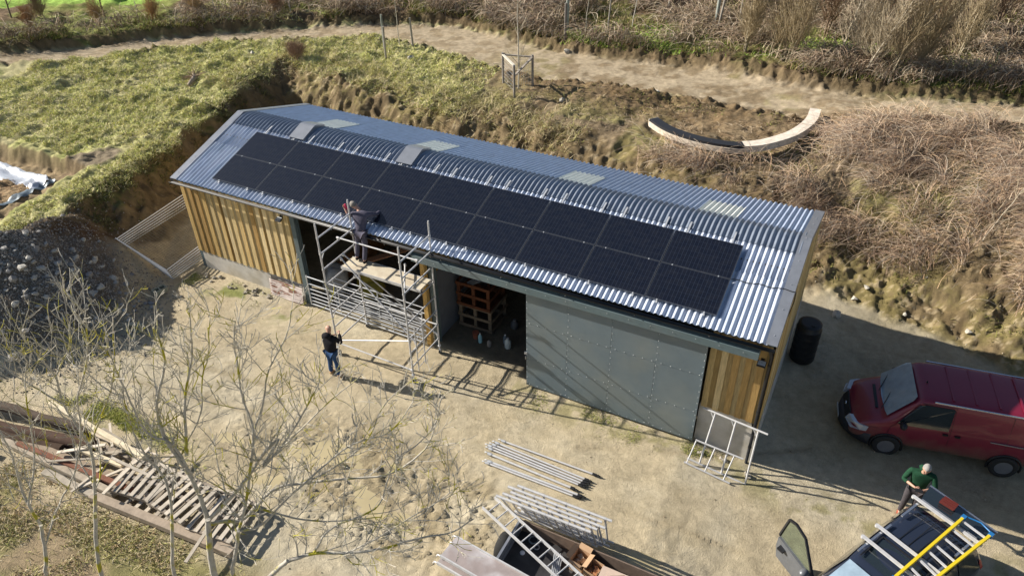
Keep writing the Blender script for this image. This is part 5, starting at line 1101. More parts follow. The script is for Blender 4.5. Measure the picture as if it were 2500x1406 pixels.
for s in (1, -1):
    mb = MB(); side_poly(mb, sst, [(-2.0, 0.1), (-1.25, 0.08), (-1.25, 0.85), (-1.80, 0.82)], s, 0.012); mb.build('side_window', MT['glass'], suv, **L)
    mb = MB(); side_poly(mb, sst, [(-1.17, 0.08), (-0.25, 0.07), (-0.25, 0.87), (-1.17, 0.87)], s, 0.012); mb.build('side_window', MT['glass'], suv, **L)
    mb = MB(); side_poly(mb, sst, [(-0.17, 0.07), (0.95, 0.06), (0.45, 0.84), (-0.17, 0.87)], s, 0.012); mb.build('side_window', MT['glass'], suv, **L)
    mb = MB(); seam(mb, sst, [(-0.2, -0.9), (-0.2, 0.9)], s); seam(mb, sst, [(-1.25, -0.7), (-1.2, 0.9)], s); seam(mb, sst, [(1.0, -0.9), (1.02, 0.0)], s); mb.build('door_seams', MT['black'], suv, **L)
    # roof rails: two silver sections each side
    for (xa, xb) in ((-1.85, -1.22), (-0.85, 0.28)):
        mb = MB(); mb.bar((xa, s * 0.60, 1.71), (xb, s * 0.60, 1.73), 0.045, 0.035); mb.build('roof_rail', MT['chrome'], suv, **L)
    mb = MB(); side_poly(mb, sst, [(-2.17, -0.1), (-2.05, -0.1), (-2.03, 0.35), (-2.12, 0.35)], s, 0.012); MT['tail'] = MT.get('tail') or mat('red_lamp', (0.35, 0.01, 0.01), 0.2, var=0.05); mb.build('tail_lamp', MT['tail'], suv, **L)
    for wx in (1.35, -1.35):
        wheel((wx, s * 0.87, 0.32), 0.34, 0.22, suv, 'Y', MT['alloy'], 5, side=s, local=True)
for xx in (-1.86, -0.55, -0.07):
    mb = MB(); w_ = 0.74; mb.bar((xx, -w_, 1.775), (xx, w_, 1.775), 0.075, 0.03)
    for s in (1, -1): mb.lathe((xx, s * w_, 1.765), [(0.045, -0.03), (0.045, 0.02)], 10)
    mb.build('roof_bar', MT['alu'], suv, **L)
mb = MB(); mb.bar((-1.92, -0.60, 1.735), (-1.92, 0.62, 1.735), 0.10, 0.05); mb.build('rear_spoiler', MT['flash'], suv, **L)
# tailgate: hinged at the roof edge, standing out behind the car
mb = MB(); tg = [Vector((-2.02, -0.64, 1.66)), Vector((-2.02, 0.64, 1.66)), Vector((-2.60, 0.76, 1.60)), Vector((-2.60, -0.76, 1.60))]
mb.poly(tg, 0.02); tgo = mb.build('tailgate', MT['navy'], suv, **L)
mb = MB(); mb.poly([v + Vector((0, 0, 0.006)) for v in (tg[0] * .9 + tg[3] * .1, tg[1] * .9 + tg[2] * .1, tg[1] * .1 + tg[2] * .9, tg[0] * .1 + tg[3] * .9)]); mb.build('tailgate_glass', MT['glass'], tgo, **L)
mb = MB(); mb.bar(tg[3], tg[2], 0.03, 0.025); mb.build('edge_trim', MT['chrome'], tgo, **L)
# driver door, swung open
MT['lining'] = mat('grey_door_lining', (0.16, 0.17, 0.19), 0.5, 0.2, var=0.15)
hinge = Vector((1.0, -0.90, 0)); ang = R_(77)
def dpt(u, z, o_=0.0): # u metres from hinge along door
    d = Vector((-math.cos(ang), -math.sin(ang), 0)); n = Vector((math.sin(ang), -math.cos(ang), 0)); lean = -0.22 * max(z - 0.95, 0)
    return hinge + d * u + n * (o_ + lean) + Vector((0, 0, z))
mb = MB(); out = [(0, 0.38), (1.08, 0.38), (1.16, 0.7), (1.16, 0.97), (0.03, 0.93)]
def slab(mb, pts, o0, o1):
    a = [dpt(u, z, o0) for u, z in pts]; b = [dpt(u, z, o1) for u, z in pts]; n = len(a)
    mb.add(a + b, [tuple(range(n)), tuple(range(n, 2 * n))[::-1]] + [(i, i + n, (i + 1) % n + n, (i + 1) % n) for i in range(n)])
MT['dirtydoor'] = mat('grey_lower_door', (0.15, 0.16, 0.175), 0.4, 0.3, var=0.2, vscale=4)
slab(mb, out, 0.05, -0.05); do = mb.build('driver_door', MT['dirtydoor'], suv, **L); do['label'] = 'driver door standing wide open'
mb = MB(); fr_ = [(0.08, 0.95), (0.62, 1.50), (0.95, 1.56), (1.14, 1.50), (1.18, 0.98)]
for a, b_ in zip(fr_[:-1], fr_[1:]): mb.bar(dpt(*a), dpt(*b_), 0.05, 0.05)
mb.build('window_frame', MT['black'], do, **L)
MT['dglass'] = mat('clear_door_glass', (0.30, 0.34, 0.25), 0.08, 0, var=0.2, vscale=5, trans=0.75)
mb = MB(); slab(mb, [(0.10, 0.96), (0.64, 1.48), (0.95, 1.54), (1.12, 1.48), (1.15, 0.98)], 0.004, -0.004); mb.build('door_glass', MT['dglass'], do, **L)
mb = MB(); mb.box(dpt(0.95, 0.82, 0.075), (0.16, 0.16, 0.05), rz=0); mb.build('door_handle', MT['black'], do, **L)
mb = MB(); mb.smooth = True; mb.blob(dpt(0.20, 1.02, 0.16), 1, 2, 0.02, (0.12, 0.09, 0.08), rz=0); mb.build('wing_mirror', MT['dirtydoor'], do, **L)
# things seen in the boot
def wpt(x, y, z): return suv.matrix_basis @ Vector((x, y, z))
bpy.context.view_layer.update()
c, s_ = math.cos(SH), math.sin(SH)
def S2W(x, y, z): return Vector((sxx + c * x - s_ * y, syy + s_ * x + c * y, suv.location.z + z))
mb = MB(); mb.col = (0.11, 0.018, 0.014); q = S2W(-2.36, 0.22 - .45, 1.68); M3 = Matrix.Rotation(SH + 0.1, 3, 'Z')
mb.box(q, (0.16, 0.30, 0.04), M3=M3)
for k in range(4): mb.box(q + M3 @ Vector((-.1 + .06 * k, 0.02, 0.045)), (0.03, 0.30, 0.04), M3=M3)
tag(mb.build('tool_case', MT['paint']), 'red plastic tool tray lying on the raised tailgate of the dark car', 'tool tray')
# yellow ladder on the roof bars
yl = empty('ladder', S2W(-1.0, 0.4, 1.8), 'yellow and silver ladder with blue feet tied on the roof of the dark car', 'ladder'); MT['yellow'] = mat('yellow_fibreglass', (0.72, 0.55, 0.02), 0.45, var=0.08)
ya, yb = (S2W(-2.16, 0.20, 1.85), S2W(0.35, 0.22, 1.85)), (S2W(-2.20, 0.76, 1.85), S2W(0.4, 0.66, 1.85))
for a, b_ in (ya, yb): mb = MB(); mb.bar(a, b_, 0.055, 0.085); mb.build('stile', MT['yellow'], yl)
for t in (0.05, 0.20, 0.33, 0.45, 0.55, 0.68, 0.8, 0.92): mb = MB(); mb.bar(ya[0].lerp(ya[1], t), yb[0].lerp(yb[1], t + 0.02), 0.05, 0.02); mb.build('rung', MT['alu'], yl)
MT['blue'] = mat('blue_plastic', (0.02, 0.15, 0.38), 0.4, var=0.08)
for a in (ya[0], yb[0], ya[1]): mb = MB(); d = (ya[1] - ya[0]).normalized(); mb.box(a + d * 0.03, (0.10, 0.09, 0.10), rz=SH); mb.build('foot', MT['blue'], yl)
mb = MB(); p0, p1 = ya[0] + Vector((0, 0, .03)), yb[0] + Vector((0, 0, .03)); mid_ = (p0 + p1) / 2 + Vector((0.06, 0.10, -0.02)); mb.tube([p0, p0.lerp(mid_, .6), mid_, p1.lerp(mid_, .5), p1], 0.018, 6); mb.build('strap', MT['blue'], yl)

# ---------------------------------------------------------------- people
def skin_obj(name, chains, m, parent, col, sub=2, smooth=True, lean=None):
    """chains: list of lists of (key, pos, radius); identical keys share a vertex"""
    ids = {}; vs = []; rad = []; es = []
    for ch in chains:
        prev = None
        for k, p, r in ch:
            if k not in ids: ids[k] = len(vs); vs.append(tuple(p)); rad.append(r if hasattr(r, '__len__') else (r, r))
            if prev is not None: es.append((prev, ids[k]))
            prev = ids[k]
    me = bpy.data.meshes.new(name); me.from_pydata(vs, es, []); o = bpy.data.objects.new(name, me); link(o)
    sm = o.modifiers.new('skin', 'SKIN'); sm.use_smooth_shade = True; sm.branch_smoothing = 0.4
    if not me.skin_vertices:
        bpy.context.view_layer.update()
    if not me.skin_vertices:
        bm = bmesh.new(); bm.from_mesh(me); bm.verts.layers.skin.verify(); bm.to_mesh(me); bm.free()
    for i, sv in enumerate(me.skin_vertices[0].data): sv.radius = rad[i]; sv.use_root = (i == 0)
    ss = o.modifiers.new('sub', 'SUBSURF'); ss.levels = sub; ss.render_levels = sub
    dg = bpy.context.evaluated_depsgraph_get(); dg.update(); me2 = bpy.data.meshes.new_from_object(o.evaluated_get(dg)); bpy.data.objects.remove(o)
    ca = me2.color_attributes.new('Col', 'FLOAT_COLOR', 'POINT'); ca.data.foreach_set('color', np.tile(np.array([*col, 1], dtype=np.float32), len(me2.vertices)))
    me2.materials.clear(); me2.materials.append(m); me2.polygons.foreach_set('use_smooth', [True] * len(me2.polygons)); me2.name = name
    off = ORG[parent.name]; me2.transform(Matrix.Translation(-off))
    o2 = bpy.data.objects.new(name, me2); link(o2); o2.parent = parent; ORG[o2.name] = off
    return o2
MT['skin'] = mat('skin', (0.52, 0.30, 0.22), 0.55, var=0.06, vscale=20)
def person(label, J, top, legs, shoe, hair, group=None, hairlen=1.0, grip=0.6):
    """J: joint positions (world). fwd = facing unit vector"""
    V_ = {k: Vector(v) for k, v in J.items() if isinstance(v, tuple)}; fwd = Vector(J['fwd']).normalized(); look = Vector(J.get('look', J['fwd'])).normalized()
    e = empty('person', (V_['pel'].x, V_['pel'].y, min(V_['anL'].z, V_['anR'].z) - 0.08), label, 'person')
    up = (V_['head'] - V_['neck']).normalized(); side = look.cross(up).normalized(); look = up.cross(side).normalized()
    hd = V_['head']; ch = []
    ch.append([('pel', V_['pel'], (0.13, 0.10)), ('sp', V_['pel'].lerp(V_['chest'], .5), (0.125, 0.095)), ('chest', V_['chest'], (0.15, 0.105)), ('nk', V_['neck'], 0.058), ('jaw', hd - up * 0.055 + look * 0.012, (0.064, 0.07)), ('skull', hd + up * 0.03 - look * 0.012, (0.080, 0.092)), ('crown', hd + up * 0.085 - look * 0.015, (0.06, 0.07))])
    ch.append([('skull', 0, 0), ('n1', hd + look * 0.085 - up * 0.008, 0.018), ('n2', hd + look * 0.108 - up * 0.022, 0.011)])
    for s, n in ((1, 'e1'), (-1, 'e2')): ch.append([('skull', 0, 0), (n, hd + side * s * 0.086 - up * 0.005, (0.012, 0.022))])
    for S in 'LR':
        sh, el, wr = V_['sh' + S], V_['el' + S], V_['wr' + S]; ch.append([('chest', 0, 0), ('sh' + S, sh, 0.058), ('ua' + S, sh.lerp(el, .5), 0.048), ('el' + S, el, 0.04), ('fa' + S, el.lerp(wr, .45), 0.037), ('wr' + S, wr, 0.027)])
        hp, kn, an = V_['hip' + S], V_['kn' + S], V_['an' + S]; to = an + Vector(J.get('to' + S, fwd)) * 0.14 + Vector((0, 0, -0.045)); ch.append([('pel', 0, 0), ('hip' + S, hp, 0.088), ('th' + S, hp.lerp(kn, .5), 0.075), ('kn' + S, kn, 0.056), ('ca' + S, kn.lerp(an, .4), 0.052), ('an' + S, an, 0.038), ('to' + S, to, 0.03)])
        # hand: palm and five fingers
        d = (wr - el).normalized(); hdv = Vector(J.get('hand' + S, d)).normalized(); pn = hdv.cross(up if abs(hdv.dot(up)) < .9 else fwd).normalized(); curl = hdv.cross(pn).normalized(); palm = wr + hdv * 0.055
        ch.append([('wr' + S, 0, 0), ('pm' + S, palm, (0.034, 0.018))])
        for f, (off_, ln_) in enumerate(((-0.03, 0.062), (-0.01, 0.074), (0.01, 0.07), (0.03, 0.055))):
            b0 = palm + pn * off_ + hdv * 0.03; b1 = b0 + (hdv * math.cos(grip) + curl * math.sin(grip)) * ln_ * .55; b2 = b1 + (hdv * math.cos(grip * 2) + curl * math.sin(grip * 2)) * ln_ * .5
            ch.append([('pm' + S, 0, 0), ('f%d%s0' % (f, S), b0, 0.0095), ('f%d%s1' % (f, S), b1, 0.009), ('f%d%s2' % (f, S), b2, 0.0078)])
        t0 = palm - pn * 0.035 - hdv * 0.015; ch.append([('pm' + S, 0, 0), ('t%s0' % S, t0, 0.012), ('t%s1' % S, t0 - pn * 0.02 + hdv * 0.03 + curl * 0.01, 0.0105), ('t%s2' % S, t0 - pn * 0.02 + hdv * 0.055 + curl * 0.022, 0.009)])
    body = skin_obj('body', ch, MT['skin'], e, (1, 1, 1), 1)
    for s in (1, -1):
        mb = MB(); mb.blob(hd + look * 0.083 + side * s * 0.032 + up * 0.012, 0.0105, 1, 0); mb.build('eye', MT['black'], e)
    # clothes
    bk_ = 1.22 if top[1] == 'jacket' else 1.0
    tc = [[('pel', V_['pel'] - (V_['chest'] - V_['pel']).normalized() * 0.06, (0.17 * bk_, 0.13 * bk_)), ('sp', V_['pel'].lerp(V_['chest'], .5), (0.17 * bk_, 0.14 * bk_)), ('chest', V_['chest'], (0.18 * bk_, 0.14 * bk_)), ('col', V_['neck'].lerp(V_['chest'], .22), 0.085)]]
    for S in 'LR':
        sh, el, wr = V_['sh' + S], V_['el' + S], V_['wr' + S]; end = J.get('sleeve' + S, 0.95)
        tc.append([('chest', 0, 0), ('sh' + S, sh, 0.083), ('ua' + S, sh.lerp(el, .5), 0.068), ('el' + S, el, 0.060)] + ([('fa' + S, el.lerp(wr, end * .55), 0.055), ('wr' + S, el.lerp(wr, end), 0.044)] if end > 0.2 else []))
    skin_obj('jacket' if top[1] == 'jacket' else 'top', tc, MT['cloth'], e, top[0], 2)
    lc = []
    for S in 'LR':
        hp, kn, an = V_['hip' + S], V_['kn' + S], V_['an' + S]
        lc.append([('pel', V_['pel'], (0.15, 0.115)), ('hip' + S, hp, 0.112), ('th' + S, hp.lerp(kn, .5), 0.095), ('kn' + S, kn, 0.075), ('ca' + S, kn.lerp(an, .5), 0.070), ('an' + S, an.lerp(kn, .06), 0.063)])
    skin_obj('trousers', lc, MT['cloth'], e, legs, 2)
    for S in 'LR':
        an = V_['an' + S]; f = Vector(J.get('to' + S, fwd)).normalized(); z0 = Vector((0, 0, -0.05))
        skin_obj('shoe', [[('h', an - f * 0.05 + z0 * 1.0, (0.045, 0.04)), ('a', an + f * 0.0 + z0 * .2, (0.055, 0.05)), ], [('a', 0, 0), ('m', an + f * 0.09 + z0, (0.05, 0.036)), ('t', an + f * 0.17 + z0 * 1.1, (0.045, 0.03))]], MT['cloth'], e, shoe, 2)
    if top[1] == 'jacket' and J.get('hood'):
        mb = MB(); mb.smooth = True; mb.col = top[0]; mb.blob(V_['neck'] - fwd * 0.09 - up * 0.0, 1, 2, 0.15, (0.13, 0.09, 0.09), rz=math.atan2(side.y, side.x)); mb.build('hood', MT['cloth'], e)
    if hair:
        mb = MB(); mb.col = hair; mb.smooth = True; bm = bmesh.new(); bmesh.ops.create_icosphere(bm, subdivisions=3, radius=1); vs = []
        for v in bm.verts:
            p = v.co.copy(); k_ = 1 + 0.06 * mnoise.noise(p * 5); cut = p.x < -0.05 - 0.0 and p.z < 0.15   # p.x forward, p.z up
            if p.x > 0.25 and p.z < 0.35: k_ *= 0.72
            if p.z < -0.35: k_ *= 0.75
            vs.append(hd + up * (0.028 + p.z * 0.118 * k_) + look * (-0.018 + p.x * 0.112 * k_) + side * (p.y * 0.092 * k_))
        mb.add(vs, [tuple(v.index for v in f.verts) for f in bm.faces]); bm.free(); mb.build('hair', MT['cloth'], e)
    return e
zg = hz(7.36, -2.35)
def off(b, *a): return (b[0] + a[0], b[1] + a[1], b[2] + a[2])
g = (7.36, -2.38, zg)
man = person('bald man in black hooded jacket and blue jeans holding the scaffold tower', dict(
    pel=off(g, 0, 0, 0.95), chest=off(g, 0.0, 0.03, 1.30), neck=off(g, 0.0, 0.05, 1.50), head=off(g, -0.02, 0.09, 1.66), shL=off(g, -0.19, 0.04, 1.42), shR=off(g, 0.19, 0.05, 1.42), elL=off(g, -0.27, 0.14, 1.16), elR=off(g, 0.25, 0.18, 1.17), wrL=off(g, -0.20, 0.40, 1.12), wrR=off(g, 0.02, 0.42, 1.26),
    hipL=off(g, -0.09, 0, 0.90), hipR=off(g, 0.09, 0, 0.90), knL=off(g, -0.13, 0.03, 0.50), knR=off(g, 0.12, 0.02, 0.50), anL=off(g, -0.15, 0, 0.09), anR=off(g, 0.15, -0.03, 0.09), fwd=(0.05, 1, 0), look=(-0.1, 1, -0.15), toL=(-0.25, 1, 0), toR=(0.35, 0.9, 0), hood=True), ((0.018, 0.018, 0.022), 'jacket'), (0.035, 0.075, 0.17), (0.36, 0.24, 0.13), None)
g = (7.27, -0.50, 2.885)
wk = person('grey-haired worker in dark overalls on the platform, leaning over the roof edge', dict(
    pel=off(g, 0.02, 0.20, 0.93), chest=off(g, -0.08, 0.42, 1.24), neck=off(g, -0.20, 0.52, 1.42), head=off(g, -0.36, 0.54, 1.48), shL=off(g, -0.30, 0.38, 1.33), shR=off(g, 0.08, 0.50, 1.34), elL=off(g, -0.52, 0.44, 1.14), elR=off(g, 0.20, 0.76, 1.22), wrL=off(g, -0.66, 0.48, 1.32), wrR=off(g, 0.12, 1.02, 1.16),
    hipL=off(g, -0.08, 0.20, 0.88), hipR=off(g, 0.11, 0.20, 0.88), knL=off(g, -0.11, 0.14, 0.48), knR=off(g, 0.15, 0.14, 0.48), anL=off(g, -0.14, 0.06, 0.09), anR=off(g, 0.16, 0.0, 0.09), fwd=(-0.3, 1, 0), look=(-0.8, 0.5, -0.45), sleeveL=0.5), ((0.10, 0.095, 0.13), 'top'), (0.10, 0.095, 0.13), (0.03, 0.028, 0.028), (0.26, 0.24, 0.22))
mb = MB(); mb.col = (0.62, 0.03, 0.11); c0 = Vector(off(g, -0.67, 0.52, 1.38)); mb.lathe(c0, [(0.035, -0.09), (0.035, 0.05), (0.02, 0.08)], 10); mb.bar(c0 + Vector((0, 0, -0.02)), c0 + Vector((0.10, 0.03, -0.10)), 0.05, 0.06); tag(mb.build('power_tool', MT['paint']), 'pinkish-red cordless tool in the hand of the worker on the platform', 'tool')
gx_, gy_ = 22.26, 0.22; g = (gx_, gy_, hz(gx_, gy_) + 0.0)
gm = person('grey-haired man in green fleece looking down at the device in his hands', dict(
    pel=off(g, 0, 0, 1.02), chest=off(g, 0.0, -0.02, 1.42), neck=off(g, 0.02, -0.05, 1.63), head=off(g, 0.02, -0.13, 1.78), shL=off(g, 0.23, -0.02, 1.55), shR=off(g, -0.23, -0.02, 1.55), elL=off(g, 0.34, -0.12, 1.27), elR=off(g, -0.34, -0.12, 1.28), wrL=off(g, 0.08, -0.36, 1.33), wrR=off(g, -0.11, -0.36, 1.36),
    hipL=off(g, 0.10, 0, 0.97), hipR=off(g, -0.10, 0, 0.97), knL=off(g, 0.12, -0.02, 0.53), knR=off(g, -0.12, -0.03, 0.53), anL=off(g, 0.12, 0, 0.09), anR=off(g, -0.13, 0, 0.09), fwd=(0.0, -1, 0), look=(-0.05, -0.85, -0.42), sleeveL=0.45, sleeveR=0.45, hood=True, handL=(-0.9, -0.3, 0.1), handR=(0.9, -0.3, 0.05)), ((0.018, 0.062, 0.034), 'jacket'), (0.075, 0.068, 0.075), (0.30, 0.05, 0.03), (0.30, 0.29, 0.28))
mb = MB(); c0 = Vector(off(g, -0.01, -0.44, 1.37)); mb.box(c0, (0.16, 0.085, 0.018), M3=Matrix.Rotation(0.35, 3, 'X')); tag(mb.build('phone', MT['black']), 'small black device held by the man in the green fleece', 'phone')
# ---------------------------------------------------------------- stones
random.seed(21)
def rock(x, y, r, label=None, group='loose stones on the spoil heap', sink=0.3, col=None):
    z = hz(x, y); mb = MB(); c = col or random.choice([(0.36, 0.35, 0.33), (0.44, 0.42, 0.38), (0.29, 0.28, 0.27), (0.50, 0.47, 0.41)]); mb.col = c
    mb.blob((0, 0, 0), r, 1, 0.35, (random.uniform(0.8, 1.25), random.uniform(0.7, 1.0), random.uniform(0.55, 0.85)))
    o = mb.build('stone', MT['rock']); o.location = (x, y, z + r * (0.6 - sink)); return tag(o, label, 'stone', group)
k = 0
for _ in range(4000):
    if k >= 240: break
    u = random.random(); x = random.uniform(-5, 0.7); y = random.uniform(-6.6, -1.5)
    c = math.exp(-((x + 2.1) / 1.3) ** 2 - ((y + 4.1) / 1.3) ** 2) + 0.35 * math.exp(-((x + 0.4) / 1.0) ** 2 - ((y + 3.4) / 1.4) ** 2)
    if random.random() > c: continue
    r = 0.035 + 0.10 * random.random() ** 2.6; rock(x, y, r, 'grey stone among the rubble on the shaded spoil heap'); k += 1
n = 16000; x = rng.normal(-1.9, 1.3, n); y = rng.normal(-4.0, 1.2, n); z = HT(x, y) + 0.01; s = 0.012 + 0.035 * rng.random(n) ** 2
T4 = np.array([(1, 0, -0.4), (-0.5, 0.87, -0.4), (-0.5, -0.87, -0.4), (0.1, 0.1, 0.8)]); a = rng.random(n) * 6.28; ca_, sa_ = np.cos(a), np.sin(a)
V = np.stack([np.stack([x + s * (t[0] * ca_ - t[1] * sa_), y + s * (t[0] * sa_ + t[1] * ca_), z + s * t[2]], 1) for t in T4], 1).reshape(-1, 3); F = (np.arange(n)[:, None] * 4)[:, :, None] + np.array([(0, 1, 3), (1, 2, 3), (2, 0, 3)]); F = F.reshape(-1, 3)
cc = np.array([(0.30, 0.28, 0.26), (0.38, 0.35, 0.31), (0.22, 0.19, 0.16)])[rng.integers(0, 3, n)]
tag(np_mesh('gravel', V, F, np.repeat(cc, 4, 0), MT['rock']), 'small broken stone spread over the spoil heap', 'gravel', kind='stuff')
n = 5200; x = rng.uniform(-4, 27, n); y = rng.uniform(-8, 17, n); dl_, db_ = masks(x, y); keep = ((x < -0.3) | (x > 18.8) | (y < -0.4) | (y > 7.2)) & ((rng.random(n) < 0.30) | (np.maximum(dl_, db_) > 0)); x, y = x[keep], y[keep]; n = len(x); z = HT(x, y); s = 0.008 + 0.04 * rng.random(n) ** 4; a = rng.random(n) * 6.28; ca_, sa_ = np.cos(a), np.sin(a)
V = np.stack([np.stack([x + s * (t[0] * ca_ - t[1] * sa_), y + s * (t[0] * sa_ + t[1] * ca_), z + s * t[2]], 1) for t in T4], 1).reshape(-1, 3); F = ((np.arange(n)[:, None] * 4)[:, :, None] + np.array([(0, 1, 3), (1, 2, 3), (2, 0, 3)])).reshape(-1, 3)
cc = np.array([(0.42, 0.36, 0.27), (0.50, 0.45, 0.36), (0.30, 0.24, 0.16)])[rng.integers(0, 3, n)]
tag(np_mesh('pebbles', V, F, np.repeat(cc, 4, 0), MT['rock']), 'scattered pale pebbles over the yard and banks', 'pebbles', kind='stuff')
PALE = (0.48, 0.45, 0.39)
for x, y, r, lb in [(19.64, 7.35, 0.17, 'large pale stone at the foot of the bank by the right gable'), (20.05, 8.5, 0.12, 'pale stone low on the bank, above the large one near the gable'), (20.3, 8.9, 0.10, 'smaller pale stone just above the gable-side pair on the bank'),
                    (-1.2, 14.97, 0.20, 'round grey stone at the foot of the fence posts behind the barn'), (-8.58, 12.4, 0.16, 'pale stone in the grass beside the track'), (-17.2, 8.5, 0.22, 'pale stone on the near verge of the track at far left'), (7.2, 13.7, 0.15, 'white stone on the churned soil right of the tree guard'), (24.6, 5.6, 0.2, 'pale stone on the bank above the red van'), (23.4, 8.2, 0.12, 'cream stone in the lower bank behind the red van'), (21.6, 8.4, 0.09, 'small cream stone on the bank between barn and van'), (8.8, -9.6, 0.2, 'pale stone in the grass at the foot of the nearest tree'), (4.8, 19.6, 0.15, 'pale stone on the far verge by the wooden post'), (10.5, 16.3, 0.12, 'pale stone on the churned earth above the bench')]:
    rock(x, y, r, lb, 'loose pale stones', 0.25, PALE)
random.seed(9)
for i in range(34):
    x = random.uniform(0.2, 3.2) if i < 26 else random.uniform(17.2, 18.8); y = -0.28 - random.random() * 0.35 if i < 26 else -0.25 - random.random() * 0.3
    rock(x, y, 0.04 + 0.05 * random.random(), 'stone in the rough line along the foot of the left plinth' if i < 26 else 'stone at the foot of the right-hand plinth', 'stones along the plinth' if i < 26 else 'stones at the right plinth', 0.3, (0.33, 0.30, 0.25))
# hollow concrete blocks
def block(x, y, rz, tilt, label):
    z = hz(x, y) + 0.12; e = empty('concrete_block', (x, y, z), label, 'concrete block'); M3 = Matrix.Rotation(rz, 3, 'Z') @ Matrix.Rotation(tilt, 3, 'X'); mb = MB()
    for (cx, cy, wx, wy) in ((0, -0.09, 0.44, 0.035), (0, 0.09, 0.44, 0.035), (-0.2, 0, 0.035, 0.145), (0, 0, 0.035, 0.145), (0.2, 0, 0.035, 0.145)): mb.box(Vector((x, y, z)) + M3 @ Vector((cx, cy, 0)), (wx, wy, 0.19), M3=M3)
    mb.build('shell', MT['blk'], e)
MT['blk'] = mat('mossy_block', (0.36, 0.36, 0.28), 0.9, var=0.2, vscale=12, bump=0.004, bscale=60)
block(-0.10, -1.85, 1.35, 0.15, 'mossy hollow concrete block beside the mesh fence panels'); block(0.75, -3.55, 0.2, 1.3, 'hollow concrete block on its side at the edge of the spoil heap')

# ---------------------------------------------------------------- timber pile
def beam(p, q, w, h, col, label, name='timber_beam', cat='beam', rnd=False, group='old timbers in the pile'):
    a = P(p[0], p[1], 0.02 + h / 2 + p[2]); b = P(q[0], q[1], 0.02 + h / 2 + q[2]); mb = MB(); mb.col = col
    if rnd:
        n = 9; pts = []; rr = []
        for i in range(n): t = i / (n - 1); pts.append(a.lerp(b, t) + Vector((0, random.uniform(-.03, .03), random.uniform(-.02, .02)))); rr.append(w / 2 * random.uniform(0.88, 1.1))
        mb.tube(pts, rr, 10)
    else: mb.bar(a, b, w, h)
    o = mb.build(name, MT['woodh'], bevel=0.012 if not rnd else 0); return tag(o, label, cat, group)
DK, GR, PL, RS = (0.07, 0.045, 0.03), (0.42, 0.37, 0.30), (0.74, 0.64, 0.46), (0.22, 0.10, 0.065)
beam((-3.0, -8.4, 0), (3.3, -7.05, 0), 0.26, 0.24, (0.12, 0.09, 0.07), 'dark rotten log at the back of the timber pile', 'log', 'log', True)
beam((-2.5, -8.9, 0), (3.6, -7.45, 0), 0.32, 0.28, (0.09, 0.055, 0.04), 'thick near-black log, second from the back of the timber pile', 'log', 'log', True)
beam((-1.0, -8.75, 0), (3.0, -7.85, 0), 0.26, 0.24, DK, 'dark brown log in front of the two longest ones', 'log', 'log', True)
beam((1.62, -7.02, 0.32), (5.3, -7.22, 0.32), 0.13, 0.11, PL, 'long pale yellow post lying on top at the back of the pile')
beam((3.5, -7.75, 0.28), (5.0, -7.62, 0.28), 0.11, 0.10, PL, 'short pale post angled inside the timber pile')
beam((1.8, -8.15, 0.02), (5.8, -7.82, 0.02), 0.20, 0.18, (0.34, 0.27, 0.20), 'grey-brown beam beside the rust-red one')
beam((1.95, -8.28, 0.14), (5.7, -7.98, 0.14), 0.13, 0.12, RS, 'rust-red crumbling beam in the middle of the pile')
beam((1.35, -8.35, 0.05), (5.35, -8.22, 0.05), 0.16, 0.16, (0.42, 0.36, 0.28), 'long pale grey beam in front of the rust-red one')
beam((3.2, -8.52, 0), (5.6, -8.42, 0), 0.18, 0.15, GR, 'grey beam lying under the front beam')
beam((4.9, -8.5, 0.05), (9.0, -8.15, 0.05), 0.20, 0.18, (0.38, 0.31, 0.24), 'long front beam along the near edge of the pallets')
beam((3.9, -7.30, 0.02), (8.5, -6.92, 0.02), 0.15, 0.13, (0.33, 0.28, 0.23), 'long grey beam along the far edge of the pallets')
beam((0.2, -8.95, 0.1), (1.4, -8.75, 0.1), 0.15, 0.12, (0.62, 0.58, 0.50), 'short whitish beam at the left edge of the photo')
for i, (x0, x1) in enumerate(((3.7, 4.5), (4.3, 4.35))):
    beam((x0, -7.8, 0.16), (x1 + 0.1, -7.15, 0.16), 0.10, 0.06, GR, 'short grey board across the gap behind the pallets, %s' % ('slanting' if i == 0 else 'straight'), 'board', 'board')
def pallet(cx, cy, rz, zt, label, L_=1.3, W_=1.0, n=7, gap=1):
    z0 = hz(cx, cy) + zt; e = empty('pallet', (cx, cy, z0), label, 'pallet', 'weathered pallets in the timber pile'); M3 = Matrix.Rotation(rz, 3, 'Z'); C0 = Vector((cx, cy, z0))
    for y in (-W_ / 2 + .05, 0, W_ / 2 - .05):
        mb = MB(); mb.col = (0.26, 0.22, 0.18); mb.box(C0 + M3 @ Vector((0, y, 0.05)), (L_, 0.08, 0.09), M3=M3); mb.build('bearer', MT['woodh'], e)
    for i in range(n):
        x = -L_ / 2 + 0.05 + (L_ - 0.1) * i / (n - 1); c = random.uniform(0.8, 1.2); mb = MB(); mb.col = (0.52 * c, 0.46 * c, 0.38 * c); mb.box(C0 + M3 @ Vector((x, random.uniform(-.01, .01), 0.107)), (0.10, W_, 0.022), M3=M3); mb.build('slat', MT['woodh'], e)
        if i % 3 == 0: mb = MB(); mb.col = (0.3, 0.26, 0.21); mb.box(C0 + M3 @ Vector((x, 0, -0.007)), (0.10, W_, 0.02), M3=M3); mb.build('slat', MT['woodh'], e)
pallet(5.75, -7.72, 0.16, 0.28, 'weathered pallet at the left end of the lattice, resting on beams', 1.2, 1.0, 6)
pallet(7.0, -7.66, -0.07, 0.30, 'weathered pallet in the middle of the lattice', 1.25, 1.05, 6)
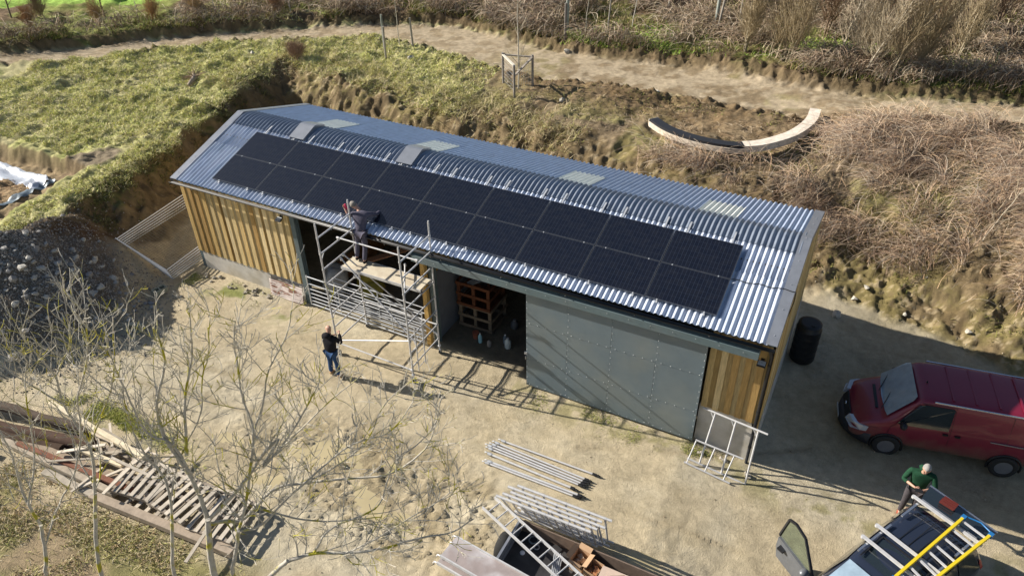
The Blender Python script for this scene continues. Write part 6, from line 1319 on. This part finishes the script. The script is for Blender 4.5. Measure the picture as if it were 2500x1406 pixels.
pallet(8.2, -7.58, 0.13, 0.22, 'weathered pallet at the right end of the lattice', 1.2, 1.15, 6)
pallet(6.4, -7.9, 0.02, 0.06, 'lower pallet half hidden under the lattice', 1.3, 1.0, 5)

for i in range(20):
    cx_, cy_, a_ = random.uniform(3.6, 8.8), random.uniform(-8.3, -7.0), random.gauss(0.1, 0.35); L_ = random.uniform(0.35, 1.0); c_ = random.uniform(0.35, 0.7); z_ = random.uniform(0.22, 0.42)
    if i % 4 == 0: a_ += 1.4
    zc = hz(cx_, cy_) + z_; d_ = Vector((math.cos(a_), math.sin(a_), random.uniform(-.12, .12))) * L_; mb = MB(); mb.col = (c_, c_ * .88, c_ * .72); mb.bar(Vector((cx_, cy_, zc)) - d_, Vector((cx_, cy_, zc)) + d_, random.uniform(.04, .09), 0.03)
    tag(mb.build('batten', MT['woodh']), 'thin weathered batten lying loose on top of the pallets and beams', 'batten', 'loose battens on the timber pile')
# ---------------------------------------------------------------- posts, tree guards, stakes
def post(x, y, h, w, lean, label, group=None, col=(0.34, 0.31, 0.27), name='wooden_post', cat='post'):
    mb = MB(); mb.col = col; z = hz(x, y); mb.tube([(x, y, z - 0.15), (x + lean[0] * .5, y + lean[1] * .5, z + h * .5), (x + lean[0], y + lean[1], z + h)], [w / 2 * 1.05, w / 2, w / 2 * 0.95], 8); return tag(mb.build(name, MT['woodh']), label, cat, group)
def sapling(x, y, h, label, lean=(0, 0), col=(0.50, 0.46, 0.38), nb=16, spread=0.6, r=0.02, group=None, name='sapling', cat='sapling', stems_=1, seed=0, up=0.75, tw=0.5):
    rr = random.Random(seed); z = hz(x, y); e = empty(name, (x, y, z), label, cat, group); mt, mbb = MB(), MB(); mt.col = col; mbb.col = (col[0] * .85, col[1] * .8, col[2] * .72)
    for s in range(stems_):
        a0 = rr.random() * 6.28; so = 0 if stems_ == 1 else 0.25; x0, y0 = x + so * math.cos(a0) * rr.random(), y + so * math.sin(a0) * rr.random(); hh = h * rr.uniform(0.75, 1.1) if stems_ > 1 else h
        lx, ly = lean[0] + (rr.uniform(-.5, .5) * 0.5 * (stems_ > 1)), lean[1] + (rr.uniform(-.5, .5) * .4 * (stems_ > 1))
        n = 8; pts = [Vector((x0 + lx * (i / (n - 1)) ** 1.3 + rr.uniform(-.03, .03), y0 + ly * (i / (n - 1)) ** 1.3, z - .1 + hh * i / (n - 1))) for i in range(n)]
        mt.tube(pts, [r * (1 - 0.75 * i / (n - 1)) for i in range(n)], 6)
        for b in range(nb):
            t = rr.uniform(0.15, 0.97); i = min(int(t * (n - 1)), n - 2); p = pts[i].lerp(pts[i + 1], t * (n - 1) - i); a = rr.random() * 6.28; L_ = spread * (1.15 - t * 0.75) * rr.uniform(.6, 1.2)
            d = Vector((math.cos(a), math.sin(a), rr.uniform(0.5, 1.4) * up / 0.75)).normalized(); q = [p]; 
            for k_ in range(3): q.append(q[-1] + d * L_ / 3); d = (d + Vector((0, 0, 0.18)) + Vector((rr.uniform(-.15, .15), rr.uniform(-.15, .15), 0))).normalized()
            mbb.tube(q, [r * .42, r * .34, r * .26, r * .16], 3, False)
            for k2 in range(2 + int(2 * tw)):
                if rr.random() < tw:
                    j = rr.randint(1, 2); d2 = (d + Vector((rr.uniform(-.8, .8), rr.uniform(-.8, .8), rr.uniform(-.1, .5)))).normalized(); mbb.tube([q[j], q[j] + d2 * L_ * .3, q[j] + d2 * L_ * .5 + Vector((0, 0, .04))], [r * .24, r * .2, r * .12], 3, False)
    mt.build('trunk', MT['bark2'], e, fixn=False); mbb.build('branches', MT['bark2'], e, fixn=False); return e
PG = 'posts around the guarded saplings'
post(-2.52, 14.86, 1.55, 0.10, (0.03, 0), 'nearer weathered post of the left-hand sapling group behind the barn', PG)
post(-3.1, 15.6, 1.6, 0.10, (0, 0.02), 'greenish far post beside the nearer one at left', PG, (0.27, 0.29, 0.26))
post(-1.90, 16.30, 1.35, 0.10, (-0.05, 0), 'post right of the thin sapling in the left-hand group', PG)
sapling(-2.55, 16.1, 3.0, 'thin bare sapling standing between the three weathered posts', (-0.1, 0.1), nb=5, spread=0.25, r=0.026, seed=2)
gd = empty('tree_guard', (4.8, 13.9, hz(4.8, 13.9)), 'three-post timber guard with rails and wire around a slim young tree', 'tree guard')
GP = [(4.15, 14.20), (5.20, 13.20), (5.45, 14.45)]
tops = []
for (x, y) in GP:
    mb = MB(); mb.col = (0.30, 0.27, 0.24); z = hz(x, y); mb.tube([(x, y, z - .1), (x, y, z + 1.35)], 0.055, 8); mb.build('post', MT['woodh'], gd); tops.append(Vector((x, y, z + 1.3)))
zt_ = sum(t.z for t in tops) / 3
for i, c_ in ((0, (0.62, 0.58, 0.50)), (1, (0.34, 0.3, 0.26)), (2, (0.34, 0.3, 0.26))):
    a, b = tops[i], tops[(i + 1) % 3]; mb = MB(); mb.col = c_; dz_ = -0.45 if i == 1 else 0.0; mb.bar(Vector((a.x, a.y, zt_ + dz_)), Vector((b.x, b.y, zt_)), 0.09, 0.05); mb.build('rail', MT['woodh'], gd)
mb = MB()
for i in range(3):
    a, b = tops[i], tops[(i + 1) % 3]
    for k in range(0, 9): 
        p = a.lerp(b, k / 8); mb.tube([(p.x, p.y, zt_ - 1.2), (p.x, p.y, zt_ - 0.05)], 0.003, 3, False)
    for k in range(7): mb.tube([(a.x, a.y, zt_ - 1.1 + k * .16), (b.x, b.y, zt_ - 1.1 + k * .16)], 0.003, 3, False)
mb.build('wire_netting', MT['galv'], gd)
sapling(5.0, 13.98, 5.2, 'slim young tree rising out of the three-post guard', (-0.15, 0.3), nb=22, spread=0.85, r=0.035, seed=4, up=0.9, tw=0.3)
post(4.36, 20.42, 1.7, 0.14, (0.0, 0), 'dark square post beside the greenish one on the far verge', PG, (0.22, 0.20, 0.18))
post(4.15, 21.1, 2.4, 0.17, (0.02, 0.0), 'tall greenish-grey post on the far verge of the track', PG, (0.30, 0.34, 0.31))
sapling(5.0, 21.4, 3.4, 'thin pale sapling right of the two far-verge posts', (0.25, 0.2), nb=8, spread=0.5, r=0.024, seed=8)
post(6.1, 21.6, 2.6, 0.08, (0.15, 0), 'slim brown stake behind the pale sapling on the far verge', PG)
post(10.72, 24.57, 2.6, 0.18, (0.05, 0), 'greenish post in the top right group behind the green patch', PG, (0.32, 0.35, 0.32))
post(10.95, 24.0, 2.7, 0.12, (0.30, 0), 'pale leaning post in front of the greenish one at top right', PG)
post(11.75, 25.1, 2.9, 0.09, (0.05, 0), 'slim stake, rightmost of the top right group', PG)
post(22.88, 22.3, 1.1, 0.05, (0.05, 0), 'thin yellowish stake in the grass at the far right', PG, (0.45, 0.42, 0.2))
SP = [(-25.6, 11.6, 3.6, 0.3), (-25.4, 13.0, 3.8, -0.2), (-20.8, 13.9, 3.2, -0.2), (-18.1, 13.9, 1.3, 0.0), (-16.3, 15.3, 1.0, 0.0), (-14.6, 16.1, 1.5, -.1), (-13.1, 17.5, 1.3, -0.05), (-11.3, 18.4, 1.4, -0.05), (-9.0, 20.2, 1.2, 0), (0.9, 23.6, 1.8, 0.2), (2.4, 24.2, 1.8, 0.1), (6.7, 23.6, 2.0, 0.2), (8.0, 25.6, 2.2, -0.2)]
lbs = ['dark slim tree at the top left corner', 'second dark slim tree at the top left corner', 'dark slim tree leaning over the hedge at upper left', 'pale stem low in the hedge, leftmost', 'short pale stem in the hedge beside a brown shrub', 'pale stem in the hedge left of centre', 'pale forked stem in the hedge', 'slim pale stem above the bend of the track', 'short pale stem at the top beyond the bend', 'pale stem among brambles at top centre', 'slim pale stem just right of top centre', 'pale stem left of the bright green patch', 'pale stem behind the green patch']
for i, ((x, y, h, l), lb) in enumerate(zip(SP, lbs)): sapling(x, y, h, lb, (l, 0.1), (0.20, 0.17, 0.12) if i < 3 else (0.55, 0.52, 0.46), nb=14 if i < 3 else 7, spread=0.8 if i < 3 else 0.5, r=0.05 if i < 3 else 0.032, seed=30 + i, group='saplings and stems along the hedge')
# multi-stemmed young trees on the right
TG = [(12.9, 21.6, 3.6, (0.3, 0.1), 7, 'dense pale multi-stemmed young tree, leftmost of the right-hand thicket'), (14.2, 21.2, 4.0, (0.5, 0.2), 4, 'multi-stemmed birch-like tree second in the thicket'), (14.95, 20.9, 3.9, (0.8, 0.0), 5, 'pale-stemmed tree leaning right, third in the thicket'), (17.0, 23.4, 4.0, (0.6, 0.3), 3, 'slender tree set back in the gap of the thicket'),
      (17.6, 21.2, 4.2, (1.0, 0.2), 7, 'broad leaning multi-stemmed tree nearest the track'), (18.3, 20.5, 4.2, (1.3, 0.1), 6, 'strongly leaning tree at the edge of the dark bank'), (19.2, 20.5, 4.0, (1.2, 0.2), 6, 'leaning clump right of the one nearest the track'), (19.9, 21.6, 3.8, (0.9, 0.4), 5, 'fine-twigged clump behind the leaning ones'), (21.6, 24.0, 4.4, (0.8, 0.0), 6, 'pale fan-shaped tree in front of the dark wood at right'), (24.0, 26.5, 4.6, (0.9, 0.0), 2, 'thin white-stemmed tree at the right edge'), (15.9, 24.6, 4.2, (0.3, 0.3), 5, 'bushy dark tree behind the thicket'), (20.6, 26.2, 4.5, (0.4, 0.3), 5, 'dark bushy tree at the back of the wood'), (11.6, 27.5, 4.0, (0.3, 0.2), 5, 'bushy tree at the top behind the far posts'), (23.0, 28.5, 4.6, (0.2, 0.2), 5, 'dark tree deep in the wood at top right'), (18.4, 27.5, 4.6, (0.2, 0.2), 5, 'dark tree at the top between the leaning clumps'), (26.0, 29.5, 4.6, (0.2, 0.2), 5, 'dark tree in the top right corner')]
for i, (x, y, h, l, st_, lb) in enumerate(TG):
    dk = i > 9
    sapling(x, y, h, lb, l, (0.24, 0.17, 0.12) if dk else random.choice([(0.44, 0.38, 0.27), (0.50, 0.45, 0.36)]), nb=44 if i not in (9, 3) else 18, spread=1.25, r=0.03, seed=60 + i, group='young bare trees of the thicket', name='bare_tree', cat='tree', stems_=st_, up=1.0, tw=0.9)
# fallen bush and dead branch pieces
sapling(23.2, 10.8, 2.3, 'dead pale branch sticking out of the brambles at right', (0.9, 1.1), (0.50, 0.44, 0.34), nb=14, spread=0.9, r=0.022, seed=99, name='dead_branch', cat='branch')
e = empty('root_stump', (-8.7, 8.8, hz(-8.7, 8.8)), 'uprooted grey stump with tangled roots lying on the grass', 'stump'); rr = random.Random(4); mb = MB(); mb.col = (0.34, 0.28, 0.22); c0 = P(-8.7, 8.8, 0.15); mb.tube([c0 + Vector((-.1, .1, .1)), c0, c0 + Vector((0.25, -0.5, 0.0)), c0 + Vector((0.35, -0.75, -.05))], [0.10, 0.13, 0.09, 0.06], 8); mb.build('trunk', MT['woodh'], e); mb = MB(); mb.col = (0.36, 0.27, 0.19)
for k in range(34):
    d = Vector((rr.uniform(-1, 1), rr.uniform(-.6, 1), rr.uniform(-.1, .8))).normalized(); mb.tube([c0, c0 + d * .3, c0 + d * .6 + Vector((rr.uniform(-.2, .2), rr.uniform(-.2, .2), -.05))], [0.025, 0.014, 0.006], 4, False)
mb.build('roots', MT['woodh'], e)

for i, (x, y, h, lb, c_) in enumerate([(-22.6, 10.7, 1.3, 'russet-brown leafless shrub low in the hedge at far upper left', (0.40, 0.27, 0.17)), (-19.6, 12.6, 1.4, 'tan shrub in the hedge between the two short pale stems at upper left', (0.44, 0.33, 0.21)), (-17.2, 14.3, 1.5, 'large russet shrub in the hedge at upper left', (0.45, 0.30, 0.18)), (-15.3, 15.6, 1.5, 'rounded tan shrub beside the forked pale stem', (0.46, 0.36, 0.22)), (-23.8, 12.2, 1.2, 'grey-brown shrub under the dark slim trees', (0.33, 0.27, 0.2)), (-11.8, 18.0, 1.3, 'brown shrub above the bend of the track', (0.36, 0.25, 0.17)), (-6.3, 12.9, 0.8, 'low purplish-brown bramble bush at the corner of the cut bank', (0.33, 0.24, 0.2))]):
    sapling(x, y, h, lb, (0, 0), c_, nb=42, spread=0.75, r=0.016, seed=140 + i, group='shrubs along the hedge', name='shrub', cat='shrub', stems_=6, up=0.8, tw=0.9)
# ---------------------------------------------------------------- near bare trees
TREES = {
 'A': [([(11.52, -10.15, 3.66), (11.47, -10.02, 4.25), (11.48, -9.85, 4.91)], 0.085, 0.07), ([(11.35, -9.77, 4.76), (11.2, -9.67, 5.48), (11.04, -9.67, 5.88), (10.86, -9.67, 6.31), (10.82, -9.6, 6.76), (10.85, -9.54, 7.01), (11.05, -9.33, 7.62), (11.03, -9.29, 7.94), (10.98, -9.28, 8.21)], 0.055, 0.01), ([(11.27, -9.67, 6.12), (11.28, -9.49, 6.79), (11.31, -9.35, 7.22), (11.44, -9.14, 7.78), (11.44, -9.04, 8.19), (11.42, -8.97, 8.42)], 0.035, 0.009), ([(11.36, -9.78, 4.74), (11.73, -9.54, 5.2), (12.04, -9.34, 5.65), (12.35, -9.13, 6.2), (12.65, -8.97, 6.56), (12.32, -9.34, 5.91), (12.67, -9.13, 6.38), (13.01, -8.91, 6.96), (13.21, -8.8, 7.37), (13.38, -8.73, 7.72)], 0.045, 0.009), ([(11.4, -9.8, 4.69), (11.63, -9.63, 4.72), (11.78, -9.54, 4.65), (11.94, -9.37, 4.82), (12.24, -9.08, 5.27), (12.64, -8.83, 5.3), (13.35, -8.41, 5.35), (13.83, -8.13, 5.35), (14.3, -7.76, 5.78), (14.41, -7.57, 6.21), (14.45, -7.4, 6.73)], 0.045, 0.009), ([(12.19, -9.44, 5.13), (12.64, -9.2, 4.85), (12.97, -8.99, 4.71), (13.31, -8.76, 4.67), (13.78, -8.44, 4.66)], 0.025, 0.008), ([(11.2, -9.67, 5.48), (11.01, -9.64, 6.28), (10.72, -9.82, 6.39), (10.64, -9.81, 6.9), (10.6, -9.79, 7.37), (10.57, -9.79, 7.79), (10.6, -9.76, 8.23)], 0.03, 0.008), ([(12.26, -8.81, 5.86), (12.6, -8.52, 6.26), (12.94, -8.23, 6.69), (13.41, -7.87, 7.16)], 0.02, 0.007), ([(12.74, -8.91, 5.43), (13.25, -8.6, 5.79), (13.69, -8.31, 6.27), (13.88, -8.12, 6.96), (14.35, -7.83, 7.44)], 0.022, 0.007)],
 'B': [([(9.51, -10.88, 3.38), (9.53, -10.65, 4.18), (9.57, -10.49, 4.71)], 0.05, 0.045), ([(9.32, -10.39, 4.45), (9.36, -10.23, 4.97), (9.4, -10.11, 5.39), (9.39, -10.03, 5.76), (9.27, -10.01, 6.13), (9.11, -10.0, 6.55), (9.12, -9.9, 7.06), (9.03, -9.91, 7.22), (8.83, -9.95, 7.63), (8.79, -9.92, 7.9)], 0.042, 0.009), ([(9.11, -9.89, 7.06), (9.19, -9.77, 7.27), (9.31, -9.62, 7.49), (9.31, -9.52, 7.79), (9.32, -9.44, 7.94)], 0.02, 0.008), ([(9.36, -10.02, 5.73), (9.67, -9.77, 6.4), (9.94, -9.6, 6.93), (10.09, -9.51, 7.38), (10.2, -9.43, 7.91), (10.31, -9.39, 8.25)], 0.018, 0.007), ([(9.04, -9.97, 6.5), (8.68, -10.06, 6.77), (8.4, -10.13, 6.97), (8.22, -10.14, 7.19), (8.03, -10.16, 7.39)], 0.02, 0.007)],
 'C': [([(9.0, -11.4, 3.75), (9.09, -11.23, 4.21), (9.08, -11.08, 4.81)], 0.045, 0.04), ([(8.89, -11.02, 4.62), (8.73, -10.96, 5.21), (8.71, -10.86, 5.72), (8.69, -10.79, 6.05), (8.63, -10.76, 6.38), (8.52, -10.76, 6.64)], 0.035, 0.009), ([(8.8, -10.99, 5.07), (8.97, -10.69, 5.77), (8.98, -10.52, 6.32), (8.95, -10.4, 6.76), (8.97, -10.26, 7.2), (9.03, -10.13, 7.53)], 0.022, 0.007), ([(9.04, -11.19, 4.32), (9.41, -10.84, 5.24), (9.76, -10.6, 5.79), (10.06, -10.34, 6.65), (10.14, -10.25, 7.32), (10.39, -10.11, 7.78), (10.58, -10.01, 8.29), (10.68, -9.99, 8.61), (10.79, -9.96, 8.96)], 0.022, 0.007)],
 'D': [([(12.09, -10.24, 4.22), (12.22, -10.02, 4.84), (12.26, -9.92, 5.18)], 0.05, 0.045), ([(12.08, -9.81, 4.93), (12.23, -9.6, 5.5), (12.31, -9.41, 6.15), (12.42, -9.23, 6.81), (12.3, -9.21, 7.34), (12.3, -9.14, 7.78), (12.3, -9.07, 8.33), (12.36, -9.0, 8.61)], 0.035, 0.008), ([(12.34, -9.18, 6.72), (12.48, -8.97, 7.21), (12.5, -8.84, 7.63), (12.68, -8.65, 7.98), (12.79, -8.51, 8.29), (12.81, -8.42, 8.54)], 0.022, 0.007), ([(12.08, -9.81, 4.93), (12.44, -9.65, 5.05), (12.76, -9.44, 5.54), (13.27, -9.12, 6.14), (13.66, -8.89, 6.6), (13.92, -8.78, 6.83), (14.38, -8.58, 7.0), (14.68, -8.4, 7.59)], 0.03, 0.007)],
 'E': [([(10.89, -10.44, 3.72), (10.92, -10.26, 4.33), (10.95, -10.11, 4.85)], 0.045, 0.04), ([(10.71, -9.99, 4.56), (10.72, -9.81, 5.25), (10.6, -9.79, 5.59), (10.45, -9.83, 5.79), (10.3, -9.78, 6.38), (10.27, -9.69, 6.9), (10.3, -9.62, 7.24)], 0.032, 0.008), ([(10.04, -9.57, 6.69), (9.76, -9.64, 6.85), (9.54, -9.66, 7.07), (9.25, -9.72, 7.29), (8.92, -9.8, 7.51)], 0.016, 0.006), ([(10.67, -9.89, 4.87), (10.88, -9.66, 5.67), (11.12, -9.49, 6.18), (11.43, -9.29, 6.74), (11.51, -9.2, 7.35), (11.74, -9.07, 7.9), (11.81, -9.04, 8.33)], 0.022, 0.007)],
 'F': [([(12.74, -10.3, 4.41), (12.94, -10.11, 4.75), (13.18, -9.92, 5.02)], 0.055, 0.05), ([(13.1, -9.86, 4.88), (13.46, -9.64, 5.05), (13.88, -9.43, 5.02), (14.35, -9.17, 5.08), (14.81, -8.89, 5.29), (15.27, -8.64, 5.37), (15.54, -8.44, 5.64)], 0.042, 0.008), ([(13.47, -9.65, 5.07), (13.64, -9.43, 5.49), (14.08, -9.12, 5.67), (14.29, -8.94, 5.82), (14.38, -8.73, 6.42), (14.47, -8.6, 6.63), (14.76, -8.37, 6.83), (14.95, -8.15, 7.28)], 0.022, 0.007), ([(13.95, -9.49, 5.14), (14.44, -9.22, 5.51), (14.8, -9.01, 5.88), (15.16, -8.83, 6.19), (15.48, -8.66, 6.55)], 0.018, 0.006)],
}

def near_tree(key, data, label, seed, dens):
    dens *= 1.25; data = [(p_, a_ * 0.78, b_) for p_, a_, b_ in data]; data[0] = (data[0][0], data[0][1], data[1][1])
    rr = random.Random(seed); x, y, _ = data[0][0][0]; e = empty('bare_tree', (x, y, hz(x, y)), label, 'tree', 'bare lichen-speckled trees in the foreground'); tr_, br = MB(), MB()
    def smooth(pts, n=2):
        for _ in range(n):
            q = [pts[0]]
            for a, b in zip(pts[:-1], pts[1:]): q += [a.lerp(b, .25), a.lerp(b, .75)]
            q.append(pts[-1]); pts = q
        return pts
    def grow(p, d, L_, r, lvl, mbx):
        n = 6; q = [p]; c = Vector((rr.uniform(-1, 1), rr.uniform(-1, 1), rr.uniform(0.0, 0.5))) * 0.16
        for i in range(n):
            d = (d + c + Vector((rr.uniform(-.16, .16), rr.uniform(-.16, .16), rr.uniform(-.04, .14)))).normalized(); q.append(q[-1] + d * L_ / n)
        mbx.tube(q, [max(r * (1 - 0.66 * i / n), 0.0046) for i in range(n + 1)], 5 if lvl < 2 else 4, True)
        if lvl < 3:
            for k in range({1: 4, 2: 1}[lvl] if L_ > .25 else 1):
                i = rr.randint(1, n - 1); dd = (q[i + 1] - q[i]).normalized(); s = dd.cross(Vector((rr.uniform(-1, 1), rr.uniform(-1, 1), rr.uniform(-1, 1)))).normalized(); grow(q[i], (dd * 0.75 + s * 0.75 + Vector((0, 0, .12))).normalized(), L_ * rr.uniform(.35, .65), max(r * .55, .0052), lvl + 1, mbx)
        else:
            return
    for j, (pts, r0, r1) in enumerate(data):
        pts = [Vector(p) for p in pts]
        if j == 0: pts = [Vector((pts[0].x + 0.05, pts[0].y - 0.05, hz(pts[0].x, pts[0].y) - .1))] + pts
        ps = smooth(pts); n = len(ps); r = [r0 + (r1 - r0) * (i / (n - 1)) ** 0.8 for i in range(n)]
        if j == 0: r[0] = r0 * 1.25
        (tr_ if j == 0 or r0 > .03 else br).tube([p + Vector((rr.uniform(-.006, .006), rr.uniform(-.006, .006), 0)) for p in ps], r, 8)
        if j:
            tot = sum((b - a).length for a, b in zip(ps[:-1], ps[1:])); m_ = int(tot * dens)
            for k in range(m_):
                t = 0.12 + 0.88 * (k + rr.random()) / m_; i = min(int(t * (n - 1)), n - 2); dd = (ps[i + 1] - ps[i]).normalized(); s = dd.cross(Vector((rr.uniform(-1, 1), rr.uniform(-1, 1), rr.uniform(-1, 1)))).normalized()
                grow(ps[i], (dd * 0.6 + s * 0.85 + Vector((0, 0, .28))).normalized(), rr.uniform(0.35, 1.15) * (1.15 - 0.5 * t), min(max(r[i] * 0.5, 0.0075), 0.014), 1, br)
    tr_.build('trunk', MT['bark'], e, fixn=False); br.build('branches', MT['bark'], e, fixn=False)
near_tree('A', TREES['A'], 'largest foreground tree, its pale trunk forking low at bottom left of centre', 1, 4.6)
near_tree('B', TREES['B'], 'slim foreground tree with a grey stem rising over the old timbers', 2, 4.0)
near_tree('C', TREES['C'], 'leftmost foreground tree with thin curving stems', 3, 4.2)
near_tree('D', TREES['D'], 'foreground tree just right of the largest trunk, with upright stems', 4, 4.2)
near_tree('E', TREES['E'], 'foreground tree whose long stem sweeps up left of the largest trunk', 5, 3.6)
near_tree('F', TREES['F'], 'low foreground tree with a yellow-lichened limb reaching right over the mud', 6, 4.4)
